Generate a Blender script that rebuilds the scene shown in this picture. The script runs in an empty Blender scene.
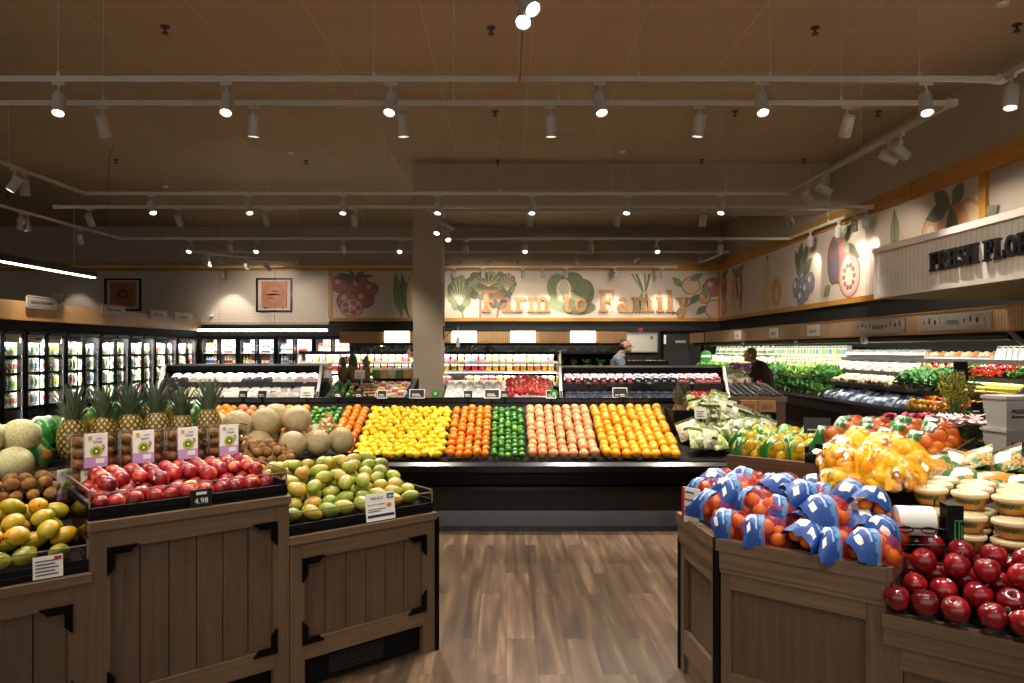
KSPOT, KCASE, EXPO = 195, 18, 1.0
import bpy, math, random
from mathutils import Vector, Matrix, Euler
R = random.Random(11)
COL = bpy.context.scene.collection
EYE, FPX, VX, VY = 1.65, 720.0, 506.0, 350.0
PI = math.pi
def at(px, py, Y):
    return Vector(((px - VX) * Y / FPX, Y, EYE - (py - VY) * Y / FPX))
def zat(py, Y): return EYE - (py - VY) * Y / FPX
def xat(px, Y): return (px - VX) * Y / FPX
ORD = ['first','second','third','fourth','fifth','sixth','seventh','eighth','ninth','tenth','eleventh','twelfth','thirteenth',
       'fourteenth','fifteenth','sixteenth','seventeenth','eighteenth','nineteenth','twentieth','twenty-first','twenty-second','twenty-third',
       'twenty-fourth','twenty-fifth','twenty-sixth','twenty-seventh','twenty-eighth','twenty-ninth','thirtieth']
def od(i): 
    if i < len(ORD): return ORD[i]
    if i > 98: return '%dth' % (i+1)
    t = {3:'thirty',4:'forty',5:'fifty',6:'sixty',7:'seventy',8:'eighty',9:'ninety'}[(i+1)//10]
    u = (i+1) % 10
    return (t + '-' + ORD[u-1]) if u else {40:'fortieth',50:'fiftieth',60:'sixtieth',70:'seventieth',80:'eightieth',90:'ninetieth'}[i+1]
# ---------------------------------------------------------------- materials
def lin(c):
    if isinstance(c, str):
        c = tuple(int(c[i:i+2], 16) for i in (0, 2, 4))
    return tuple((x/255/12.92 if x/255 <= .04045 else ((x/255+.055)/1.055)**2.4) for x in c[:3]) + (1.0,)
MC = {}
def newmat(name):
    m = bpy.data.materials.new(name); m.use_nodes = True
    nt = m.node_tree; nt.nodes.clear()
    out = nt.nodes.new('ShaderNodeOutputMaterial')
    b = nt.nodes.new('ShaderNodeBsdfPrincipled')
    nt.links.new(b.outputs[0], out.inputs[0])
    return m, nt, b, out
def N(nt, t, **k):
    n = nt.nodes.new(t)
    for a, v in k.items():
        if a[0] == '_': n.inputs[int(a[1:])].default_value = v
        else: setattr(n, a, v)
    return n
def ramp(nt, stops, interp='LINEAR'):
    r = nt.nodes.new('ShaderNodeValToRGB'); r.color_ramp.interpolation = interp
    els = r.color_ramp.elements
    while len(els) < len(stops): els.new(.5)
    for e, (p, c) in zip(els, stops): e.position = p; e.color = lin(c)
    return r
def pm(name, col, rough=.5, metal=0, var=.12, scale=8, spec=.5, bump=0, bscale=60, rnd=0.0, coat=0):
    """plain coloured surface with a little noise in tone"""
    if name in MC: return MC[name]
    m, nt, b, out = newmat(name); c = lin(col)
    tc = N(nt, 'ShaderNodeTexCoord'); no = N(nt, 'ShaderNodeTexNoise')
    no.inputs['Scale'].default_value = scale; no.inputs['Detail'].default_value = 3
    nt.links.new(tc.outputs['Object'], no.inputs['Vector'])
    mx = N(nt, 'ShaderNodeMix', data_type='RGBA')
    mx.inputs[6].default_value = tuple(x*(1-var) for x in c[:3]) + (1,)
    mx.inputs[7].default_value = tuple(min(1, x*(1+var)) for x in c[:3]) + (1,)
    nt.links.new(no.outputs[0], mx.inputs[0])
    src = mx.outputs[2]
    if rnd:
        oi = N(nt, 'ShaderNodeObjectInfo'); mr = N(nt, 'ShaderNodeMapRange')
        mr.inputs[3].default_value = 1 - rnd; mr.inputs[4].default_value = 1 + rnd
        nt.links.new(oi.outputs['Random'], mr.inputs[0])
        hv = N(nt, 'ShaderNodeHueSaturation'); nt.links.new(mr.outputs[0], hv.inputs['Value']); nt.links.new(src, hv.inputs['Color']); src = hv.outputs[0]
    nt.links.new(src, b.inputs['Base Color'])
    b.inputs['Roughness'].default_value = rough; b.inputs['Metallic'].default_value = metal
    b.inputs['Specular IOR Level'].default_value = spec
    b.inputs['Coat Weight'].default_value = coat
    if bump:
        n2 = N(nt, 'ShaderNodeTexNoise'); n2.inputs['Scale'].default_value = bscale
        nt.links.new(tc.outputs['Object'], n2.inputs['Vector'])
        bp = N(nt, 'ShaderNodeBump'); bp.inputs['Strength'].default_value = bump; bp.inputs['Distance'].default_value = .01
        nt.links.new(n2.outputs[0], bp.inputs['Height']); nt.links.new(bp.outputs[0], b.inputs['Normal'])
    MC[name] = m; return m
def fm(name, stops, scale=9, rough=.35, bump=.1, bscale=220, coat=0, lo=.3, hi=.7, spec=.5, detail=2):
    """fruit skin: blotches from 4-D noise, a different seed on every object"""
    if name in MC: return MC[name]
    m, nt, b, out = newmat(name)
    tc = N(nt, 'ShaderNodeTexCoord'); oi = N(nt, 'ShaderNodeObjectInfo')
    mu = N(nt, 'ShaderNodeMath', operation='MULTIPLY'); mu.inputs[1].default_value = 37.0
    nt.links.new(oi.outputs['Random'], mu.inputs[0])
    no = N(nt, 'ShaderNodeTexNoise', noise_dimensions='4D'); no.inputs['Scale'].default_value = scale; no.inputs['Detail'].default_value = detail
    nt.links.new(tc.outputs['Object'], no.inputs['Vector']); nt.links.new(mu.outputs[0], no.inputs['W'])
    mr = N(nt, 'ShaderNodeMapRange'); mr.inputs[1].default_value = lo; mr.inputs[2].default_value = hi
    nt.links.new(no.outputs[0], mr.inputs[0])
    r = ramp(nt, stops); nt.links.new(mr.outputs[0], r.inputs[0]); nt.links.new(r.outputs[0], b.inputs['Base Color'])
    b.inputs['Roughness'].default_value = rough; b.inputs['Coat Weight'].default_value = coat; b.inputs['Specular IOR Level'].default_value = spec
    if bump:
        n2 = N(nt, 'ShaderNodeTexNoise'); n2.inputs['Scale'].default_value = bscale
        nt.links.new(tc.outputs['Object'], n2.inputs['Vector'])
        bp = N(nt, 'ShaderNodeBump'); bp.inputs['Strength'].default_value = bump; bp.inputs['Distance'].default_value = .004
        nt.links.new(n2.outputs[0], bp.inputs['Height']); nt.links.new(bp.outputs[0], b.inputs['Normal'])
    MC[name] = m; return m
def em(name, col, strength):
    if name in MC: return MC[name]
    m = bpy.data.materials.new(name); m.use_nodes = True; nt = m.node_tree; nt.nodes.clear()
    out = nt.nodes.new('ShaderNodeOutputMaterial'); e = nt.nodes.new('ShaderNodeEmission')
    e.inputs[0].default_value = lin(col); e.inputs[1].default_value = strength
    nt.links.new(e.outputs[0], out.inputs[0]); MC[name] = m; return m
def glass(name, tint='ffffff', alpha=.1, rough=.05):
    """thin clear sheet: mostly transparent with a gloss"""
    if name in MC: return MC[name]
    m = bpy.data.materials.new(name); m.use_nodes = True; nt = m.node_tree; nt.nodes.clear()
    out = nt.nodes.new('ShaderNodeOutputMaterial'); t = nt.nodes.new('ShaderNodeBsdfTransparent'); g = nt.nodes.new('ShaderNodeBsdfGlossy')
    t.inputs[0].default_value = lin(tint); g.inputs['Roughness'].default_value = rough
    lw = nt.nodes.new('ShaderNodeLayerWeight'); lw.inputs[0].default_value = .25
    no = nt.nodes.new('ShaderNodeTexNoise'); no.inputs['Scale'].default_value = 6
    ad = N(nt, 'ShaderNodeMath', operation='MULTIPLY_ADD'); ad.inputs[1].default_value = .22; ad.inputs[2].default_value = alpha*.6
    m2 = N(nt, 'ShaderNodeMath', operation='MULTIPLY_ADD'); m2.inputs[1].default_value = alpha*.5
    nt.links.new(no.outputs[0], m2.inputs[0]); nt.links.new(lw.outputs[1], ad.inputs[0]); nt.links.new(ad.outputs[0], m2.inputs[2])
    mx = nt.nodes.new('ShaderNodeMixShader'); nt.links.new(m2.outputs[0], mx.inputs[0])
    nt.links.new(t.outputs[0], mx.inputs[1]); nt.links.new(g.outputs[0], mx.inputs[2]); nt.links.new(mx.outputs[0], out.inputs[0])
    MC[name] = m; return m
def netmat(name, col, scale=130, cover=.35):
    """plastic net: two crossed stripes of thread, open between"""
    if name in MC: return MC[name]
    m, nt, b, out = newmat(name)
    b.inputs['Base Color'].default_value = lin(col); b.inputs['Roughness'].default_value = .35
    tc = N(nt, 'ShaderNodeTexCoord')
    outs = []
    for k, ang in enumerate((.8, -.8)):
        mp = N(nt, 'ShaderNodeMapping'); mp.inputs['Rotation'].default_value = (0.3, .2, ang)
        nt.links.new(tc.outputs['Object'], mp.inputs[0])
        w = N(nt, 'ShaderNodeTexWave'); w.inputs['Scale'].default_value = scale; w.inputs['Distortion'].default_value = .6
        nt.links.new(mp.outputs[0], w.inputs[0])
        g = N(nt, 'ShaderNodeMath', operation='GREATER_THAN'); g.inputs[1].default_value = 1 - cover*.55
        nt.links.new(w.outputs['Fac'], g.inputs[0]); outs.append(g)
    mxm = N(nt, 'ShaderNodeMath', operation='MAXIMUM'); nt.links.new(outs[0].outputs[0], mxm.inputs[0]); nt.links.new(outs[1].outputs[0], mxm.inputs[1])
    t = N(nt, 'ShaderNodeBsdfTransparent'); mx = N(nt, 'ShaderNodeMixShader')
    nt.links.new(mxm.outputs[0], mx.inputs[0]); nt.links.new(t.outputs[0], mx.inputs[1]); nt.links.new(b.outputs[0], mx.inputs[2])
    nt.links.new(mx.outputs[0], out.inputs[0]); MC[name] = m; return m
def woodmat(name, c1, c2, axis='Z', scale=1.0, rough=.5, plank=0, grain=30):
    """wood: stretched noise along one axis"""
    if name in MC: return MC[name]
    m, nt, b, out = newmat(name)
    tc = N(nt, 'ShaderNodeTexCoord'); mp = N(nt, 'ShaderNodeMapping')
    s = [grain, grain, grain]; s['XYZ'.index(axis)] = 1.2
    mp.inputs['Scale'].default_value = [x*scale for x in s]
    nt.links.new(tc.outputs['Object'], mp.inputs[0])
    no = N(nt, 'ShaderNodeTexNoise'); no.inputs['Scale'].default_value = 1.6; no.inputs['Detail'].default_value = 5; no.inputs['Roughness'].default_value = .65
    nt.links.new(mp.outputs[0], no.inputs['Vector'])
    mr = N(nt, 'ShaderNodeMapRange'); mr.inputs[1].default_value = .3; mr.inputs[2].default_value = .7
    nt.links.new(no.outputs[0], mr.inputs[0])
    r = ramp(nt, [(0, c1), (1, c2)]); nt.links.new(mr.outputs[0], r.inputs[0]); nt.links.new(r.outputs[0], b.inputs['Base Color'])
    b.inputs['Roughness'].default_value = rough
    bp = N(nt, 'ShaderNodeBump'); bp.inputs['Strength'].default_value = .12; bp.inputs['Distance'].default_value = .003
    nt.links.new(no.outputs[0], bp.inputs['Height']); nt.links.new(bp.outputs[0], b.inputs['Normal'])
    MC[name] = m; return m
# ---------------------------------------------------------------- mesh builder
class MB:
    def __init__(s): s.v = []; s.f = []; s.m = []; s.s = []
    def add(s, vs, fs, mi=0, sm=False, M=None):
        o = len(s.v)
        s.v += [tuple(M @ Vector(p)) for p in vs] if M is not None else [tuple(p) for p in vs]
        for i, f in enumerate(fs):
            s.f.append([o + k for k in f]); s.m.append(mi[i] if isinstance(mi, list) else mi); s.s.append(sm)
        return s
    def box(s, x0, x1, y0, y1, z0, z1, mi=0, M=None):
        vs = [(x0,y0,z0),(x1,y0,z0),(x1,y1,z0),(x0,y1,z0),(x0,y0,z1),(x1,y0,z1),(x1,y1,z1),(x0,y1,z1)]
        return s.add(vs, [(0,3,2,1),(4,5,6,7),(0,1,5,4),(1,2,6,5),(2,3,7,6),(3,0,4,7)], mi, False, M)
    def cyl(s, p0, p1, r0, r1=None, n=12, mi=0, caps=True, sm=True, M=None, cmi=None):
        r1 = r0 if r1 is None else r1
        p0, p1 = Vector(p0), Vector(p1); d = (p1 - p0)
        q = d.to_track_quat('Z', 'Y') if d.length > 1e-9 else Euler((0,0,0)).to_quaternion()
        vs = []
        for p, r in ((p0, r0), (p1, r1)):
            for i in range(n):
                a = 2*PI*i/n; vs.append(p + q @ Vector((r*math.cos(a), r*math.sin(a), 0)))
        s.add(vs, [(i, (i+1) % n, n+(i+1) % n, n+i) for i in range(n)], mi, sm, M)
        if caps:
            c = mi if cmi is None else cmi
            s.add(vs[:n], [tuple(range(n-1, -1, -1))], c, False, M); s.add(vs[n:], [tuple(range(n))], c, False, M)
        return s
    def tube(s, pts, r, n=6, mi=0, M=None, sm=True):
        pts = [Vector(p) for p in pts]; k = len(pts); vs = []
        for j, p in enumerate(pts):
            d = pts[min(j+1, k-1)] - pts[max(j-1, 0)]
            q = d.to_track_quat('Z', 'Y'); rr = r[j] if isinstance(r, (list, tuple)) else r
            for i in range(n):
                a = 2*PI*i/n; vs.append(p + q @ Vector((rr*math.cos(a), rr*math.sin(a), 0)))
        fs = [(j*n+i, j*n+(i+1) % n, (j+1)*n+(i+1) % n, (j+1)*n+i) for j in range(k-1) for i in range(n)]
        s.add(vs, fs, mi, sm, M)
        s.add(vs[:n], [tuple(range(n-1, -1, -1))], mi, False, M); s.add(vs[-n:], [tuple(range(n))], mi, False, M)
        return s
    def lathe(s, prof, n=16, mi=0, M=None, sm=True, fn=None):
        vs = []; fs = []
        for j, (r, z) in enumerate(prof):
            for i in range(n):
                a = 2*PI*i/n; p = Vector((r*math.cos(a), r*math.sin(a), z)); vs.append(fn(p, a, j) if fn else p)
        k = len(prof)
        fs = [(j*n+i, j*n+(i+1) % n, (j+1)*n+(i+1) % n, (j+1)*n+i) for j in range(k-1) for i in range(n)]
        if isinstance(mi, list): mi2 = [mi[j] for j in range(k-1) for i in range(n)]
        else: mi2 = mi
        s.add(vs, fs, mi2, sm, M)
        if prof[0][0] > 1e-6 and prof[0] != prof[-1]: s.add(vs[:n], [tuple(range(n-1, -1, -1))], mi2[0] if isinstance(mi2, list) else mi2, False, M)
        if prof[-1][0] > 1e-6 and prof[0] != prof[-1]: s.add(vs[-n:], [tuple(range(n))], mi2[-1] if isinstance(mi2, list) else mi2, False, M)
        return s
    def ball(s, c, r, nu=16, nv=10, mi=0, M=None, fn=None):
        c = Vector(c); r = (r, r, r) if not isinstance(r, (tuple, list)) else r
        vs = []
        for j in range(nv+1):
            t = PI*j/nv - PI/2
            for i in range(nu):
                a = 2*PI*i/nu; p = Vector((math.cos(t)*math.cos(a), math.cos(t)*math.sin(a), math.sin(t)))
                if fn: p = fn(p)
                vs.append(c + Vector((p.x*r[0], p.y*r[1], p.z*r[2])))
        return s.add(vs, [(j*nu+i, j*nu+(i+1) % nu, (j+1)*nu+(i+1) % nu, (j+1)*nu+i) for j in range(nv) for i in range(nu)], mi, True, M)
    def prism(s, poly, z0, z1, mi=0, M=None):
        n = len(poly); vs = [(x, y, z0) for x, y in poly] + [(x, y, z1) for x, y in poly]
        fs = [tuple(range(n-1, -1, -1)), tuple(range(n, 2*n))] + [(i, (i+1) % n, n+(i+1) % n, n+i) for i in range(n)]
        return s.add(vs, fs, mi, False, M)
    def extx(s, poly, x0, x1, mi=0, M=None):
        """polygon given in (y,z), extruded along x"""
        n = len(poly); vs = [(x0, y, z) for y, z in poly] + [(x1, y, z) for y, z in poly]
        fs = [tuple(range(n-1, -1, -1)), tuple(range(n, 2*n))] + [(i, (i+1) % n, n+(i+1) % n, n+i) for i in range(n)]
        return s.add(vs, fs, mi, False, M)
    def sheet(s, fn, nu, nv, mi=0, sm=True, M=None, mfn=None):
        vs = [fn(i/nu, j/nv) for j in range(nv+1) for i in range(nu+1)]
        w = nu+1
        fs = [(j*w+i, j*w+i+1, (j+1)*w+i+1, (j+1)*w+i) for j in range(nv) for i in range(nu)]
        mm = [mfn(i, j) for j in range(nv) for i in range(nu)] if mfn else mi
        return s.add(vs, fs, mm, sm, M)
    def mesh(s, name, mats):
        me = bpy.data.meshes.new(name); me.from_pydata(s.v, [], s.f)
        for m in (mats if isinstance(mats, (list, tuple)) else [mats]): me.materials.append(m)
        me.polygons.foreach_set('material_index', s.m); me.polygons.foreach_set('use_smooth', s.s)
        me.update(); me.validate(); return me
KIDS = {}
def ob(name, mesh, parent=None, loc=(0,0,0), rot=(0,0,0), sc=(1,1,1), label=None, cat=None, group=None, kind=None):
    o = bpy.data.objects.new(name, mesh); COL.objects.link(o)
    o.location = loc; o.rotation_euler = rot; o.scale = sc if isinstance(sc, (tuple, list)) else (sc, sc, sc)
    if parent is not None:
        o.parent = parent; KIDS.setdefault(parent.name, []).append(o)
    if label: o['label'] = label
    if cat: o['category'] = cat
    if group: o['group'] = group
    if kind: o['kind'] = kind
    return o
def mk(name, mb, mats, parent=None, **k): return ob(name, mb.mesh(name, mats), parent, **k)
def struct(name, mb, mats, **k): return mk(name, mb, mats, kind='structure', **k)
def empty(name, loc=(0,0,0), rotz=0, label=None, cat=None, group=None, rot=None):
    return ob(name, None, None, loc, rot or (0,0,rotz), label=label, cat=cat, group=group)
def dup(r, loc, rot, label=None, group=None, sc=None):
    c = r.copy(); COL.objects.link(c); c.location = loc; c.rotation_euler = rot
    if sc: c.scale = (sc, sc, sc)
    if label: c['label'] = label
    if group: c['group'] = group
    for ch in KIDS.get(r.name, []):
        d = ch.copy(); COL.objects.link(d); d.parent = c; KIDS.setdefault(c.name, []).append(d)
        for g in KIDS.get(ch.name, []):
            e = g.copy(); COL.objects.link(e); e.parent = d; KIDS.setdefault(d.name, []).append(e)
    return c
USED = set()
def inst(proto, loc, rot, label=None, group=None, sc=None):
    """first use moves the built thing itself, later ones copy it"""
    if proto.name not in USED:
        USED.add(proto.name); proto.location = loc; proto.rotation_euler = rot
        if sc: proto.scale = (sc, sc, sc)
        if label: proto['label'] = label
        if group: proto['group'] = group
        return proto
    return dup(proto, loc, rot, label, group, sc)
_TXT = {}
def text_mb(mb, s, size, M, mi=0, ext=.002, align='CENTER', bold=0):
    cu = bpy.data.curves.new('lettering', 'FONT'); cu.body = s; cu.size = size; cu.extrude = ext; cu.align_x = align; cu.offset = bold
    cu.resolution_u = 3
    o = bpy.data.objects.new('lettering', cu)
    me = bpy.data.meshes.new_from_object(o)
    mb.add([v.co.copy() for v in me.vertices], [tuple(p.vertices) for p in me.polygons], mi, False, M)
    bpy.data.objects.remove(o); bpy.data.meshes.remove(me); bpy.data.curves.remove(cu)
    return mb
def T(loc=(0,0,0), rz=0, rx=0, ry=0): return Matrix.Translation(loc) @ Euler((rx, ry, rz)).to_matrix().to_4x4()
UP = T(rx=PI/2)           # a drawing in x,y stands up facing -y
# ---------------------------------------------------------------- common materials
BLACK = pm('black_metal', '040405', .3, var=.2, spec=.18)
MATTE = pm('black_matte', '080808', .7, var=.2, spec=.2)
RAIL = pm('black_rail', '0c0c0e', .2, var=.1, spec=.6)
STEEL = pm('brushed_steel', '8a8d92', .3, metal=.9, var=.1, scale=30)
GREYL = pm('track_paint', 'b4aea4', .45, var=.06)
HOUS = pm('lamp_housing', 'a6a19a', .4, metal=0, var=.06)
WHITE = pm('white_plastic', 'e8e6e0', .45, var=.04)
CARD = pm('white_card', 'f1efe9', .6, var=.03)
INK = pm('black_ink', '161616', .6)
NAVY = pm('navy_ink', '1d2c50', .6)
TAUPE = pm('taupe_paint', 'a39584', .8, var=.04, scale=3)
COLM = pm('column_paint', 'a39482', .8, var=.05, scale=40)
BLKWALL = pm('black_wall_paint', '171514', .8, var=.1)
TRIMW = woodmat('honey_wood', 'a06a1e', 'c08a34', 'X', .4, .5)
TRIMY = woodmat('honey_wood_long', 'a06a1e', 'c08a34', 'Y', .4, .5)
FASC = woodmat('fascia_wood', 'b58a58', 'd0a878', 'Z', 1, .55, grain=14)
BINW = woodmat('bin_wood', '574433', '6f5843', 'Z', 1, .5, grain=34)
BINH = woodmat('bin_wood_rail', '5e4937', '775f49', 'X', 1, .45, grain=34)
BIND = woodmat('bin_plank', '4d3b2c', '624c38', 'Z', 1, .55, grain=28)
KRAFT = pm('kraft_card', 'a8794a', .8, var=.08)
ACRYL = glass('clear_acrylic', 'faf8f4', .05)
CLEAR = glass('clear_plastic', 'ffffff', .08, .12)
DOORG = glass('door_glass', 'fbfcfc', .0, .03)
LEDM = em('lamp_lens_glow', 'fffaf0', 8)
TUBE = em('tube_glow', 'fff6e8', 6)
LITSIGN = em('lit_sign_glow', 'fff4e2', 2.6)
def floormat():
    m, nt, b, out = newmat('plank_floor')
    tc = N(nt, 'ShaderNodeTexCoord'); mp = N(nt, 'ShaderNodeMapping'); mp.inputs['Rotation'].default_value = (0, 0, PI/2)
    nt.links.new(tc.outputs['Object'], mp.inputs[0])
    br = N(nt, 'ShaderNodeTexBrick'); br.offset = .37; br.inputs['Scale'].default_value = 1
    br.inputs['Brick Width'].default_value = 1.22; br.inputs['Row Height'].default_value = .165; br.inputs['Mortar Size'].default_value = .0018
    br.inputs['Color1'].default_value = (0,0,0,1); br.inputs['Color2'].default_value = (1,1,1,1); br.inputs['Mortar'].default_value = (.3,.3,.3,1)
    nt.links.new(mp.outputs[0], br.inputs[0])
    # grain along the plank, shifted plank by plank
    m2 = N(nt, 'ShaderNodeMapping'); m2.inputs['Scale'].default_value = (14, 1.1, 1); nt.links.new(tc.outputs['Object'], m2.inputs[0])
    mu = N(nt, 'ShaderNodeMath', operation='MULTIPLY'); mu.inputs[1].default_value = 23; nt.links.new(br.outputs[0], mu.inputs[0])
    no = N(nt, 'ShaderNodeTexNoise', noise_dimensions='4D'); no.inputs['Scale'].default_value = 1.0; no.inputs['Detail'].default_value = 5; no.inputs['Distortion'].default_value = .8
    nt.links.new(m2.outputs[0], no.inputs['Vector']); nt.links.new(mu.outputs[0], no.inputs['W'])
    r = ramp(nt, [(.28, '30231a'), (.45, '4c3a29'), (.58, '5b4835'), (.68, '725c44')]); nt.links.new(no.outputs[0], r.inputs[0])
    hv = N(nt, 'ShaderNodeHueSaturation'); nt.links.new(r.outputs[0], hv.inputs['Color'])
    mr = N(nt, 'ShaderNodeMapRange'); mr.inputs[3].default_value = .68; mr.inputs[4].default_value = 1.15; nt.links.new(br.outputs[0], mr.inputs[0]); nt.links.new(mr.outputs[0], hv.inputs['Value'])
    mx = N(nt, 'ShaderNodeMix', data_type='RGBA'); nt.links.new(br.outputs['Fac'], mx.inputs[0]); nt.links.new(hv.outputs[0], mx.inputs[6]); mx.inputs[7].default_value = lin('3a2818')
    nt.links.new(mx.outputs[2], b.inputs['Base Color']); b.inputs['Roughness'].default_value = .42
    return m
def ceilmat():
    m, nt, b, out = newmat('acoustic_tile')
    tc = N(nt, 'ShaderNodeTexCoord'); mp = N(nt, 'ShaderNodeMapping'); mp.inputs['Location'].default_value = (.91, .28, 0)
    nt.links.new(tc.outputs['Object'], mp.inputs[0])
    br = N(nt, 'ShaderNodeTexBrick'); br.offset = 0; br.inputs['Scale'].default_value = 1
    br.inputs['Brick Width'].default_value = 1.22; br.inputs['Row Height'].default_value = .61; br.inputs['Mortar Size'].default_value = .009; br.inputs['Mortar Smooth'].default_value = .2
    br.inputs['Color1'].default_value = lin('c2ad92'); br.inputs['Color2'].default_value = lin('c8b398'); br.inputs['Mortar'].default_value = lin('d9c8ac')
    nt.links.new(mp.outputs[0], br.inputs[0])
    no = N(nt, 'ShaderNodeTexNoise'); no.inputs['Scale'].default_value = 90; no.inputs['Detail'].default_value = 2; nt.links.new(tc.outputs['Object'], no.inputs['Vector'])
    mx = N(nt, 'ShaderNodeMix', data_type='RGBA', blend_type='MULTIPLY'); mx.inputs[0].default_value = .5
    r = ramp(nt, [(.35, '9a9a9a'), (.6, 'ffffff')]); nt.links.new(no.outputs[0], r.inputs[0])
    nt.links.new(br.outputs[0], mx.inputs[6]); nt.links.new(r.outputs[0], mx.inputs[7]); nt.links.new(mx.outputs[2], b.inputs['Base Color'])
    bp = N(nt, 'ShaderNodeBump'); bp.inputs['Strength'].default_value = .5; bp.inputs['Distance'].default_value = .01; bp.invert = True
    nt.links.new(br.outputs['Fac'], bp.inputs['Height']); nt.links.new(bp.outputs[0], b.inputs['Normal'])
    b.inputs['Roughness'].default_value = .9; return m
def chevronmat():
    m, nt, b, out = newmat('chevron_panel')
    tc = N(nt, 'ShaderNodeTexCoord'); sp = N(nt, 'ShaderNodeSeparateXYZ'); nt.links.new(tc.outputs['Object'], sp.inputs[0])
    pp = N(nt, 'ShaderNodeMath', operation='PINGPONG'); pp.inputs[1].default_value = .11; nt.links.new(sp.outputs[0], pp.inputs[0])
    ad = N(nt, 'ShaderNodeMath', operation='ADD'); nt.links.new(pp.outputs[0], ad.inputs[0]); nt.links.new(sp.outputs[2], ad.inputs[1])
    dv = N(nt, 'ShaderNodeMath', operation='MULTIPLY'); dv.inputs[1].default_value = 1/.085; nt.links.new(ad.outputs[0], dv.inputs[0])
    fr = N(nt, 'ShaderNodeMath', operation='FRACT'); nt.links.new(dv.outputs[0], fr.inputs[0])
    r = ramp(nt, [(0, 'a39180'), (.2, 'a39180'), (.36, 'c2b2a0'), (.9, 'c8b8a6')]); nt.links.new(fr.outputs[0], r.inputs[0]); nt.links.new(r.outputs[0], b.inputs['Base Color'])
    b.inputs['Roughness'].default_value = .7; return m
def slatmat(name, axis, c1='8a6238', c2='c89c66', pitch=.05):
    m, nt, b, out = newmat(name)
    tc = N(nt, 'ShaderNodeTexCoord'); sp = N(nt, 'ShaderNodeSeparateXYZ'); nt.links.new(tc.outputs['Object'], sp.inputs[0])
    dv = N(nt, 'ShaderNodeMath', operation='MULTIPLY'); dv.inputs[1].default_value = 1/pitch; nt.links.new(sp.outputs['XYZ'.index(axis)], dv.inputs[0])
    fr = N(nt, 'ShaderNodeMath', operation='FRACT'); nt.links.new(dv.outputs[0], fr.inputs[0])
    no = N(nt, 'ShaderNodeTexNoise'); no.inputs['Scale'].default_value = 5; nt.links.new(tc.outputs['Object'], no.inputs['Vector'])
    r = ramp(nt, [(0, c1), (.18, c1), (.3, c2), (1, c2)]); nt.links.new(fr.outputs[0], r.inputs[0])
    mx = N(nt, 'ShaderNodeMix', data_type='RGBA', blend_type='MULTIPLY'); mx.inputs[0].default_value = .3
    nt.links.new(r.outputs[0], mx.inputs[6]); nt.links.new(no.outputs[0], mx.inputs[7]); nt.links.new(mx.outputs[2], b.inputs['Base Color'])
    b.inputs['Roughness'].default_value = .5; return m
FLOORM = floormat(); CEILM = ceilmat(); CHEV = chevronmat()
SLATX = slatmat('slat_wood_along_x', 'X'); SLATY = slatmat('slat_wood_along_y', 'Y')
BEADY = slatmat('bead_board_paint', 'Y', 'c4bcb2', 'd8d1c7', .07)
MURAL = pm('mural_paper', 'c9b7a3', .75, var=.05, scale=2)
# ---------------------------------------------------------------- setting
XW, YB, ZC = 6.35, 21.3, 5.3
struct('floor', MB().box(-16.2, 8.2, -5, 22, -.1, 0), FLOORM)
struct('ceiling', MB().box(-16.2, 8.2, -5, 22, ZC, ZC+.1), CEILM)
struct('wall_back', MB().box(-16, XW+.2, YB, YB+.15, 0, 2.5, 1).box(-16, XW+.2, YB, YB+.15, 2.5, ZC, 0), [TAUPE, BLKWALL])
struct('wall_right', MB().box(XW, XW+.15, -5, YB, 0, 2.5, 1).box(XW, XW+.15, -5, YB, 2.5, ZC, 0), [TAUPE, BLKWALL])


struct('wall_left', MB().box(-16.15, -16, -5, YB, 0, ZC), TAUPE)
# column and the dropped beam it carries
struct('column', MB().box(-1.82, -1.25, 14.1, 14.66, 0, ZC).box(-1.85, -1.22, 14.07, 14.69, 0, .12, 1).box(-1.265, -1.235, 14.085, 14.2, 0, 4.4, 2), [COLM, BLACK, pm('corner_guard', 'a99c8e', .5)])
struct('beam', MB().box(-1.25, XW, 14.1, 14.66, 4.38, ZC), TAUPE)
# honey coloured band above the panels
for k, (a, b_) in enumerate([(-16, -12.3), (-12.28, -8.66), (-8.64, -5.2), (-5.18, -1.5), (-1.48, 2.2), (2.22, XW-.06)]):
    struct('trim_%d' % (k+1), MB().box(a, b_, YB-.1, YB, 3.98, 4.24), TRIMW)
ys = [YB-.1, 18.2, 14.6, 11.1, 8.6, 6.2, 3.6, 0]
for k in range(len(ys)-1):
    struct('trim_%d' % (k+7), MB().box(XW-.1, XW, ys[k+1]+.01, ys[k]-.01, 3.98, 4.24), TRIMY)
struct('trim_14', MB().box(-5.2, XW-.03, YB-.09, YB, 2.5, 2.6), TRIMW)
struct('trim_15', MB().box(XW-.09, XW, 9.4, YB-.09, 2.5, 2.6), TRIMY)
struct('trim_16', MB().box(-5.24, -5.12, YB-.08, YB, 2.6, 3.98), TRIMW)
struct('trim_17', MB().box(XW-.08, XW, 9.42, 9.55, 2.6, 3.98), TRIMY)
struct('trim_18', MB().box(XW-.1, XW-.02, YB-.1, YB-.02, 2.6, 3.98), TRIMY)
struct('trim_19', MB().box(-16, -5.24, YB-.07, YB, 2.40, 2.47), pm('sill_paint', '9a8a78', .6))
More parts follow.
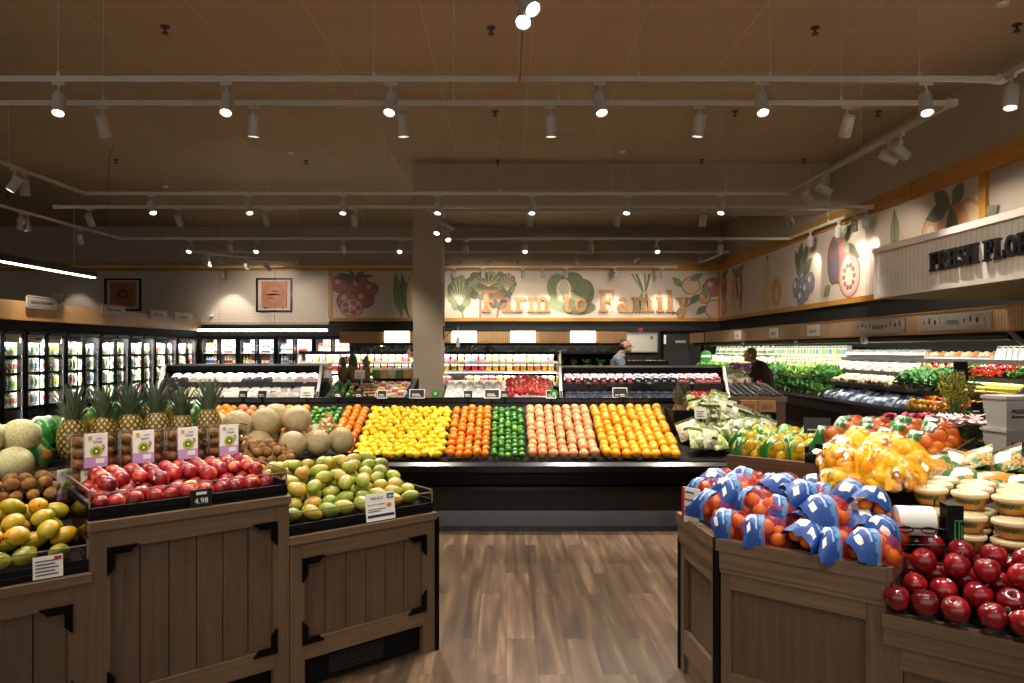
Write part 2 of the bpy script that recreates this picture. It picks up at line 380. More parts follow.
# chevron panels of the back wall, with cover strips
xs = [-16, -13.9, -11.6, -10.25, -8.5, -6.85, -5.24]
for k in range(6):
    p = struct('wall_panel_%d' % (k+1), MB().box(xs[k]+.03, xs[k+1]-.03, YB-.05, YB, 2.47, 3.98), CHEV)
    struct('trim_%d' % (20+k), MB().box(xs[k+1]-.05, xs[k+1]+.02, YB-.065, YB, 2.47, 3.98), pm('cover_strip', 'c2b2a0', .6))
struct('wall_panel_7', MB().box(XW-.03, XW, 3, 9.42, 2.5, 3.98), TAUPE)
# back of house door in the black wall
d = struct('door_1', MB().box(4.65, 5.75, YB-.05, YB, 0, 2.13), pm('charcoal_door', '211f1e', .5))
mk('door_frame', MB().box(4.56, 4.65, YB-.08, YB, 0, 2.2).box(5.75, 5.84, YB-.08, YB, 0, 2.2).box(4.56, 5.84, YB-.08, YB, 2.13, 2.22), BLACK, d)
mk('door_sign', MB().box(5.0, 5.3, YB-.06, YB-.05, 1.86, 1.93), pm('sign_grey', 'a39c94', .5), d)
mk('door_handle', MB().cyl((5.58, YB-.06, 1.0), (5.58, YB-.12, 1.0), .03).box(5.54, 5.62, YB-.06, YB-.05, .92, 1.18), STEEL, d)
# ---------------------------------------------------------------- painted fruit of the murals
MUC = [pm('print_red', 'a46a62', .8), pm('print_pink', 'c9a094', .8), pm('print_green', '858a66', .8), pm('print_dark_green', '6a6f56', .8), pm('print_tan', 'c9a880', .8),
       pm('print_dark', '6e5c52', .8), pm('print_cream', 'd9c6ac', .8), pm('print_blue', '7d8088', .8), pm('print_orange', 'c08a5c', .8), pm('print_yellow', 'c9b07a', .8), pm('print_purple', '7a6670', .8)]
RD, PK, GR, DG, TN, DK, CR, BL, OR_, YL, PU = range(11)
class Print:
    def __init__(s): s.mb = MB(); s.k = 0
    def poly(s, pts, c):
        s.k += 1; z = s.k*.0004
        n = len(pts); cx = sum(p[0] for p in pts)/n; cy = sum(p[1] for p in pts)/n
        s.mb.add([(cx, cy, z)] + [(x, y, z) for x, y in pts], [(0, i+1, (i+1) % n+1) for i in range(n)], c)
    def ell(s, cx, cy, rx, ry, c, rot=0, n=20):
        s.poly([(cx + rx*math.cos(a)*math.cos(rot) - ry*math.sin(a)*math.sin(rot), cy + rx*math.cos(a)*math.sin(rot) + ry*math.sin(a)*math.cos(rot)) for a in [2*PI*i/n for i in range(n)]], c)
    def fruit(s, cx, cy, rx, ry, c, edge, hi, rot=0):
        s.ell(cx, cy, rx, ry, edge, rot); s.ell(cx, cy, rx*.9, ry*.9, c, rot); s.ell(cx - rx*.3, cy + ry*.3, rx*.28, ry*.3, hi, rot)
    def leaf(s, x0, y0, x1, y1, w, c, vein=None):
        dx, dy = x1-x0, y1-y0; L = math.hypot(dx, dy); nx, ny = -dy/L, dx/L
        prof = [0, .55, .9, 1, .85, .5, 0]
        a = [(x0+dx*i/6 + nx*w*p, y0+dy*i/6 + ny*w*p) for i, p in enumerate(prof)]
        b = [(x0+dx*i/6 - nx*w*p, y0+dy*i/6 - ny*w*p) for i, p in enumerate(prof)][1:-1]
        s.poly(a + b[::-1], c)
        if vein is not None: s.line([(x0, y0), (x1, y1)], .012, vein)
    def line(s, pts, w, c):
        for (x0, y0), (x1, y1) in zip(pts, pts[1:]):
            L = math.hypot(x1-x0, y1-y0); nx, ny = -(y1-y0)/L*w, (x1-x0)/L*w
            s.poly([(x0+nx, y0+ny), (x1+nx, y1+ny), (x1-nx, y1-ny), (x0-nx, y0-ny)], c)
MB_BACK = empty('produce_mural', (0, YB-.05, 2.6), 0, 'long cream produce mural with tan wooden letters across the back wall', 'mural')
mk('mural_panel', MB().box(-5.12, -3.1, 0, .04, 0, 1.38).box(-3.08, XW-.1, 0, .04, 0, 1.38), MURAL, MB_BACK)
MB_RIGHT = empty('produce_mural', (XW-.05, YB-.1, 2.6), -PI/2, 'long cream produce mural without lettering along the right wall', 'mural')
mk('mural_panel', MB().box(.02, 5.4, 0, .04, 0, 1.38).box(5.42, 8.6, 0, .04, 0, 1.38).box(8.62, 11.6, 0, .04, 0, 1.38), MURAL, MB_RIGHT)
def put_print(root, name, p, x):
    mk(name, p.mb, MUC, root, loc=(x, -.003, 0), rot=(PI/2, 0, 0))
def X_(px): return (px-VX)*YB/FPX
p = Print()                                   # tomatoes
for x, y, r in ((.3, 1.0, .3), (.85, .95, .32), (.5, .5, .33), (1.0, .55, .3), (1.2, .85, .22)): p.fruit(x, y, r, r*.92, RD, DK, PK)
for k in range(7): p.leaf(.7, 1.2, .7+.6*math.cos(k*.8+.2), 1.2+.2*math.sin(k*.8+.2), .06, DG, DK)
p.fruit(.62, .3, .36, .28, PK, RD, CR)
for k in range(5): p.ell(.62+.2*math.cos(k*1.257), .3+.15*math.sin(k*1.257), .09, .07, RD)
put_print(MB_BACK, 'tomato_print', p, X_(331))
p = Print()                                   # corn
p.leaf(.3, .0, .1, 1.35, .16, GR, DG); p.leaf(.5, 0, .3, 1.3, .14, DG, GR); p.ell(.62, .6, .22, .7, DG); p.ell(.62, .62, .18, .66, YL)
for k in range(10): p.line([(.46, .12+k*.11), (.78, .12+k*.11)], .008, TN)
for k in range(3): p.line([(.53+k*.09, .05), (.53+k*.09, 1.2)], .006, TN)
p.leaf(.7, 0, 1.0, 1.1, .12, GR, DG)
put_print(MB_BACK, 'corn_print', p, X_(392))
p = Print()                                   # chard
for k in range(3): p.line([(.45+.5*k, 0), (.35+.62*k, .9)], .03, RD if k else GR)
for cx, cy, rx, ry, c in ((.35, .72, .34, .5, GR), (.95, .95, .4, .4, DG), (1.5, .8, .38, .52, DK), (1.2, 1.1, .5, .25, DG), (1.75, 1.0, .25, .3, DG)):
    for k in range(9): p.ell(cx+rx*.75*math.cos(k*.7), cy+ry*.75*math.sin(k*.7), rx*.38, ry*.36, (c, DG, GR)[k % 3] if c != DK else (DK, DG, PU)[k % 3])
    p.ell(cx, cy, rx*.7, ry*.7, c)
    for k in range(7): p.line([(cx, cy-ry*.7), (cx+rx*.9*math.cos(.3+k*.42), cy+ry*.8*math.sin(.3+k*.42))], .008, (CR if c == GR else TN))
put_print(MB_BACK, 'chard_print', p, X_(448))
p = Print()                                   # lettuce
for k, (cx, cy, rx, ry, c) in enumerate(((.35, .9, .3, .4, GR), (.8, 1.05, .35, .3, DG), (1.15, .75, .3, .4, DG), (.6, .45, .5, .3, GR), (1.0, .3, .5, .22, DG), (.55, .8, .22, .35, CR))):
    p.ell(cx, cy, rx, ry, c)
    for j in range(6): p.line([(cx, cy-ry*.8), (cx+rx*.8*math.cos(.4+j*.45), cy+ry*.8*math.sin(.4+j*.45))], .008, DG if c == GR else GR)
put_print(MB_BACK, 'lettuce_print', p, X_(545))
p = Print()                                   # scallions
for k in range(6): p.line([(.2+.1*k, .05), (.42+.03*k, .8), (.1+.13*k, 1.3)], .03, (GR, DG, CR)[k % 3])
for k in range(6): p.ell(.18+.1*k, .08, .05, .09, CR)
p.line([(.36, .72), (.62, .74)], .03, TN)
put_print(MB_BACK, 'scallion_print', p, X_(628))
p = Print()                                   # branch of apples
p.line([(0, .1), (.7, .5), (1.5, 1.3)], .02, DK)
for x, y, r, c in ((.55, .95, .28, TN), (1.2, .9, .3, RD), (1.25, .25, .3, PK), (.95, .6, .2, OR_)): p.fruit(x, y, r, r*.95, c, DK, PK)
for a, b_, c_, d_ in ((.3, .9, .0, 1.2), (.5, 1.1, .9, 1.3), (.8, .7, .5, .4), (.9, 1.0, 1.0, .55), (.4, .3, .1, .1), (1.0, .35, .7, .1)): p.leaf(a, b_, c_, d_, .11, (DG, GR)[int(a*10) % 2], DK)
put_print(MB_BACK, 'apple_branch_print', p, X_(672))
def Yr(px): return (YB-.1) - (XW*FPX/(px-VX))      # distance along the right mural from its far end
p = Print(); p.fruit(.3, .9, .26, .42, RD, DK, PK); p.fruit(.3, .3, .25, .25, OR_, DK, PK); p.leaf(.3, 1.2, .7, 1.33, .1, DG)
put_print(MB_RIGHT, 'red_fruit_print', p, .1)
p = Print()                                   # chillies
for x, y, r in ((.35, .8, .3), (.9, .5, -.1), (.75, .95, .2)): p.leaf(x, y+.4, x+r, y-.45, .12, RD, DK)
for k in range(4): p.leaf(.5, 1.0, .1+.35*k, 1.34, .09, GR, DK)
p.leaf(.25, 1.2, .1, .35, .13, TN, DK); put_print(MB_RIGHT, 'chilli_print', p, Yr(733))
p = Print(); p.ell(.5, .35, .38, .35, TN); p.ell(.5, .8, .2, .5, TN); p.ell(.5, .35, .33, .3, YL); p.ell(1.1, .4, .34, .38, TN); p.ell(1.1, .4, .27, .31, OR_); p.ell(1.1, .35, .12, .16, YL); p.line([(.5, 1.2), (.55, 1.34)], .04, DK)
put_print(MB_RIGHT, 'squash_print', p, Yr(762))
p = Print()
for x, y in ((.25, .4), (.6, .6), (.75, .3), (.5, .15), (1.0, .45), (.45, .85)): p.fruit(x, y, .2, .22, BL, DK, CR)
for a in ((.5, .7, .2, 1.2), (.6, .8, .9, 1.3), (.6, .6, 1.1, .95), (.4, .9, .6, 1.35)): p.leaf(*a, .13, DG, DK)
put_print(MB_RIGHT, 'blueberry_print', p, Yr(794))
p = Print()
p.fruit(.5, .8, .42, .5, RD, DK, PK); p.fruit(.3, .75, .25, .45, PU, DK, RD); p.leaf(.6, 1.1, 1.2, 1.35, .16, GR, DK); p.leaf(.7, 1.0, 1.35, .7, .14, DG, DK)
p.fruit(.95, .42, .42, .42, PK, RD, CR); p.ell(.95, .4, .28, .3, CR)
for k in range(10): p.ell(.95+.2*math.cos(k*.63), .4+.21*math.sin(k*.63), .06, .05, RD)
p.leaf(.2, .3, -.1, .1, .12, GR, DK); put_print(MB_RIGHT, 'pomegranate_print', p, Yr(829))
p = Print(); p.ell(.45, .4, .3, .42, BL); p.ell(.45, .42, .25, .36, PU); p.leaf(.45, .6, .42, 1.34, .14, GR, DK); p.leaf(.4, .7, .1, .5, .08, GR); p.leaf(.5, .7, .8, .5, .08, GR)
put_print(MB_RIGHT, 'eggplant_print', p, Yr(884))
p = Print()
for x, rx, c in ((.55, .42, TN), (1.25, .45, TN), (.9, .36, PK), (1.05, .3, OR_)): p.fruit(x, .55, rx, .58, c, OR_, CR)
for a in ((.9, 1.1, .3, 1.0), (.9, 1.1, 1.0, .5), (.95, 1.1, 1.2, 1.36), (.9, 1.1, .5, 1.36), (1.5, .7, 1.9, .9)): p.leaf(*a, .13, DG, DK)
put_print(MB_RIGHT, 'peach_print', p, Yr(918))
# ---------------------------------------------------------------- slab lettering
def rc(x0, y0, x1, y1): return [(x0, y0), (x1, y0), (x1, y1), (x0, y1)]
def arc(cx, cy, rx, ry, a0, a1, w, n=10):
    out = []
    for i in range(n):
        a, b = math.radians(a0+(a1-a0)*i/n), math.radians(a0+(a1-a0)*(i+1)/n)
        out.append([(cx+(rx-w/2)*math.cos(a), cy+(ry-w/2)*math.sin(a)), (cx+(rx+w/2)*math.cos(a), cy+(ry+w/2)*math.sin(a)),
                    (cx+(rx+w/2)*math.cos(b), cy+(ry+w/2)*math.sin(b)), (cx+(rx-w/2)*math.cos(b), cy+(ry-w/2)*math.sin(b))])
    return out
GLY = {
 'F': (.8, [rc(.1,0,.32,1), rc(0,0,.44,.12), rc(0,.87,.74,1), rc(.64,.62,.74,.87), rc(.32,.44,.5,.56), rc(.5,.34,.58,.66)]),
 'R': (.92, [rc(.1,0,.32,1), rc(0,0,.44,.12), rc(0,.87,.5,1), rc(.32,.42,.48,.54), [(.4,.46),(.6,.46),(.84,.05),(.6,.05)], rc(.56,0,.92,.12)] + arc(.46,.71,.23,.23,-90,90,.2)),
 'E': (.82, [rc(.1,0,.32,1), rc(0,0,.76,.13), rc(0,.87,.74,1), rc(.64,.66,.74,.87), rc(.66,.13,.76,.36), rc(.32,.44,.5,.56), rc(.5,.34,.58,.66)]),
 'S': (.74, arc(.36,.73,.22,.19,10,270,.2) + arc(.36,.28,.24,.2,90,-170,.2) + [rc(.56,.66,.65,1), rc(.04,0,.13,.34)]),
 'H': (.98, [rc(.1,0,.32,1), rc(.62,0,.84,1), rc(0,0,.42,.12), rc(.52,0,.94,.12), rc(0,.88,.42,1), rc(.52,.88,.94,1), rc(.3,.44,.64,.56)]),
 'L': (.8, [rc(.1,0,.32,1), rc(0,.88,.44,1), rc(0,0,.76,.13), rc(.66,.13,.76,.4)]),
 'O': (.88, arc(.42,.5,.3,.4,0,360,.22,18)),
 'A': (.98, [[(.1,0),(.28,0),(.52,1),(.4,1)], [(.4,1),(.56,1),(.88,0),(.66,0)], rc(.22,.28,.7,.38), rc(0,0,.36,.12), rc(.56,0,.96,.12)]),
 'a': (.66, [rc(.36,.06,.54,.5), rc(.36,0,.66,.1)] + arc(.26,.2,.16,.14,0,360,.14,12) + arc(.3,.48,.16,.14,0,150,.13,6)),
 'r': (.6, [rc(.1,0,.28,.66), rc(0,0,.42,.1), rc(0,.58,.2,.68)] + arc(.42,.46,.16,.15,30,170,.14,6)),
 'm': (1.16, [rc(.1,0,.28,.66), rc(0,0,.36,.1), rc(0,.58,.2,.68), rc(.46,0,.64,.5), rc(.4,0,.72,.1), rc(.82,0,1.0,.5), rc(.76,0,1.1,.1)] + arc(.37,.46,.18,.15,0,180,.15,8) + arc(.73,.46,.18,.15,0,180,.15,8)),
 't': (.5, [rc(.12,.12,.3,.86), rc(0,.55,.44,.66)] + arc(.3,.16,.1,.11,180,340,.14,6)),
 'o': (.68, arc(.32,.33,.22,.26,0,360,.17,16)),
 'i': (.42, [rc(.1,0,.28,.66), rc(0,0,.4,.1), rc(0,.58,.2,.68)] + arc(.19,.86,.05,.05,0,360,.1,8)),
 'l': (.42, [rc(.1,0,.28,1), rc(0,0,.4,.1), rc(0,.9,.2,1)]),
 'y': (.72, [[(.06,.62),(.26,.62),(.46,.1),(.32,0)], [(.5,.62),(.64,.62),(.36,-.2),(.22,-.2)], rc(0,.56,.34,.66), rc(.44,.56,.72,.66)] + arc(.2,-.16,.08,.08,0,360,.1,6)),
 ' ': (.42, [])}
def slab_text(mb, s, size, depth, M, mi=0, track=.06):
    x = 0
    for ch in s:
        w, polys = GLY[ch]
        for k, q in enumerate(polys): mb.prism([((x+a)*size, b*size) for a, b in q], 0, depth - k*.0002, mi, M)
        x += w + track
    return x*size
w_ = slab_text(MB(), 'Farm to Family', 1, 1, Matrix.Identity(4)); SZ = .66; sx = (X_(691) - X_(482))/(w_*SZ); xo = 0
for word in ('Farm', 'to', 'Family'):
    mb = MB(); wl = slab_text(mb, word, SZ, .06, Matrix.Identity(4)); M_ = T((X_(482)+xo*sx, -.005, .16), rx=PI/2) @ Matrix.Diagonal((sx, 1, 1, 1))
    mb.v = [tuple(M_ @ Vector(q)) for q in mb.v]; xo += wl + .48*SZ
    mk('lettering', mb, woodmat('letter_wood', '8f5f30', 'b5824a', 'X', .5), MB_BACK, label='tan wooden letters of the word ' + word)
# ---------------------------------------------------------------- fresh floral canopy
CX0, CY1 = 3.9, 7.57
cf = empty('floral_sign', (CX0, CY1, 2.2), 0, 'white bead-board canopy box with raised black letters on the right', 'sign')
mk('canopy_box', MB().box(0, 2.4, -4.6, 0, 0, .5), [BEADY], cf)
mk('canopy_trim', MB().box(-.03, 2.4, -4.63, .03, .46, .52).box(-.02, 2.4, -4.62, .02, -.01, .03).box(-.02, .0, -.05, .02, .03, .46), pm('canopy_trim_paint', 'c8c0b6', .5), cf)
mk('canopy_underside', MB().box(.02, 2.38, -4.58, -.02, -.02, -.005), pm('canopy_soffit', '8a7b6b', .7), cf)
mb = MB(); slab_text(mb, 'FRESH', .17, .03, Matrix.Identity(4), track=.0); w1 = .72
mb2 = MB(); slab_text(mb2, 'FLORAL', .17, .03, Matrix.Identity(4), track=.0)
ML = Matrix.Translation((-.001, 0, 0)) @ Euler((PI/2, 0, -PI/2)).to_matrix().to_4x4()
mb.v = [tuple(ML @ (Vector((x*.93, y, z)) + Vector((.98, .165, 0)))) for x, y, z in mb.v]
mb2.v = [tuple(ML @ (Vector((x*.93, y, z)) + Vector((.98+.74, .165, 0)))) for x, y, z in mb2.v]
for m_, t_ in ((mb, 'FRESH'), (mb2, 'FLORAL')): mk('lettering', m_, pm('letter_black', '101114', .3, coat=.4), cf, label='raised black letters of the word ' + t_)
# ---------------------------------------------------------------- lighting tracks
HT = 4.0
def track(pts, label, cables):
    r = empty('lighting_track', pts[0], 0, label, 'track', 'ceiling lighting tracks')
    o = Vector(pts[0]); mb = MB(); g = MB()
    for a, b in zip(pts, pts[1:]):
        a, b = Vector(a)-o, Vector(b)-o; d = (b-a).normalized(); s = Vector((-d.y, d.x, 0))*.022
        vs = [a-s+Vector((0,0,-.02)), a+s+Vector((0,0,-.02)), b+s+Vector((0,0,-.02)), b-s+Vector((0,0,-.02)), a-s+Vector((0,0,.03)), a+s+Vector((0,0,.03)), b+s+Vector((0,0,.03)), b-s+Vector((0,0,.03))]
        mb.add(vs, [(0,1,2,3),(4,7,6,5),(0,4,5,1),(1,5,6,2),(2,6,7,3),(3,7,4,0)])
        mb.box(-.045, .045, -.045, .045, -.024, .035, 0, T(b))
        s *= .35
        g.add([a-s+Vector((0,0,-.021)), a+s+Vector((0,0,-.021)), b+s+Vector((0,0,-.021)), b-s+Vector((0,0,-.021))], [(0,1,2,3)])
    mk('rail', mb, GREYL, r); mk('slot', g, pm('slot_grey', '77726a', .6), r)
    for c in cables:
        c = Vector(c) - o; k = MB().cyl(c + Vector((0,0,.03)), (c.x, c.y, ZC-o.z), .0035, n=5).cyl(c+Vector((0,0,.03)), c+Vector((0,0,.07)), .014, n=8)
        mk('hanger', k, GREYL, r)
    return r
YA, YBt, YC, YD, YE, YF, YG = 6.27, 6.88, 10.85, 11.87, 15.24, 17.3, 20.4
def cab(y, xs): return [(x, y, HT) for x in xs]
track([(-7, YA, HT), (4.3, YA, HT), (4.3, 1.2, HT)], 'grey lighting track nearest the viewer, crossing the whole ceiling', cab(YA, [-3.9, -1.15, 1.15, 2.3, 3.6]))
track([(.12, YA-.03, HT), (.12, .6, HT)], 'short grey track running towards the viewer from the front track', [(.12, 3.6, HT)])
track([(-7, YBt, HT), (4.25, YBt, HT), (4.25, YC, HT), (-6.35, YC, HT), (-6.35, 7.2, HT)], 'grey lighting track loop above the citrus case', cab(YBt, [-3.85, -.5, .5, 3.2]) + cab(YC, [-3.6, -1.9, -.1, 1.6, 3.3]) + [(4.25, 8.6, HT), (-6.35, 9.2, HT)])
track([(-8.28, 10.9, HT), (-8.17, YE, HT), (6.0, YE, HT), (6.0, YD, HT), (-7.4, YD, HT)], 'grey lighting track loop in front of the back mural', cab(YD, [-5.6, -2, 2, 5]) + cab(YE, [-6, -3, 0, 3]) + [(6, 13.4, HT)])
track([(-7.75, YF, HT), (5.3, YF, HT), (5.25, 19.6, HT)], 'grey lighting track behind the beam with spots facing the mural', cab(YF, [-5, 0, 4]))
track([(-1.35, 11.9, HT), (-1.05, 14.0, HT)], 'short grey track leading from the loop to the column', [(-1.2, 12.9, HT)])
track([(-7.7, 17.3, HT), (-5.6, 19.3, HT)], 'short grey track slanting towards the chevron wall', [(-6.6, 18.3, HT)])
track([(-14.5, YG, HT), (4.8, YG, HT)], 'grey lighting track just in front of the back mural', cab(YG, [-6, -2, 2]))
track([(-6, 2.7, HT), (6, 2.7, HT)], 'grey lighting track above the front fruit stands', cab(2.7, [-3, 0, 3]))
track([(-6, .3, HT), (6, .3, HT)], 'grey lighting track behind the viewer', cab(.3, [-3, 0, 3]))
# ---- spot heads: adapter, stem, housing (> lens)
def housing_mesh():
    mb = MB(); mb.cyl((0,0,-.1), (0,0,.09), .056, n=20, caps=False)
    mb.cyl((0,0,.09), (0,0,.1), .056, .05, n=20); mb.cyl((0,0,-.098), (0,0,-.1), .056, .048, n=20, caps=False); mb.cyl((0,0,-.1), (0,0,-.08), .048, .04, n=20, caps=False)
    mb.cyl((0,0,-.06), (0,0,-.055), .057, n=20, caps=False); return mb.mesh('housing', HOUS)
HM = housing_mesh(); LM = MB().cyl((0,0,-.084), (0,0,-.082), .044, n=18).mesh('lens', LEDM)
SM = MB().box(-.055, .055, -.014, .014, -.05, -.02).cyl((0,0,-.11), (0,0,-.05), .011, n=8).box(-.012, .012, -.02, .02, -.13, -.09).mesh('adapter', HOUS)
HEADS = []
def head(x, y, target, label, e=1.0, size=42, rz=0):
    r = empty('track_spotlight', (x, y, HT), rz, label, 'spotlight', 'track spotlights')
    ob('adapter', SM, r)
    d = (Vector(target) - Vector((x, y, HT-.2))).normalized()
    dl = Euler((0,0,-rz)).to_matrix() @ d
    q = (-dl).to_track_quat('Z', 'Y').to_euler()
    h = ob('housing', HM, r, loc=(0, 0, -.21), rot=q)
    ob('lens', LM, h)
    if e > 0: HEADS.append((Vector((x, y, HT-.21)) + d*.115, d, e, size))
    return r
n_ = lambda k, t: '%s track spotlight from the left on the %s' % (od(k), t)
# front track, tipped towards the front stands
for k, (px, tx, ty, e) in enumerate([(-20, -4, 5.2, .8), (59, -3.5, 5.2, .8), (227, -2.3, 5.0, 1), (391, -1.3, 5.0, 1), (600, 1.2, 5.1, 1), (762, 2.1, 5.0, 1), (926, 3.3, 5.1, 1)]):
    head(xat(px, YA), YA, (tx, ty, 1.0), n_(k, 'front track'), e, 68)
head(4.28, 6.1, (3.75, 5.7, .9), 'grey track spotlight at the far right end of the front track', .8, rz=PI/2)
head(1.6, 2.7, (3.9, 5.7, 2.45), 'grey track spotlight facing the floral sign', .8, 34)
head(.12, 4.42, (.6, 3.9, 3.0), 'right spotlight of the pair on the short centre track', .5, 50, rz=PI/2)
head(.12, 4.58, (0, 4.05, 3.0), 'left spotlight of the pair on the short centre track', .5, 50, rz=PI/2)
# second track, tipped away onto the citrus
for k, (px, tx, e) in enumerate([(103, -4.0, .9), (254, -2.6, 1.1), (403, -.9, 1.3), (551, .5, 1.3), (699, 1.5, 1.2), (847, 3.2, .9)]):
    head(xat(px, YBt), YBt, (tx, 7.3 if k not in (0, 5) else 8.6, .9), n_(k, 'second track'), e, 46)
for k, (y, tx, ty) in enumerate([(7.75, 6.3, 8.6), (8.0, 6.3, 7.4), (9.62, 6.3, 9.2), (10.1, 6.3, 11.6)]):
    head(4.25, y, (tx, ty, 2.55), '%s track spotlight from the near end on the right side track' % od(k), .45, 56, rz=PI/2)
for k, (px, tx) in enumerate([(152, -4.2), (249, -3.2), (343, -2.3), (438, -1.2), (532, .3), (627, 1.4), (722, 2.4)]):
    head(xat(px, YC), YC, (tx, 9.9, 1.2), n_(k, 'third track'), .62, 60)
for k, (y, ty, tx) in enumerate([(9.5, 10.2, -6.6), (9.3, 8.4, -7.6)]):
    head(-6.35, y, (tx, ty, 1.2), '%s spotlight of the pair on the left side track' % od(k), .5, 44, rz=PI/2)
for k, (px, tx) in enumerate([(90, -7), (179, -5.2), (266, -3.8), (354, -2.6), (530, .3), (617, 1.95), (703, 3.3), (790, 6.2)]):
    head(xat(px, YD), YD, (tx, 13.9, 1.2 if k < 7 else 3.0), n_(k, 'fourth track'), .6, 60)
for k, (y, tx, ty) in enumerate([(12.0, 6.3, 12.2), (12.4, 6.3, 12.6), (13.0, 6.3, 13.4), (14.2, 6.3, 14.6)]):
    head(6.0, y, (6.3, ty+.5, 2.9), '%s spotlight from the near end on the track beside the right mural' % od(k), .13, 64, rz=PI/2)
for k, (y, tx) in enumerate([(12.2, -8.6), (12.35, -7.8), (13.9, -8.0)]):
    head(-8.22, y, (tx-.4, y+1, 1.5), '%s spotlight from the near end on the track above the left coolers' % od(k), .5, 46, rz=PI/2)
for k, px in enumerate([190, 230, 257, 343, 400, 466, 525, 591, 657, 720]):
    head(xat(px, YE), YE, (xat(px, YE)*1.0, 12.9 + (k % 2)*4, 1.0), n_(k, 'fifth track'), .5, 46)
for k, px in enumerate([205, 222, 458, 488, 517, 577, 637, 700]):
    head(xat(px, YF), YF, (xat(px, YF), 20.6, 2.6), n_(k, 'sixth track'), .5, 50)
for k, (px, t) in enumerate([(61, 0), (222, 0), (454, 0), (483, 0), (523, 0), (543, 1), (566, 1), (615, 0), (662, 1)]):
    head(xat(px, YG), YG, (xat(px, YG)+(.2 if t else 0), 21.2, 2.4), n_(k, 'track along the back mural'), .07 if k == 0 else .25, 60)
head(-1.22, 12.8, (-1.5, 11, 1.2), 'upper spotlight of the pair beside the column', .3, 44, rz=1.4)
head(-1.1, 13.6, (-.6, 11.5, 1.2), 'lower spotlight of the pair beside the column', .3, 44, rz=1.4)
for k, (x, y) in enumerate([(-7.3, 17.7), (-6.6, 18.35), (-6.2, 18.7)]):
    head(x, y, (x+.6*(k-1), 20.9, 2.8), '%s spotlight on the slanting track by the chevron wall' % od(k), .12, 50)
# the near tracks above and behind the viewer light the front stands
for k, (x, tx, ty) in enumerate([(-2.8, -2.3, 3.0), (-1.9, -1.7, 3.2), (-1.1, -1.0, 3.8), (1.3, 1.35, 3.2), (1.9, 1.9, 3.2), (2.5, 2.0, 2.9), (3.8, 3.0, 4.0)]):
    head(x, 2.7, (tx, ty, .9), n_(k, 'track above the front fruit stands'), (.42, .42, .42, .34, .26, .2, .12)[k], 42)
for k, (x, tx, ty) in enumerate([(-2.5, -1.6, 3.2), (-.6, 0, 4.6), (.6, .2, 5.2), (2.2, 1.6, 3.1)]):
    head(x, .3, (tx, ty, .4), n_(k, 'track behind the viewer'), .22, 50)
for p, d, e, size in HEADS:
    li = bpy.data.lights.new('spot_beam', 'SPOT'); li.energy = e*KSPOT; li.spot_size = math.radians(size*1.25); li.spot_blend = .6; li.shadow_soft_size = .045
    li.color = (1.0, .905, .78)
    o = bpy.data.objects.new('spot_beam', li); COL.objects.link(o); o.location = p; o.rotation_euler = (-d).to_track_quat('Z', 'Y').to_euler()
# ---- linear pendant on the left
lp = empty('linear_pendant', (-6.3, 9, 2.76), 0, 'long black linear pendant lamp with a glowing underside, upper left', 'lamp')
mk('housing', MB().box(-.05, .05, -2.2, 2.0, 0, .09), BLACK, lp)
mk('diffuser', MB().box(-.042, .042, -2.18, 1.98, -.012, 0), TUBE, lp)
for y in (-1.5, 1.5): mk('hanger', MB().cyl((0, y, .09), (0, y, ZC-2.76), .003, n=5), GREYL, lp)
# ---- sprinklers and small ceiling fittings
sp = MB().cyl((0,0,0), (0,0,-.012), .05, n=14).cyl((0,0,-.012), (0,0,-.06), .013, n=8).cyl((0,0,-.075), (0,0,-.08), .04, n=12).tube([(.013,0,-.05),(.028,0,-.06),(.012,0,-.078)], .004, 5).tube([(-.013,0,-.05),(-.028,0,-.06),(-.012,0,-.078)], .004, 5).mesh('sprinkler', pm('sprinkler_bronze', '4a3c30', .5, metal=.5))
for k, (px, py, w) in enumerate([(491, 30, 'above the front track pair'), (815, 30, 'at the upper right of the ceiling'), (1017, 27, 'at the top right corner'), (116, 161, 'left of the drooping ceiling cable'),
    (306, 162, 'above the third track on the left'), (7, 195, 'at the far left edge'), (495, 113, 'under the middle of the second track'), (735, 113, 'below the second track on the right'),
    (498, 162, 'just in front of the beam'), (702, 161, 'in front of the beam on the right'), (804, 161, 'at the right end of the beam'), (878, 113, 'near the right end of the second track'), (165, 29, 'at the upper left of the ceiling')]):
    Y = FPX*(ZC-.03-EYE)/(VY-py)
    ob('sprinkler_head', sp, None, (xat(px, Y), Y, ZC), label='bronze ceiling sprinkler head ' + w, cat='sprinkler', group='ceiling sprinklers')
vs = MB().cyl((0,0,0), (0,0,-.02), .06, n=14).cyl((0,0,-.02), (0,0,-.035), .045, .03, n=14).mesh('detector', WHITE)
for k, (px, py, w) in enumerate([(292, 154, 'on the left of the ceiling'), (165, 188, 'above the third track'), (622, 153, 'near the beam'), (1003, 6, 'in the top right')]):
    Y = FPX*(ZC-.03-EYE)/(VY-py)
    ob('smoke_detector', vs, None, (xat(px, Y), Y, ZC), label='small round white ceiling detector ' + w, cat='detector', group='ceiling detectors')
Y = 13.4
mk('ceiling_cable', MB().tube([at(113, 148, 13.0), at(109, 158, 13), at(108, 180, 13), at(109, 233, 13), at(111, 238, 13)], .008, 5), pm('cable_grey', '6a5a48', .7), label='thin drooping cable hanging from the ceiling on the left', cat='cable')
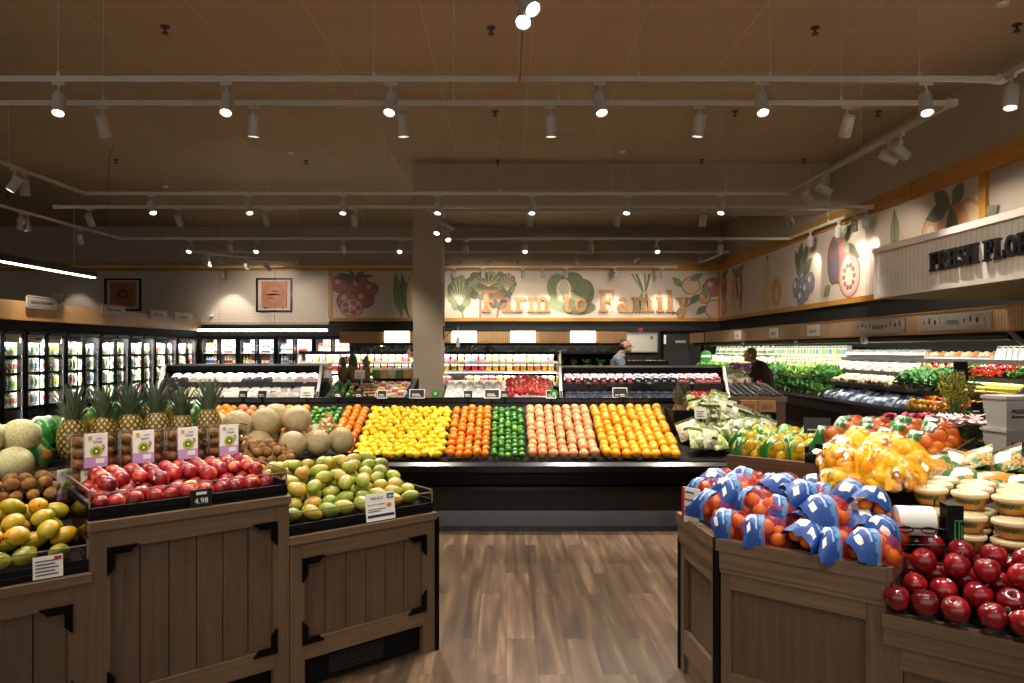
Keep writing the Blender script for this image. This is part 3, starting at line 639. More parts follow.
# ---- framed plaques on the chevron wall
def plaque(px0, px1, py0, py1, label, n):
    Y = YB-.09; x0, x1, z1, z0 = xat(px0, Y), xat(px1, Y), zat(py0, Y), zat(py1, Y); w, h = x1-x0, z1-z0
    r = empty('framed_plaque', (x0, Y+.035, z0), 0, label, 'sign', 'framed plaques on the chevron wall')
    mk('frame', MB().box(0, w, -.05, 0, 0, .05).box(0, w, -.05, 0, h-.05, h).box(0, .05, -.05, 0, .05, h-.05).box(w-.05, w, -.05, 0, .05, h-.05), BLACK, r)
    q = MB().box(.16, w-.16, -.04, -.01, .14, h-.1)
    mk('plaque', q, woodmat('plaque_wood', '96562c', 'b06c3a', 'X', 1), r)
    cx, cz, R0 = w/2, (h+.04)/2, (h-.36)/2
    e = MB()
    for rr in (R0, R0*.8): e.lathe([(rr-.006, 0), (rr+.006, 0), (rr+.006, .004), (rr-.006, .004), (rr-.006, 0)], 28, 0, T((cx, -.042, cz), rx=PI/2), sm=False)
    if n: 
        for k in range(3): e.box(cx-.2+.08*k, cx-.02+.08*k, -.046, -.04, cz-.13+.1*k, cz-.09+.1*k)
        e.box(cx-.2, cx+.2, -.046, -.04, cz-.03, cz+.02)
    else:
        for k in range(8): e.prism([(.06*math.cos(a+k*.785)+R0*.42*math.cos(k*.785), .06*math.sin(a+k*.785)+R0*.42*math.sin(k*.785)) for a in (0, 1.57, 3.14, 4.7)], 0, .004, 0, T((cx, -.042, cz), rx=PI/2))
        e.lathe([(.07, 0), (.1, 0), (.1, .004), (.07, .004), (.07, 0)], 16, 0, T((cx, -.042, cz), rx=PI/2), sm=False)
    mk('emblem', e, pm('burnt_line', '6a351c', .7), r)
    mk('fixing', MB().cyl((w*.25, -.045, .12), (w*.25, -.02, .12), .02).cyl((w*.75, -.045, .12), (w*.75, -.02, .12), .02), BLACK, r)
plaque(104.5, 141, 278.5, 311, 'black framed orange wood plaque with a round leafy emblem, left one', 0)
plaque(256, 292, 278, 312, 'black framed orange wood plaque with a round lettered emblem, right one', 1)
# small wall fittings
def wallbox(name, px0, px1, py0, py1, mat, label, cat, Y=YB-.06, t=.08, extra=None):
    r = MB().box(xat(px0, Y), xat(px1, Y), Y-t, Y, zat(py1, Y), zat(py0, Y))
    if extra: extra(r, Y)
    return mk(name, r, mat, label=label, cat=cat)
em_ = empty('emergency_light', at(58, 297, YB-.06), 0, 'cream twin-headed emergency light on the chevron wall', 'lamp')
mk('battery_box', MB().box(-.14, .14, -.1, 0, -.1, .1), pm('cream_plastic', 'cbbfae', .5), em_)
for s in (-1, 1): mk('lamp_head', MB().cyl((s*.2, -.06, .06), (s*.2, -.14, .03), .05, .065), pm('cream_plastic', 'cbbfae', .5), em_)
mk('wall_bell', MB().cyl(at(211, 315.5, YB-.06), at(211, 315.5, YB-.06)+Vector((0,-.07,0)), .08, .06).cyl(at(211, 315.5, YB-.14), at(211, 315.5, YB-.18), .03), pm('cream_plastic', 'cbbfae', .5), label='small round cream bell on the chevron wall', cat='bell')
wallbox('fire_alarm', 638, 642.5, 328, 332, pm('alarm_red', '8e1712', .4), 'small red fire alarm above the whiteboard', 'alarm', extra=lambda r, Y: r.box(xat(639.4, Y), xat(641.4, Y), Y-.12, Y-.08, zat(331.4, Y), zat(330, Y)))
nb = wallbox('notice_board', 626, 657, 333.5, 351.5, pm('whiteboard', 'b8b2a4', .3), 'cream whiteboard with a metal frame on the black wall', 'whiteboard', t=.03)
Y = YB-.09; b0 = (xat(626, Y), xat(657, Y), zat(351.5, Y), zat(333.5, Y))
mk('board_frame', MB().box(b0[0]-.02, b0[1]+.02, Y-.02, Y+.02, b0[2]-.03, b0[2]).box(b0[0]-.02, b0[1]+.02, Y-.02, Y+.02, b0[3], b0[3]+.03).box(b0[0]-.03, b0[0], Y-.02, Y+.02, b0[2], b0[3]).box(b0[1], b0[1]+.03, Y-.02, Y+.02, b0[2], b0[3]), STEEL, nb)
mk('printed_note', MB().box(xat(650, Y), xat(653, Y), Y-.014, Y-.002, zat(339, Y), zat(336, Y)), pm('grey_note', '6d6a66', .6), nb)
wallbox('safety_notice', 662, 666, 335, 344, CARD, 'narrow white and red notice beside the back door', 'sign', t=.02, extra=lambda r, Y: None)
# round green shop sign on a bracket, near the far right corner
gs = empty('round_sign', at(706, 356.5, 19.0), 0, 'round green sign with a white band hanging in the far right corner', 'sign')
mk('disc', MB().cyl((0, 0, 0), (0, .03, 0), .16, n=24).cyl((0, -.002, 0), (0, 0, 0), .15, n=24), pm('sign_green', '2f8a35', .5), gs)
mk('band', MB().box(-.125, .125, -.012, -.002, -.02, .04), WHITE, gs)
mk('pole', MB().cyl((-.02, .05, .1), (-.02, .05, .5), .02, mi=0).cyl((-.02, .05, .5), (-.02, .05, .62), .028), pm('pole_red', '8d1a20', .5), gs)
mk('bracket', MB().box(-.03, .25, .04, .06, .6, .62).tube([(.25, .05, .6), (.1, .05, .3)], .008), BLACK, gs)
# ---------------------------------------------------------------- small packages (one mesh per kind and colour)
def pouch(w, h, d, c1, c2, c3=None, tag=''):
    """filled bag: flat seal on top, printed band across the front"""
    mb = MB()
    def f(side):
        def g(u, v):
            t = math.sin(PI*u)**.6 * math.sin(PI*min(1, v*1.12+.02 if v < .9 else 1))**.6 if v < .88 else 0
            return Vector(((u-.5)*w, side*d*.5*t, v*h))
        return g
    if tag == '_greens': c1m = fm('leafbag_'+c1, [(0, '2c3814'), (.4, c3 or c1), (.6, '9aa068'), (.8, c1), (1, 'c4c49a')], 34, .3, .3, 60, detail=4)
    elif tag.startswith('_salad'): c1m = fm('saladbag_'+tag, [(0, '3a6a26'), (.38, c3 or c1), (.5, 'dfe4d2'), (1, 'eceee6')], 24, .3, .1, 60, detail=4)
    elif tag == '_carrot': c1m = fm('carrotbag_'+c1, [(0, '125222'), (.40, '257a34'), (.5, 'c8641c'), (.62, 'd8b070'), (.74, '257a34')], 22, .35, .1, 60, detail=3)
    else: c1m = pm('film_'+c1, c1, .3, var=.35, scale=26)
    def mm(i, j): return 1 if (j in (2, 3, 4) and (1 <= i <= 4 if tag != '_greens' else i in (2, 3) and j == 3)) else (2 if j == 7 else 0)
    mb.sheet(f(-1), 6, 8, mfn=mm); mb.sheet(lambda u, v: f(1)(1-u, v), 6, 8)
    return mb.mesh('pouch' + tag, [c1m, pm('film_'+c2, c2, .35, var=.15, scale=14), pm('film_'+(c3 or c1), c3 or c1, .3, var=.2)])
def bottle(r, h, c1, c2, c3):
    mb = MB().lathe([(r*.9, 0), (r, h*.04), (r, h*.22), (r, h*.52), (r*.98, h*.6), (r*.45, h*.8), (r*.4, h*.88), (r*.46, h*.88), (r*.46, h), (0, h)], 12, [0, 0, 1, 0, 0, 0, 2, 2, 2])
    return mb.mesh('bottle', [pm('liquid_'+c1, c1, .15), pm('film_'+c2, c2, .4), pm('cap_'+c3, c3, .4)])
def carton(w, d, h, c1, c2):
    mb = MB().box(-w/2, w/2, -d/2, d/2, 0, h).box(-w*.42, w*.42, -d/2-.002, -d/2, h*.25, h*.7, 1).box(-w*.42, w*.42, -d/2-.002, -d/2, h*.82, h*.94, 2)
    return mb.mesh('carton', [pm('film_'+c1, c1, .4), pm('film_'+c2, c2, .4), INK])
def cup(r, h, c, lid='f2f0ea', seed=0):
    q = random.Random(seed); mb = MB().lathe([(r*.8, 0), (r, h*.82)], 14, 0).lathe([(r*1.06, h*.8), (r*1.06, h*.9), (r*.98, h), (0, h)], 14, 1)
    for k in range(14):
        a = k*.45 + q.random(); mb.box(-.011, .011, -.008, .008, -.011, .011, 2, T((r*.86*math.cos(a), r*.86*math.sin(a), h*(.12+.6*q.random())), q.random()*3, q.random()))
    return mb.mesh('cup', [pm('fill_'+c, c, .35, var=.3, scale=40), pm('film_'+lid, lid, .3), pm('chunk_'+c, c, .3, var=.25, scale=30, rnd=.2)])
def tray(w, d, h, content, lid='film', seed=0, n=14):
    """shallow clear punnet: tray, visible fruit lumps, clear lid edge and a label"""
    q = random.Random(seed); mb = MB().box(-w/2, w/2, -d/2, d/2, 0, h*.45, 0)
    r = min(w, d)/5.4
    for k in range(n):
        mb.ball(((q.random()-.5)*(w-1.6*r), (q.random()-.5)*(d-1.6*r), h*.5+q.random()*h*.18), (r, r, r*.8), 8, 5, 1)
    mb.box(-w*.5, w*.5, -d*.5, -d*.46, h*.44, h*.52, 2); mb.box(-w*.5, w*.5, d*.46, d*.5, h*.44, h*.52, 2)
    mb.box(-w*.2, w*.2, -d*.5-.003, -d*.5, h*.08, h*.4, 3)
    return mb.mesh('punnet', [pm('tray_dark', '2a2a2c', .4) if lid == 'dark' else pm('tray_pale', 'd9dcd6', .3), pm('fill_'+content, content, .3, var=.3, scale=50, rnd=.2), pm('lid_edge', '7d8388', .2), CARD])
def wrap(w, d, h, c, c2, seed=0):
    """film-wrapped lump of produce on a pale tray"""
    q = random.Random(seed); mb = MB().box(-w/2, w/2, -d/2, d/2, 0, h*.25, 0)
    def f(u, v):
        x, y = (u-.5)*w, (v-.5)*d; e = (math.sin(PI*u)*math.sin(PI*v))**.45
        return Vector((x, y, h*.22 + h*.72*e*(.8+.2*q.random())))
    mb.sheet(f, 9, 7, mfn=lambda i, j: 2 if (3 <= i <= 5 and 2 <= j <= 4) else 1)
    return mb.mesh('wrapped_tray', [pm('tray_white', 'e6e6e2', .4), pm('film_'+c, c, .22, var=.3, scale=40, rnd=.15), pm('film_'+c2, c2, .4)])
def greens(w, h, c1, c2, seed=0, n=34, stalk=None):
    """bunch of leafy greens: crumpled leaves fanning out of tied stalks"""
    q = random.Random(seed); mb = MB()
    for k in range(5): mb.cyl((q.uniform(-.01,.01), q.uniform(-.01,.01), 0), (q.uniform(-.03,.03), q.uniform(-.03,.03), h*.45), .007, .005, 6, 2)
    for k in range(n):
        a = q.random()*2*PI; rr = w*.5*math.sqrt(q.random()); z = h*(.3+.55*q.random()); L = w*(.22+.2*q.random()); tl = q.uniform(.2, 1.2); yaw = a + q.uniform(-.5,.5)
        M = T((rr*math.cos(a)*.6, rr*math.sin(a)*.6, z), rz=yaw) @ T(ry=-tl)
        mb.sheet(lambda u, v: Vector((u*L, (v-.5)*L*.8*math.sin(PI*min(1, .15+u*.85)), L*.16*math.sin(7*v+k)*u + .1*L*math.sin(5*u+k))), 4, 4, mi=0 if q.random() < .6 else 1, M=M)
    return mb.mesh('leafy_bunch', [pm('leaf_'+c1, c1, .5, var=.3, scale=30, rnd=.2), pm('leaf_'+c2, c2, .5, var=.3, scale=30, rnd=.2), pm('stalk_'+(stalk or 'dfe5c4'), stalk or 'dfe5c4', .5)])
def card_sign(name, w, h, loc, rz, label, cat, frame=True, lines=3, head=None, tilt=.25, group='price cards', dark=True, text=None):
    """a price card in a holder standing on a clip"""
    r = empty(name, loc, rz, label, cat, group)
    mk('card', MB().box(-w/2, w/2, -.004, 0, 0, h), pm('slate_card', '17181a', .4) if dark else CARD, r, rot=(-tilt, 0, 0))
    mb = MB()
    if text: text_mb(mb, text, h*.5, T((0, -.006, h*.28)) @ UP, ext=.001)
    else:
        for k in range(lines): mb.box(-w*.36, w*(.3-.12*(k % 2)), -.007, -.004, h*(.18+.22*k), h*((.28 if dark else .23)+.22*k))
    mk('writing', mb, pm('chalk_white', 'd9d9d4', .6) if dark else pm('ink_grey', '55585c', .6), r, rot=(-tilt, 0, 0))
    if frame: mk('holder', MB().box(-w/2-.008, w/2+.008, -.006, .002, -.008, 0).box(-w/2-.008, w/2+.008, -.006, .002, h, h+.008).box(-w/2-.008, -w/2, -.006, .002, 0, h).box(w/2, w/2+.008, -.006, .002, 0, h), WHITE, r, rot=(-tilt, 0, 0))
    mk('clip', MB().box(-.012, .012, 0, .012, -.05, .02), BLACK, r)
    return r
PROTO = {}
def put(key, maker, name, loc, rz, label, cat, group, sc=1, rot=None):
    if key not in PROTO: PROTO[key] = maker()
    return ob(name, PROTO[key], None, loc, rot or (0,0,rz), sc, label, cat, group)
def area(loc, rot, sx, sy, e, col=(1,.95,.86), name='case_light'):
    li = bpy.data.lights.new(name, 'AREA'); li.shape = 'RECTANGLE'; li.size = sx; li.size_y = sy; li.energy = e*KCASE; li.color = col
    o = bpy.data.objects.new(name, li); COL.objects.link(o); o.location = loc; o.rotation_euler = rot; return o
# ---------------------------------------------------------------- glass-door coolers along the left
XL = -8.7
sal = [('e9eee2','5d8f3a','7fae4c'), ('f0f0ea','3f7d35','d8dfcf'), ('dfe7d6','d8b23a','4d8a35'), ('f2efe9','b8323c','6ea044'), ('eef0ec','3c64a8','88b25a'), ('f4f2ee','caa0c8','93b763')]
names = ['green and white', 'pale green', 'yellow-labelled', 'red-labelled', 'blue-labelled', 'lilac-labelled']
for u in range(7):
    y0 = 11.82 + 1.2*u; w = 1.18
    r = empty('glass_door_cooler', (XL, y0, 0), 0, '%s black glass-door cooler from the near end of the left wall' % od(u), 'cooler', 'glass-door coolers along the left')
    # frame open towards +x
    mk('cabinet', MB().box(-.9, 0, 0, .03, 0, 2.02).box(-.9, 0, w-.03, w, 0, 2.02).box(-.9, -.87, .03, w-.03, 0, 2.02).box(-.87, -.02, .03, w-.03, .0, .28).box(-.87, 0, .03, w-.03, 1.94, 2.02), MATTE, r)
    mk('interior_back', MB().box(-.868, -.86, .03, w-.03, .28, 1.94), pm('case_white', 'd5d6d2', .5), r)
    for s in (.29, .60, .91, 1.22, 1.53):
        mk('shelf', MB().box(-.8, -.02, .035, w-.035, s, s+.02).box(-.02, -.012, .035, w-.035, s-.01, s+.025, 1), [MATTE, RAIL], r)
    if u < 2: mk('header_sign', MB().box(-.05, -.03, .05, w-.05, 1.78, 1.93).box(-.03, -.028, .35, .75, 1.83, 1.88, 1), [pm('header_cream', 'b7aea0', .5), INK], r)
    for k in range(2):
        a, b = .01 + k*w/2, (k+1)*w/2 - .01
        d = mk('door', MB().box(.0, .03, a, a+.035, .22, 1.98).box(0, .03, b-.035, b, .22, 1.98).box(0, .05, a+.05, b-.05, .22, .28).box(0, .05, a+.05, b-.05, 1.93, 1.98), BLACK, r)
        mk('pane', MB().box(.02, .026, a+.05, b-.05, .28, 1.93), DOORG, d)
        mk('handle', MB().tube([(.05, b-.03 if k == 0 else a+.03, .85), (.1, b-.03 if k == 0 else a+.03, .9), (.1, b-.03 if k == 0 else a+.03, 1.3), (.05, b-.03 if k == 0 else a+.03, 1.35)], .012, 6), BLACK, d)
        for si, s in enumerate((.62, .93, 1.24, 1.55)):
            npk = 4
            for q in range(npk):
                c = (u*2 + k + si*3 + (q//2)*2) % 6
                yy = y0 + a + .02 + (q+.5)*(b-a-.04)/npk
                put(('salad', c), lambda: pouch(.148, .27, .06, *sal[c], tag='_salad%d' % c), 'salad_bag', (XL-.115, yy, s), PI/2,
                    '%s bag, %s from left, %s shelf up, %s cooler door on the left' % (names[c], od(q), od(si), od(u*2+k)), 'packaged salad', 'bags behind the left cooler doors', sc=.95+.08*R.random())
    area((XL-.06, y0+w/2, 1.92), (0, math.radians(14), 0), .04, 1.05, 1.6)
    area((XL-.015, y0+w/2, 1.1), (0, math.radians(90), 0), 1.5, .04, .45)
    for ye in (.05, w-.05): area((XL-.01, y0+ye, 1.1), (0, math.radians(90), math.radians(25 if ye < .5 else -25)), 1.5, .03, .3)
# fascia over the coolers
fa = empty('cooler_fascia', (XL, 11.8, 0), 0, 'long slatted wood fascia above the left coolers', 'fascia')
mk('slat_board', MB().box(-.1, .12, -2.0, 8.46, 2.2, 2.52), SLATY, fa)
mk('black_header', MB().box(-.9, .04, -2.0, 8.46, 2.02, 2.2), MATTE, fa)
mk('top_edge', MB().box(-.11, .14, -2.0, 8.46, 2.18, 2.205), TRIMY, fa)
for k, (px0, px1, s) in enumerate([(26, 55, 'SALADS & VEGETABLES'), (101, 124, 'FRESH SALADS'), (150, 166, 'VEGETABLES'), (174, 192, 'ORGANICS')]):
    Y0 = FPX*(XL+.14)/((px0-VX)); Y1 = FPX*(XL+.14)/((px1-VX))
    r = empty('hanging_category_sign', (XL+.15, Y0, 2.44), PI/2, '%s clear-framed category sign from the left on the cooler fascia' % od(k), 'sign', 'category signs on the cooler fascia')
    L = Y1-Y0
    mk('plate', MB().box(0, L, -.012, 0, 0, .16), pm('sign_smoke', '8d8578', .3), r)
    mk('sign_frame', MB().box(-.02, L+.02, -.014, .0, -.03, -.015).box(-.02, L+.02, -.014, 0, .175, .19).box(-.02, -.008, -.014, 0, -.03, .19).box(L+.008, L+.02, -.014, 0, -.03, .19), pm('sign_edge', 'b5aa9a', .3), r)
    mk('writing', text_mb(MB(), s, .085 if k else .08, T((L/2, -.014, .05)) @ UP @ Matrix.Diagonal((min(1, L/(len(s)*.056)), 1, 1, 1)), ext=.001), INK, r)
# ---------------------------------------------------------------- glass-door coolers across the back left
YK = 20.35
colb = [('dfe6ee','3a62a8','2c4f93'), ('f3f0ea','c23b34','ffffff'), ('e2c37a','f0ece0','d9a23a'), ('b64a34','f3e9d8','7c2418'), ('f0ead8','7aa2cf','f0f0f0'), ('3c3a52','d8d2c8','a33838')]
for u in range(4):
    x0 = -8.62 + u*1.07; w = 1.05
    r = empty('glass_door_cooler', (x0, YK, 0), 0, '%s bright glass-door cooler from the left across the back wall' % od(u), 'cooler', 'glass-door coolers across the back')
    mk('cabinet', MB().box(0, .03, 0, .85, 0, 2.05).box(w-.03, w, 0, .85, 0, 2.05).box(.03, w-.03, .82, .85, 0, 2.05).box(.03, w-.03, .02, .82, 0, .25).box(.03, w-.03, 0, .82, 1.96, 2.05), MATTE, r)
    mk('interior_back', MB().box(.03, w-.03, .81, .82, .25, 1.96), pm('case_white', 'd5d6d2', .5), r)
    for s in (.5, .85, 1.2, 1.55): mk('shelf', MB().box(.035, w-.035, .1, .8, s, s+.02), pm('shelf_white', 'd8d6d0', .4), r)
    for k in range(2):
        a, b = .01+k*w/2, (k+1)*w/2-.01
        d = mk('door', MB().box(a, a+.045, -.05, 0, .2, 2.0).box(b-.045, b, -.05, 0, .2, 2.0).box(a+.045, b-.045, -.05, 0, .2, .25).box(a+.045, b-.045, -.05, 0, 1.95, 2.0), BLACK, r)
        mk('pane', MB().box(a+.045, b-.045, -.03, -.024, .25, 1.95), DOORG, d)
        mk('handle', MB().tube([((b if k == 0 else a), -.05, .9), ((b if k == 0 else a), -.09, .95), ((b if k == 0 else a), -.09, 1.3), ((b if k == 0 else a), -.05, 1.35)], .01, 6), STEEL, d)
        for si, s in enumerate((1.22, 1.57)):
            for q in range(5):
                c = (u*2 + k + si*2 + q//3) % 6
                if u == 3: c = 3 if si else 2
                put(('juice', c), lambda: bottle(.042, .27, *colb[c]), 'juice_bottle', (x0+a+.09+q*(b-a-.18)/4, YK+.17, s), 0,
                    '%s bottle from the left on the %s shelf, %s cooler door across the back' % (od(q), ('second' if si == 0 else 'top'), od(u*2+k)), 'bottle', 'bottles behind the back cooler doors')
    area((x0+w/2, YK+.06, 1.93), (math.radians(25), 0, 0), .9, .04, 1.1)
cl = empty('cornice_light', (-8.6, YK-.28, 2.2), 0, 'long bright tube light above the back left coolers', 'lamp')
mk('tube', MB().cyl((0, 0, 0), (3.62, 0, 0), .035, n=10), em('tube_glow_back', 'fff8ee', 5), cl)
mk('channel', MB().box(0, 3.62, -.04, .04, .035, .07).box(0, 3.62, .03, .3, .06, .08), BLACK, cl)
# ---------------------------------------------------------------- open case along the back wall, centre
YO = 20.35
r = empty('refrigerated_case', (-4.2, YO, 0), 0, 'long open black produce case along the back wall under the lit fascia', 'display case')
L = 7.55
mk('cabinet', MB().extx([(-.6, 0), (.8, 0), (.8, 2.18), (-.35, 2.18), (-.35, 2.1), (.7, 2.1), (.7, .9), (-.6, .75)], 0, L), MATTE, r)
for k, (yy, z) in enumerate(((-.15, 1.14), (.0, 1.56))): mk('shelf', MB().box(.02, L-.02, yy, .72, z, z+.025).box(.02, L-.02, yy-.02, yy, z-.02, z+.05, 1), [MATTE, RAIL], r)
mk('canopy', MB().box(0, L, -.36, .1, 1.78, 1.84), BLACK, r)
fb = empty('case_fascia', (-4.62, YO-.38, 1.84), 0, 'lit slatted wood fascia along the back produce case', 'fascia')
mk('slat_board', MB().box(0, 7.98, -.02, .02, 0, .32), SLATX, fb)
for k, px in enumerate((397, 464, 523, 583)):
    x = xat(px, YO-.42)
    q = empty('lit_sign', (x, YO-.41, 1.86), 0, '%s glowing white sign panel from the left on the back fascia' % od(k), 'sign', 'glowing panels on the back fascia')
    mk('panel', MB().box(-.34, .34, -.03, 0, 0, .31), LITSIGN, q)
    mk('panel_edge', MB().box(-.35, .35, -.028, .004, -.012, 0).box(-.35, .35, -.028, .004, .31, .322), WHITE, q)
gcol = [('5c8f35','3f6f28'), ('86a93f','587f2c'), ('3f6b2b','6c9a3e')]
for i in range(26):
    x = -4.1 + i*.285
    if i < 12:
        c = i % 3; put(('gb', c), lambda: greens(.26, .2, *gcol[c], seed=c, n=16), 'leafy_bunch', (x, YO+.06, 1.585), R.random()*6, '%s leafy green bunch from the left on the top back-wall shelf' % od(i), 'greens', 'greens on the top back-wall shelf')
    else:
        c = i % 4; cc = [('efe9dc','d98a3a'), ('d9a860','f3efe6'), ('f2f0ea','cfd6cc'), ('e7d9b8','b8503a')][c]
        put(('tb', c), lambda: wrap(.24, .2, .14, *cc, seed=c), 'wrapped_tray', (x, YO+.08, 1.585), 0, '%s film-wrapped tray from the left on the top back-wall shelf' % od(i-12), 'packaged produce', 'trays on the top back-wall shelf')
area((-.4, YO+.0, 2.06), (math.radians(15), 0, 0), 7.3, .06, 5)
# plain produce on the lower decks of that case, mostly hidden behind nearer displays
for i in range(20):
    c = i % 3
    put(('gb', c), lambda: greens(.26, .2, *gcol[c], seed=c, n=16), 'leafy_bunch', (-4.0+i*.37, YO-.0, 1.165), R.random()*6, '%s leafy bunch from the left on the lower back-wall shelf' % od(i), 'greens', 'greens on the lower back-wall shelf')
# ---------------------------------------------------------------- grab and go case behind the column
YM = 15.5
r = empty('refrigerated_case', (-4.45, YM, 0), 0, 'low open case of fruit cups behind the column', 'display case')
L = 5.6
mk('cabinet', MB().extx([(-.25, 0), (.75, 0), (.75, 1.62), (.0, 1.62), (-.02, 1.56), (.66, 1.56), (.66, .5), (-.25, .8)], 0, L), MATTE, r)
for k, (yy, z) in enumerate(((-.2, .93), (-.1, 1.19), (.0, 1.40))): mk('shelf', MB().box(.02, L-.02, yy, .66, z-.02, z).box(.02, L-.02, yy-.015, yy, z-.04, z+.015, 1), [pm('shelf_white', 'd8d6d0', .4), pm('price_strip', 'dcdad4', .4)], r)
for xe in (-.03, L): mk('end_panel', MB().extx([(-.27, 0), (.76, 0), (.76, 1.64), (-.02, 1.64), (-.27, .85)], xe, xe+.03), pm('end_panel_pale', '8c8478', .4), r)
cc_ = ['e9b23a','f2c94a','ea8a2c','f0a63a','d8424a','c5303c','f3d98a','f1e4c0','a6b84a']
seq = [0,7,4,4,3,1,1,1,6,6,0,6,6,4,5,5,6,1,1,4,4,4]
for row, (yy, z, n, x0, x1) in enumerate([(-.1, .93, 34, -4.35, 1.05), (0.0, 1.19, 36, -4.35, 1.05), (.1, 1.40, 36, -4.35, 1.05)]):
    for i in range(n):
        x = x0 + (x1-x0)*(i+.5)/n
        if x < -1.95:
            c = [6, 8, 4, 0, 7, 8, 5, 1][(i*3+row*2) % 8]
        else:
            c = [2,3,2,2,3,1,0,6,5,4,4,1,0,1,6][i % 15] if row == 1 else seq[i % len(seq)]
        put(('cup', c), lambda: cup(.062, .15, cc_[c], seed=c), 'fruit_cup', (x, YM+yy, z), 0,
            '%s fruit cup from the left on the %s shelf of the case behind the column' % (od(i), ('bottom','middle','top')[row]), 'fruit cup', 'fruit cups behind the column', sc=1.0 if row else 1.1)
area((-1.65, YM-.0, 1.54), (math.radians(20), 0, 0), 5.4, .04, 3.5)
area((-1.65, YM-.2, 1.17), (math.radians(10), 0, 0), 5.4, .03, 1.2)
# produce scale hung from the column
sc_ = empty('hanging_scale', (-1.22, 13.95, 0), 0, 'hanging produce scale with a wire basket beside the column', 'scale')
zz = lambda py: zat(py, 13.95); xx = lambda px: xat(px, 13.95)+1.22
mk('bracket', MB().box(-.0, .02, -.02, .02, zz(340), zz(326)).tube([(0, 0, zz(327)), (xx(458), 0, zz(327))], .012).tube([(.02, 0, zz(337)), (xx(456), 0, zz(328))], .008), BLACK, sc_)
mk('scale_body', MB().cyl((xx(458), 0, zz(327)), (xx(458), 0, zz(337)), .006).box(xx(458)-.03, xx(458)+.03, -.03, .03, zz(347), zz(337)).cyl((xx(458), -.04, zz(341)), (xx(458), -.03, zz(341)), .045), pm('scale_cream', 'd7c9b0', .4), sc_)
mk('yoke', MB().tube([(xx(452.5), 0, zz(372)), (xx(458), 0, zz(348)), (xx(464), 0, zz(372))], .006), STEEL, sc_)
mk('basket', MB().lathe([(.08, 0), (.14, .1), (.15, .1), (.09, -.008), (0, -.008)], 16, 0, T((xx(458.3), 0, zz(380)))), pm('basket_dark', '3a3128', .5), sc_)
# ---------------------------------------------------------------- fruit meshes
def sphere_fruit(name, r, mat, flat=.94, dimple=.08, stem=None, nu=18, nv=12):
    mb = MB()
    def f(p):
        z = p.z*flat
        h = math.hypot(p.x, p.y)
        if p.z > .6: z -= dimple*math.exp(-(h/.28)**2)
        if p.z < -.7: z += dimple*.5*math.exp(-(h/.3)**2)
        return Vector((p.x, p.y, z))
    mb.ball((0,0,0), r, nu, nv, 0, fn=f)
    mats = [mat]
    if stem: mb.cyl((0,0,r*(flat-dimple-.02)), (0,0,r*(flat-dimple+.06)), r*.09, r*.07, 6, 1); mats.append(stem)
    return mb.mesh(name, mats)
STEMG = pm('stem_button', '6b7a3a', .6); STEMB = pm('stem_brown', '4b3524', .7)
ORM = fm('orange_peel', [(0, 'f08a10'), (.5, 'f79a1c'), (1, 'fbae34')], 10, .34, .25, 420)
MAM = fm('mandarin_peel', [(0, 'e96f10'), (.5, 'f27f17'), (1, 'f6932a')], 10, .34, .25, 420)
GFM = fm('grapefruit_peel', [(0, 'e0845a'), (.5, 'eb9c68'), (1, 'f0b482')], 12, .36, .2, 380)
LEM = fm('lemon_peel', [(0, 'f2b90a'), (.5, 'f8cb18'), (1, 'fbdc4c')], 10, .32, .25, 420)
LIM = fm('lime_peel', [(0, '1f5c1c'), (.5, '347a28'), (1, '8aa83a')], 16, .3, .2, 420)
MANG = fm('mango_skin', [(0, '5f7a24'), (.4, '949a34'), (.7, 'b89c40'), (1, 'b85a3a')], 7, .38, .12, 300, lo=.28, hi=.74)
MANY = fm('yellow_mango_skin', [(0, '747f22'), (.4, 'a39822'), (.7, 'c99a1c'), (1, 'd68c14')], 6, .38, .1, 300, lo=.3, hi=.68)
NECT = fm('nectarine_skin', [(0, '4a0c18'), (.42, '84101c'), (.6, 'a62424'), (.76, 'cc6030'), (1, 'e2a850')], 13, .28, .05, 300, coat=.3, lo=.28, hi=.73, detail=3)
APPL = fm('apple_skin', [(0, '480810'), (.5, '820e18'), (.8, 'a61a22'), (1, 'c85a3a')], 11, .2, .05, 200, coat=.6, lo=.28, hi=.76, detail=4)
KIWI = fm('kiwi_skin', [(0, '6a4826'), (.5, '8e663c'), (1, 'aa8450')], 40, .8, .5, 500, spec=.2)
def veinmat(name, a, b_, net, sc):
    m, nt, b, out = newmat(name)
    tc = N(nt, 'ShaderNodeTexCoord'); no = N(nt, 'ShaderNodeTexNoise'); no.inputs['Scale'].default_value = 40
    nt.links.new(tc.outputs['Object'], no.inputs['Vector'])
    va = N(nt, 'ShaderNodeVectorMath', operation='MULTIPLY_ADD'); va.inputs[1].default_value = (.02, .02, .02)
    nt.links.new(no.outputs['Color'], va.inputs[0]); nt.links.new(tc.outputs['Object'], va.inputs[2])
    v = N(nt, 'ShaderNodeTexVoronoi', feature='DISTANCE_TO_EDGE'); v.inputs['Scale'].default_value = sc; nt.links.new(va.outputs[0], v.inputs['Vector'])
    r = ramp(nt, [(0, net), (.05, net), (.14, a), (1, b_)]); nt.links.new(v.outputs['Distance'], r.inputs[0]); nt.links.new(r.outputs[0], b.inputs['Base Color'])
    bp = N(nt, 'ShaderNodeBump'); bp.invert = True; bp.inputs['Strength'].default_value = .5; bp.inputs['Distance'].default_value = .003
    nt.links.new(v.outputs['Distance'], bp.inputs['Height']); nt.links.new(bp.outputs[0], b.inputs['Normal']); b.inputs['Roughness'].default_value = .65
    return m
CANT = veinmat('cantaloupe_rind', 'b09868', '9c8a5c', 'c8b890', 95)
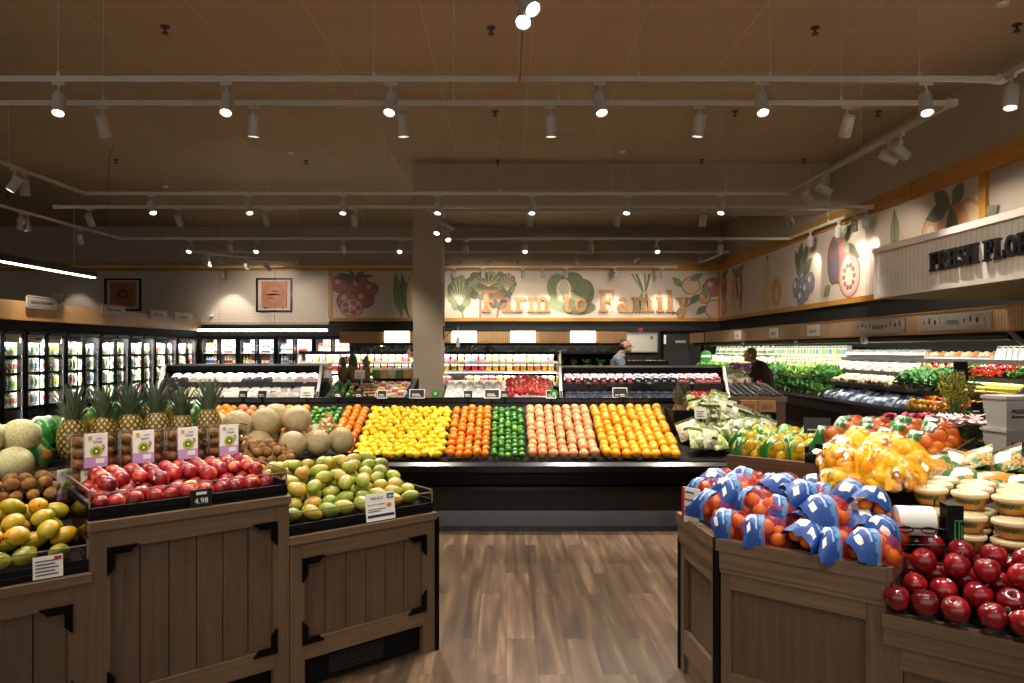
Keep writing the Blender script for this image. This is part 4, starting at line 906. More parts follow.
HONE = veinmat('honeydew_rind', 'b4b07c', 'a8a468', 'cac494', 70)
G_OR = sphere_fruit('orange', .046, ORM, .96, .05, STEMG, 16, 10)
G_MA = sphere_fruit('mandarin', .042, MAM, .86, .06, STEMG, 16, 10)
G_GF = sphere_fruit('grapefruit', .047, GFM, .92, .05, STEMG, 16, 10)
G_NE = sphere_fruit('nectarine', .036, NECT, .95, .16, None, 20, 14)
def apple():
    def f(p):
        h = math.hypot(p.x, p.y); w = 1 - .14*(1-p.z)*.5 + .025*math.cos(5*math.atan2(p.y, p.x))*(p.z < 0)
        z = p.z*.98 - (.26*math.exp(-(h/.3)**2) if p.z > 0 else -.16*math.exp(-(h/.28)**2))
        return Vector((p.x*w, p.y*w, z))
    return MB().ball((0,0,0), .051, 22, 16, 0, fn=f).mesh('apple', APPL)
G_AP = apple(); G_APS = MB().tube([(0,0,.028), (.002,.001,.04), (.007,.003,.053)], [.0022,.002,.003], 6).mesh('stem', STEMB)
G_LE = MB().lathe([(0,-.046),(.007,-.044),(.011,-.04),(.022,-.033),(.031,-.02),(.0345,0),(.031,.02),(.022,.033),(.012,.04),(.008,.046),(0,.048)], 14).mesh('lemon', LEM)
G_LI = MB().lathe([(0,-.037),(.009,-.034),(.022,-.024),(.03,-.009),(.031,.004),(.025,.02),(.012,.03),(.006,.036),(0,.037)], 12).mesh('lime', LIM)
def mango(name, L, W, mat):
    def f(p):
        t = (p.x+1)/2; w = 1 - .22*max(0, t-.45)*1.6
        return Vector((p.x, p.y*w*.92 + .16*p.x*p.x*(1 if p.x > 0 else .3), p.z*w*.8))
    return MB().ball((0,0,0), (L/2, W/2, W/2), 18, 12, 0, fn=f).cyl((-L*.48, .004, 0), (-L*.52, .006, 0), .004, .003, 6, 1).mesh(name, [mat, STEMB])
G_MG = mango('mango', .108, .088, MANG); G_MY = mango('yellow_mango', .105, .086, MANY)
G_KI = MB().ball((0,0,0), (.033, .026, .026), 14, 10).cyl((.0325,0,0), (.035,0,0), .004, .003, 6, 1).mesh('kiwi', [KIWI, STEMB])
def melon(name, r, mat, ribs):
    def f(p):
        a = math.atan2(p.y, p.x); h = math.hypot(p.x, p.y); k = 1 + ribs*math.cos(10*a)*h
        return Vector((p.x*k, p.y*k, p.z*1.06 - .05*math.exp(-(h/.15)**2)*(1 if p.z > 0 else -1)))
    return MB().ball((0,0,0), r, 40, 24, 0, fn=f).cyl((0,0,r*1.0), (0,0,r*1.03), r*.1, r*.08, 8, 1).mesh(name, [mat, pm('melon_scar', 'b5a57c', .8)])
G_CA = melon('cantaloupe', .083, CANT, .012); G_HO = melon('honeydew', .082, HONE, .004)
def rr(k=1): return (R.uniform(-PI, PI)*k, R.uniform(-PI, PI)*k, R.uniform(-PI, PI))
def fruit(mesh, loc, rot, label, cat, group, sc=1, sub=None):
    o = ob(mesh.name.split('.')[0], mesh, None, loc, rot, sc, label, cat, group)
    if sub: ob(sub.name.split('.')[0], sub, o)
    return o
# ---------------------------------------------------------------- citrus case
X0, X1 = -3.25, 2.16
cc = empty('citrus_case', (0, 6.5, 0), 0, 'long low black refrigerated case holding the sloped citrus display', 'display case')
mk('case_body', MB().extx([(.36, .02), (.36, .16), (.27, .16), (.2, .36), (.1, .40), (.1, .60), (.12, .62), (1.3, 1.03), (1.42, 1.08), (1.45, 1.08), (1.45, .02)], X0, X1), BLACK, cc)
mk('bumper', MB().extx([(.02, .53), (0, .545), (0, .60), (.03, .63), (.10, .63), (.10, .53)], X0-.01, X1+.01), RAIL, cc)
mk('bumper', MB().extx([(.1, .35), (.07, .36), (.07, .40), (.11, .42), (.2, .42), (.2, .35)], X0-.01, X1+.01), RAIL, cc)
mk('lower_panel', MB().extx([(.20, .17), (.19, .345), (.21, .345), (.23, .17)], X0, X1), pm('case_navy_black', '06070b', .3, var=.3, scale=2), cc)
mk('kick_plate', MB().extx([(.25, 0), (.25, .145), (.27, .16), (.36, .16), (.36, 0)], X0+.01, X1-.01).extx([(.243, .09), (.243, .10), (.26, .10), (.26, .09)], X0, X1), pm('kick_steel', '7d828c', .35, metal=.4, var=.1), cc)
mk('front_lip', MB().extx([(.07, .63), (.07, .665), (.075, .665), (.075, .63)], X0, X1), ACRYL, cc)
mk('end_panel', MB().extx([(.1, .02), (.06, .42), (.06, .62), (.12, .74), (1.46, 1.16), (1.46, .02)], X1, X1+.03), BLACK, cc)
mk('end_panel', MB().extx([(.1, .02), (.06, .42), (.06, .62), (.12, .74), (1.46, 1.16), (1.46, .02)], X0-.03, X0), BLACK, cc)
mk('back_rail', MB().box(X0-.03, X1+.1, 1.3, 1.36, 1.0, 1.135).box(X0-.03, X1+.1, 1.285, 1.3, 1.085, 1.125, 1), [BLACK, RAIL], cc)
# citrus slope in world coordinates
SA = math.atan2(.39, 1.05); SO = Vector((0, 6.6, .64)); SU = Vector((0, math.cos(SA), math.sin(SA))); SNn = Vector((0, -math.sin(SA), math.cos(SA)))
mk('sloped_tray', MB().add([(X0, .09, .635), (X1, .09, .635), (X1, 1.28, 1.07), (X0, 1.28, 1.07)], [(0,1,2,3)]), MATTE, cc)
for xd in (-2.03, -1.69, -1.41, -.56, -.145, .19, .865, 1.62):
    mk('divider', MB().add([(xd-.003, .14, .705), (xd-.003, 1.27, 1.075), (xd-.003, 1.27, 1.10), (xd-.003, .14, .735), (xd+.003, .14, .705), (xd+.003, 1.27, 1.075), (xd+.003, 1.27, 1.10), (xd+.003, .14, .735)], [(0,1,2,3),(4,7,6,5),(3,2,6,7),(0,3,7,4)]), ACRYL, cc)
def slope(mesh, x0, x1, nc, nr, r, lab, cat, rows=None, rot=None, sq=.0, skip=None, rz0=0, extra=0):
    du = (x1-x0)/nc; dv = 1.05/nr; q = random.Random(nc*nr+int(x0*10))
    for j in range(nr):
        if rows and j < rows: continue
        for i in range(nc):
            off = (.5*du*(j % 2) - .25*du) if mesh is G_LE else 0
            x = x0 + (i+.5)*du + off*.8 + q.uniform(-1,1)*du*(.16 if mesh is G_LE else .06)
            if x < x0+r*.8 or x > x1-r*.6: x = min(max(x, x0+r*.8), x1-r*.6)
            p = SO + SU*((j+.35)*dv + q.uniform(-1,1)*dv*.06) + SNn*(r*1.0 + q.random()*.012 + (.012 if (i+j) % 3 == 0 else 0)); p.x = x
            s = 1 + q.uniform(-.05, .05)
            fruit(mesh, p, rot(q) if rot else (q.uniform(-3,3), q.uniform(-3,3), q.uniform(-3,3)), '%s, row %d from the front, %s from left' % (lab, j+1, od(i)), cat, 'citrus: rows of ' + lab, s)
lay = lambda q: (q.uniform(-.3,.3), PI/2+q.uniform(-.5,.5), q.uniform(-PI, PI))
slope(G_LE, -1.40, -.57, 12, 13, .0365, 'yellow lemon in the citrus case', 'lemon', rot=lay)
slope(G_MA, -.55, -.15, 5, 11, .039, 'small deep orange mandarin, citrus case', 'mandarin')
slope(G_LI, -.14, .18, 5, 13, .031, 'green lime in the citrus case', 'lime', rot=lay)
slope(G_GF, .20, .855, 7, 11, .047, 'pink grapefruit in the citrus case', 'grapefruit')
slope(G_OR, .875, 1.61, 8, 12, .046, 'large orange, right end of citrus case', 'orange')
slope(G_MA, -1.68, -1.42, 3, 12, .038, 'mandarin left of the lemons, citrus case', 'mandarin')
slope(G_LI, -2.02, -1.70, 5, 13, .031, 'green lime, left part of citrus case', 'lime', rot=lay, rows=4)
slope(G_OR, -2.38, -2.04, 4, 11, .045, 'orange beside the left limes, citrus case', 'orange', rows=5)
slope(G_GF, -2.78, -2.40, 4, 10, .046, 'grapefruit behind the cantaloupes, citrus case', 'grapefruit', rows=5)
slope(G_OR, -3.12, -2.80, 4, 11, .045, 'orange, far left of citrus case', 'orange', rows=6)
for k in range(2): fruit(G_LI, (-3.16+.035*k, 7.5+.06*k, 1.03+.02*k), lay(R), 'green lime at the far left end of the citrus, %s of two' % ('nearer', 'farther')[k], 'lime', 'limes at the far left end')
# price cards clipped on the back rail
for k, (px, dark, lab) in enumerate([(243, 1, 'behind the left oranges'), (262, 1, 'behind the left grapefruit'), (307, 0, 'large white, behind the left oranges'), (338, 1, 'above the left limes'), (359, 1, 'above the mandarins'), (382, 1, 'above the left lemons'),
        (417, 1, 'in front of the column'), (468, 1, 'above the mandarins by the column'), (505, 1, 'above the limes'), (551, 1, 'above the grapefruit'), (623, 1, 'above the right oranges'), (492, 1, 'with a thick white frame above the limes')]):
    Y = 7.77
    w, h = (.09, .075) if dark else (.14, .12)
    if k in (6, 11): w, h = .15, .085
    card_sign('price_card', w, h, (xat(px, Y), Y, 1.135), 0, ('black chalk price card ' if dark else 'printed price card ') + lab, 'price card', frame=(k in (5, 6, 9, 11)), lines=2, dark=bool(dark))
for k, px in enumerate((435.5, 554)):
    r = empty('round_tag', (xat(px, 7.77), 7.77, 1.135), 0, 'round green tag on the black rail, %s one' % ('left', 'right')[k], 'tag', 'round green tags on the rail')
    mk('disc', MB().cyl((0, 0, .045), (0, .008, .045), .045, n=20), pm('sign_green', '2f8a35', .5), r)
    mk('emblem', MB().prism([(.02*math.cos(a), .045+.022*math.sin(a)) for a in [k2*PI/3 for k2 in range(6)]], 0, .002, 0, T((0, -.002, 0), rx=PI/2)), pm('tag_pale', 'b9d8b0', .5), r)
# ---------------------------------------------------------------- right end of the citrus case: bagged salads and pineapples
def leaf_mb(mb, M, L, w, curl, mi=0):
    mb.sheet(lambda u, v: Vector(((v-.5)*w*math.sin(PI*min(1, .35+.65*u))*(1.0 if u < .98 else .2), -curl*u*u*L + .12*w*(1-abs(2*v-1)), u*L*(1-.25*curl*u))), 2, 5, mi=mi, M=M) if False else mb.sheet(lambda u, v: Vector(((u-.5)*w*max(.04, math.cos(PI/2*v**1.6)), -curl*v*v*L - .25*w*(1-(2*u-1)**2), v*L*(1-.2*curl*v))), 2, 5, mi=mi, M=M)
PINE = None
def pineapple_meshes(seed):
    q = random.Random(seed)
    nu, nv = 40, 22; H_ = .19; rb = .062
    def body(u, v):
        a = 2*PI*u; t = v
        prof = rb*(math.sin(PI*min(1, .12+.8*t))**.5) if True else 0
        s1 = abs(math.sin(6*a + 17*t)); s2 = abs(math.sin(-6*a + 17*t)); b = .006*min(s1, s2)**.5
        rr_ = (prof if v > .0 else 0) + b
        return Vector((rr_*math.cos(a), rr_*math.sin(a), H_*t))
    mb = MB().sheet(body, 72, 40); mb.cyl((0,0,.0), (0,0,.01), .045, n=12)
    bm_ = mb.mesh('body', PINEM)
    cr = MB()
    for k in range(46):
        a = k*2.4; t = k/46; tilt = .52*(1-t) + .02 + q.uniform(-.1,.1); L = .06 + .09*min(1, t*1.6) + q.uniform(-.01,.012)
        leaf_mb(cr, T((0,0,H_-.008+.028*t), rz=a) @ T((0, -.022*(1-t)-.004, 0), rx=tilt), L, .02, .14)
    return bm_, cr.mesh('crown', pm('pineapple_leaf', '5a6850', .55, var=.35, scale=25, rnd=.15))
def pinemat():
    m, nt, b, out = newmat('pineapple_skin')
    tc = N(nt, 'ShaderNodeTexCoord'); sp_ = N(nt, 'ShaderNodeSeparateXYZ'); nt.links.new(tc.outputs['Object'], sp_.inputs[0])
    at_ = N(nt, 'ShaderNodeMath', operation='ARCTAN2'); nt.links.new(sp_.outputs[1], at_.inputs[0]); nt.links.new(sp_.outputs[0], at_.inputs[1])
    outs = []
    for s in (6, -6):
        m1 = N(nt, 'ShaderNodeMath', operation='MULTIPLY'); m1.inputs[1].default_value = s; nt.links.new(at_.outputs[0], m1.inputs[0])
        m2 = N(nt, 'ShaderNodeMath', operation='MULTIPLY_ADD'); m2.inputs[1].default_value = 17/.19; nt.links.new(sp_.outputs[2], m2.inputs[0]); nt.links.new(m1.outputs[0], m2.inputs[2])
        sn = N(nt, 'ShaderNodeMath', operation='SINE'); nt.links.new(m2.outputs[0], sn.inputs[0])
        ab = N(nt, 'ShaderNodeMath', operation='ABSOLUTE'); nt.links.new(sn.outputs[0], ab.inputs[0]); outs.append(ab)
    mn = N(nt, 'ShaderNodeMath', operation='MINIMUM'); nt.links.new(outs[0].outputs[0], mn.inputs[0]); nt.links.new(outs[1].outputs[0], mn.inputs[1])
    r = ramp(nt, [(0, '26260f'), (.35, '4e4a1c'), (.6, '8a6a2a'), (.85, 'b08a44'), (1, 'c0a468')]); nt.links.new(mn.outputs[0], r.inputs[0]); nt.links.new(r.outputs[0], b.inputs['Base Color'])
    b.inputs['Roughness'].default_value = .55; return m
PINEM = pinemat()
PINES = [pineapple_meshes(s) for s in (1, 2, 3)]
def pineapple(k, loc, rz, label, group, sc=1):
    b_, c = PINES[k % 3]
    r = empty('pineapple', loc, rz, label, 'pineapple', group); r.scale = (sc, sc, sc)
    ob('body', b_, r); ob('crown', c, r); return r
box_ = mk('wire_crate', MB().box(1.64, 1.86, 7.05, 7.45, .86, .875).box(1.64, 1.65, 7.05, 7.45, .875, 1.06).box(1.85, 1.86, 7.05, 7.45, .875, 1.06).box(1.65, 1.85, 7.05, 7.06, .875, 1.06).box(1.65, 1.85, 7.44, 7.45, .875, 1.06), MATTE, label='black crate holding the pineapples at the right end of the citrus case', cat='crate')
for k, (x, y, z) in enumerate([(1.72, 7.16, .93), (1.80, 7.36, .99)]): pineapple(k, (x, y, z), k*1.3, 'pineapple at the right end of the citrus case, %s of two' % ('front', 'rear')[k], 'pineapples beside the right oranges', .98)
card_sign('price_card', .12, .11, (1.9, 7.02, .98), .1, 'white price card beside the pineapples and bagged salads', 'price card', frame=False, dark=False, lines=3)
q = random.Random(5)
sbag = [('d9dcc0','f0efe4','7f9a4a'), ('c4cf96','2d2d2d','e4e2cf'), ('dfe0c8','d9a92e','8aa04e'), ('a9bf6a','ece9da','3a3a38')]
k = 0
for row, (y, z, n) in enumerate([(6.66, .73, 5), (6.86, .80, 5), (7.06, .90, 5), (7.26, .98, 4), (7.46, 1.03, 3)]):
    for i in range(n):
        x = 1.70 + (.09 if row < 2 else .22) + i*.115 - .03*(row % 2)
        if x > 2.28: continue
        c = k % 4; k += 1
        put(('sb', c), lambda: pouch(.19, .22, .1, *sbag[c], tag='_greens'), 'salad_bag', (x, y, z), 0, 'bagged salad right of the oranges, row %d from the front, %s from left' % (row+1, od(i)), 'packaged salad', 'bagged salads beside the oranges', rot=(-.6+q.uniform(-.3,.3), q.uniform(-.4,.4), q.uniform(-.5,.5)))
# side shelf outside the case end that carries the rest of the bags
mk('salad_stand', MB().box(2.2, 2.55, 6.75, 7.7, 0, .82).box(2.2, 2.56, 6.74, 6.76, .82, .88), MATTE, label='black stand beside the right end of the citrus case', cat='stand')
for i in range(10):
    c = i % 4
    ob('salad_bag', PROTO[('sb', c)], None, (2.28+.17*(i % 2)+q.uniform(-.02,.02), 6.84+.17*(i//2), .84), (-.5+q.uniform(-.3,.3), q.uniform(-.4,.4), q.uniform(-.5,.5)), 1, 'bagged salad, %s from the front on the black stand beside the citrus case' % od(i), 'packaged salad', 'bagged salads on the black stand')
# ---------------------------------------------------------------- island cases behind the citrus
def island(x0, x1, y0, label, tiers, canopy, ends=(1, 1), d=.72):
    """black multideck island: tiers = list of (y offset, z) shelf fronts"""
    r = empty('island_case', (x0, y0, 0), 0, label, 'display case', 'island cases behind the citrus'); L = x1-x0
    mk('case_body', MB().extx([(0, 0), (d, 0), (d, canopy), (d-.06, canopy), (d-.06, .8), (0, .8)], 0, L), MATTE, r)
    mk('canopy', MB().extx([(.3, canopy-.035), (.3, canopy+.025), (d, canopy+.04), (d, canopy)], -.02, L+.02), BLACK, r)
    for yy, z in tiers: mk('shelf', MB().extx([(yy, z-.03), (yy, z-.005), (yy+.2, z+.07), (yy+.2, z+.045)], 0, L).box(0, L, yy-.012, yy, z-.05, z+.03, 1), [MATTE, RAIL], r)
    for s, on in ((0, ends[0]), (L, ends[1])):
        if on: mk('end_panel', MB().extx([(-.02, .7), (-.02, 1.0), (.28, canopy+.03), (d, canopy+.05), (d, .7)], s-.012, s+.012), pm('dark_glass_panel', '1c1d1e', .15), r); mk('end_trim', MB().extx([(-.06, .9), (-.03, .9), (.29, canopy+.04), (.26, canopy+.04)], s-.016, s+.016), WHITE, r)
    area((x0+L/2, y0+.31, canopy-.05), (math.radians(-12), 0, 0), L*.95, .04, .36*L/2)
    return r
YI = 8.15
# A: pale packaged produce on the left
xa0, xa1 = xat(160, 8.3), xat(319, 8.3)
island(xa0, xa1, YI, 'black island case of film-wrapped pale produce on the left', [(.0, 1.09), (.20, 1.25)], 1.44)
wc = [('d4cec4','b89c98'), ('c8c6ac','94a470'), ('d8ccca','b88a96'), ('bcb8b4','5a5a60'), ('3a3238','7a7078'), ('d0a8b0','b04a60')]
q = random.Random(9)
for t, (yy, z) in enumerate([(.0, 1.09), (.20, 1.25)]):
    for row in range(2):
        n = 14
        for i in range(n):
            f = i/n; x = xa0+.06 + (xa1-xa0-.12)*(i+.5)/n
            c = (5 if f > .85 and t else (4 if (.45 < f < .65 and row == 0 and t) or (f < .1) else (1 if f < .3 else q.choice((0, 2, 0, 3)))))
            put(('wr', c), lambda: wrap(.15, .115, .09, *wc[c], seed=c+3), 'wrapped_tray', (x, YI+yy+.055+.105*row, z+.02+.036*row), 0,
                'film-wrapped tray, %s from the left, %s row of the %s tier, left island case' % (od(i), od(row), ('lower', 'upper')[t]), 'packaged produce', 'film-wrapped trays on the left island', rot=(.29, 0, q.uniform(-.15,.15)))
# B: open stand with roots, peppers and a few pineapples
xb0, xb1 = xat(326, 8.3), xat(411, 8.3)
r = empty('produce_stand', (xb0, YI, 0), 0, 'low black stand of loose produce left of the column', 'stand')
mk('stand_body', MB().extx([(0, 0), (.9, 0), (.9, 1.30), (.85, 1.30), (.6, 1.25), (.0, 1.08)], 0, xb1-xb0), MATTE, r); mk('front_lip', MB().box(0, xb1-xb0, -.015, 0, .9, 1.1), RAIL, r)
GING = fm('ginger_skin', [(0, 'a8834e'), (1, 'd2b27a')], 30, .7, .3)
def ginger(seed):
    q = random.Random(seed); mb = MB(); 
    for k in range(5): mb.ball((q.uniform(-.05,.05), q.uniform(-.025,.025), q.uniform(0,.015)), (q.uniform(.018,.035), .017, .015), 9, 6)
    return mb.mesh('ginger_root', GING)
GI = [ginger(s) for s in (1, 2)]
PEPY = fm('pepper_yellow', [(0, 'dcae1c'), (1, 'f0cc3c')], 8, .25, .05, coat=.4); PEPR = fm('pepper_red', [(0, '9c0f12'), (1, 'c9261e')], 8, .25, .05, coat=.4)
PEPO = fm('pepper_orange', [(0, 'e07012'), (1, 'f09028')], 8, .25, .05, coat=.4); PEPG = fm('pepper_green', [(0, '2d5f1e'), (1, '4d8a30')], 8, .25, .05, coat=.4)
def pepper(name, mat):
    def f(p):
        a = math.atan2(p.y, p.x); h = math.hypot(p.x, p.y); k = (1 + .1*math.cos(4*a)*min(1, h*2))*(.82+.18*p.z)
        return Vector((p.x*k, p.y*k, p.z - .3*math.exp(-(h/.3)**2)*(p.z > 0)))
    return MB().ball((0,0,0), (.042,.042,.05), 20, 12, 0, fn=f).tube([(0,0,.034),(.004,0,.05),(.012,.003,.062)], .006, 6, 1).mesh(name, [mat, STEMG])
PEP = {'yellow': pepper('bell_pepper', PEPY), 'red': pepper('bell_pepper', PEPR), 'orange': pepper('bell_pepper', PEPO), 'green': pepper('bell_pepper', PEPG)}
for j in range(5):
    for i in range(10):
        x = xb0+.06+(xb1-xb0-.12)*(i+.5)/10 + q.uniform(-.01,.01); p = (x, YI+.06+.1*j, 1.12+.028*j)
        f = i/10 + j*.03
        if f < .28: fruit(G_LI, (p[0], p[1], p[2]+.01), lay(q), 'green lime on the produce stand, %s from the left in row %d' % (od(i), j+1), 'lime', 'limes on the produce stand')
        elif f < .6: fruit(GI[(i+j) % 2], p, (0, 0, q.uniform(-3,3)), 'knobbly ginger root, %s from the left in row %d of the produce stand' % (od(i), j+1), 'ginger', 'ginger on the produce stand')
        else:
            put(('wr2', (i+j) % 3), lambda: tray(.085, .09, .05, ('d23c30', 'e8dcc6', 'e2b53a')[(i+j) % 3], seed=i), 'punnet', p, 0, 'small punnet on the produce stand, %s from the left in row %d' % (od(i), j+1), 'punnet', 'punnets on the produce stand', rot=(.19, 0, 0))
for k in range(4): pineapple(k, (xb0+.08+.14*k if k < 3 else xb0+.16, YI+.66+(.12 if k == 3 else 0), 1.27+(.02 if k == 3 else 0)), k, 'pineapple on the produce stand left of the column, %s from the left' % od(k), 'pineapples left of the column', .95)
card_sign('price_card', .12, .11, (xb0+.3, YI+.58, 1.3), 0, 'white price card among the pineapples left of the column', 'price card', frame=False, dark=False, lines=3)
for i in range(7):
    c = i % 3
    put(('tub', c), lambda: cup(.07, .13, ('6f8a4a', 'd8a05a', 'c8cdb0')[c], seed=c+20), 'salad_tub', (xb0+.48+.075*i*1.25, YI+.78, 1.30), 0, 'clear salad tub, %s from the left on the produce stand' % od(i), 'salad tub', 'salad tubs on the produce stand') if xb0+.48+.094*i < xb1-.05 else None
# C: cut fruit and strawberries behind a sneeze guard, right of the column
xc0, xc1 = xat(443, 8.3), xat(556, 8.3)
r = empty('produce_stand', (xc0, YI, 0), 0, 'cut fruit stand with a clear guard right of the column', 'stand')
mk('stand_body', MB().extx([(0, 0), (.75, 0), (.75, 1.27), (.7, 1.27), (.0, 1.07)], 0, xc1-xc0), MATTE, r)
mk('ice_bed', MB().extx([(.02, 1.075), (.69, 1.265), (.69, 1.28), (.02, 1.09)], .02, xc1-xc0-.02), pm('ice_white', 'e3e5e4', .4, bump=.4), r)
mk('sneeze_guard', MB().box(.02, .7, .55, .56, 1.24, 1.36).box(.0, .006, .1, .7, 1.1, 1.36), ACRYL, r)
mk('guard_rail', MB().box(0, .72, .53, .58, 1.36, 1.375).box(0, .02, .54, .57, 1.1, 1.36), WHITE, r)
STRB = fm('strawberry_skin', [(0, 'b3141a'), (.6, 'd8322a'), (1, 'ee7a58')], 30, .3, .3, 500)
G_ST = MB().lathe([(0,-.03),(.012,-.024),(.022,-.006),(.026,.01),(.021,.02),(0,.022)], 12).cyl((0,0,.02),(0,0,.024),.018,.004,6,1).mesh('strawberry', [STRB, STEMG])
ml = [('f0e6da','e2a86a'), ('ece4df','c94a5e'), ('e9ebe2','8fae5c'), ('f1ece6','d8d2cc')]
for j in range(4):
    for i in range(6):
        c = (i*2+j) % 4
        put(('ml', c), lambda: wrap(.105, .11, .085, *ml[c], seed=c+40), 'cut_fruit_pack', (xc0+.07+.112*i - (.0 if i < 6 else 0), YI+.08+.13*j, 1.095+.035*j), 0, 'pale cut fruit pack, %s from the left in row %d right of the column' % (od(i), j+1), 'cut fruit', 'cut fruit packs right of the column', rot=(.26, 0, 0))
for j in range(8):
    for i in range(11):
        x = xc0+.72+(xc1-xc0-.76)*(i+.5)/11; h = .03+.05*math.sin(PI*(i+.5)/11)+.022*j
        if q.random() < .1*(i < 3)*(8-j)/4: continue
        fruit(G_ST, (x+q.uniform(-.01,.01), YI+.05+.075*j, 1.09+h), (q.uniform(-3,3), q.uniform(-3,3), 0), 'red strawberry, %s from the left in row %d of the heap right of the column' % (od(i), j+1), 'strawberry', 'strawberries in the heap right of the column', 1.15)
# D: berries
xd0, xd1 = xat(560, 8.4), xat(724, 8.4)
island(xd0, xd1, YI, 'black island case of berry punnets behind the oranges', [(.0, 1.08), (.20, 1.23)], 1.42, ends=(1, 1))
bc = {'raspberry': 'a02838', 'blackberry': '241a24', 'blueberry': '2c3650', 'strawberry': 'c02a22', 'grape': '8c9a4e'}
for t, (yy, z) in enumerate([(.0, 1.08), (.20, 1.23)]):
    for row in range(2):
        for lay_ in range(2 if t else 1):
            n = 18
            for i in range(n):
                f = i/n; kind = ('raspberry' if f < .4 else 'blackberry' if f < .72 else 'strawberry') if t else ('blueberry' if f < .75 else 'strawberry')
                x = xd0+.05+(xd1-xd0-.1)*(i+.5)/n
                put(('pun', kind), lambda: tray(.098, .1, .05, bc[kind], 'dark' if kind != 'strawberry' else 'film', seed=len(kind), n=12), 'berry_punnet', (x, YI+yy+.055+.1*row, z+.015+.034*row+.05*lay_), 0,
                    '%s punnet, %s from the left, row %d%s, %s tier of the berry case' % (kind, od(i), row+1, ' top layer' if lay_ else '', ('lower', 'upper')[t]), 'punnet', 'berry punnets in the island case', rot=(.29, 0, 0))
for k, px in enumerate((589, 650, 693)): card_sign('price_card', .07, .06, (xat(px, 8.3), 8.32, 1.25), 0, 'small round-backed price tag on the berry shelf, %s from the left' % od(k), 'price card', frame=False, lines=2)
card_sign('price_card', .15, .1, (xat(620, 8.1), 8.1, 1.12), 0, 'white framed black card in front of the berries', 'price card', frame=True, lines=1)
# ---------------------------------------------------------------- front fruit stands, left
AL = math.radians(40.13)
def fr(origin, a):
    o = Vector((origin[0], origin[1], 0)); e = Vector((math.cos(a), math.sin(a), 0)); m = Vector((-math.sin(a), math.cos(a), 0))
    return lambda u, v, z: o + e*u + m*v + Vector((0, 0, z))
BRK = [(0,0),(.115,0),(.085,-.03),(.028,-.03),(.028,-.03),(.028,-.085),(.0,-.115)]
def brk(sx, sz, x, z):
    mb = MB(); poly = [(x+sx*a, z+sz*b) for a, b in BRK if True]
    if sx*sz < 0: poly = poly[::-1]
    mb.prism(poly, 0, .012, 0, T((0, -.001, 0), rx=PI/2))
    for a, b in ((.014,-.09),(.014,-.014),(.085,-.014)): mb.cyl((x+sx*a, -.013, z+sz*b), (x+sx*a, -.017, z+sz*b), .006, n=6)
    return mb
def wood_stand(origin, a, w, h, depth, label, tiers, right_strip=True, v1=.5, z1=.18):
    r = empty('fruit_stand', (origin[0], origin[1], 0), a, label, 'fruit stand', 'wooden fruit stands')
    mk('side_panel', MB().box(.004, .03, .03, depth, 0, h), BINW, r); mk('side_panel', MB().box(w-.03, w-.004, .03, depth, 0, h), BINW, r)
    mk('back_panel', MB().box(.03, w-.03, depth-.03, depth, 0, h), BINW, r)
    mk('stile', MB().box(0, .075, 0, .035, 0, h-.035), BINW, r); mk('stile', MB().box(w-.075, w, 0, .035, 0, h-.035), BINW, r)
    mk('top_rail', MB().box(.075, w-.075, 0, .035, h-.12, h-.035), BINH, r); mk('bottom_rail', MB().box(.075, w-.075, 0, .035, .16, .25), BINH, r)
    mk('top_ledge', MB().box(-.005, w+.005, -.015, .06, h-.035, h), BINH, r)
    pl = MB(); n = 6; pw = (w-.15)/n
    for k in range(n): pl.box(.075+k*pw+.0025, .075+(k+1)*pw-.0025, .018, .03, .25, h-.12)
    pl.box(.075, w-.075, .03, .034, .25, h-.12, 1); mk('plank_panel', pl, [BIND, MATTE], r)
    for sx, sz, x, z in ((1, 1, .06, h-.11), (-1, 1, w-.06, h-.11), (1, -1, .06, .235), (-1, -1, w-.06, .235)): mk('corner_bracket', brk(sx, sz, x, z), BLACK, r)
    kp = MB().box(.075, w-.075, .06, .07, 0, .16)
    g = mk('kick_plate', kp, MATTE, r)
    gr = MB()
    for k in range(26): gr.box(w*.28+.012*k, w*.28+.012*k+.004, .056, .06, .03, .12)
    for k in range(5): gr.box(w*.28, w*.28+.31, .056, .06, .03+.022*k, .034+.022*k)
    mk('vent_grille', gr, pm('grille_grey', '3c3a38', .5, metal=.5), g)
    if right_strip: mk('edge_strip', MB().box(w-.002, w+.028, -.002, .05, 0, h-.03), BLACK, r)
    # product tray
    tr = MB().box(.0, w, .02, .035, h, h+.05).box(.0, .014, .035, v1+.02, h, h+.07).box(w-.014, w, .035, v1+.02, h, h+.07).box(.0, w, .012, .02, h+.022, h+.03, 1)
    tr.add([(0,.03,h+.01),(w,.03,h+.01),(w,v1,h+z1),(0,v1,h+z1)], [(0,1,2,3)])
    mk('black_tray', tr, [MATTE, RAIL], r)
    mk('clear_guard', MB().box(.0, w, .022, .027, h+.05, h+.105).box(.0, .005, .027, v1, h+.05, h+.12).box(w-.005, w, .027, v1, h+.05, h+.12), ACRYL, r)
    mk('guard_edge_highlight', MB().box(.0, w, .021, .028, h+.105, h+.109).box(.0, .006, .027, v1, h+.12, h+.124).box(w-.006, w, .027, v1, h+.12, h+.124).box(0, .006, .021, .027, h+.05, h+.12).box(w-.006, w, .021, .027, h+.05, h+.12), pm('acrylic_edge_highlight', '7a756c', .25), r)  # opaque strips: edge highlights of the clear guard, put into colour
    ti = MB()
    for v0, v2, z in tiers: ti.box(.01, w-.01, v0, v2, .1, z).box(0, w, v0-.01, v0, z-.05, z+.02)
    mk('riser', ti, MATTE, r)
    return r
W_ = .83
O1 = (-1.025, 3.415); O2 = (-1.663, 2.877); O3 = (-2.298, 2.342)
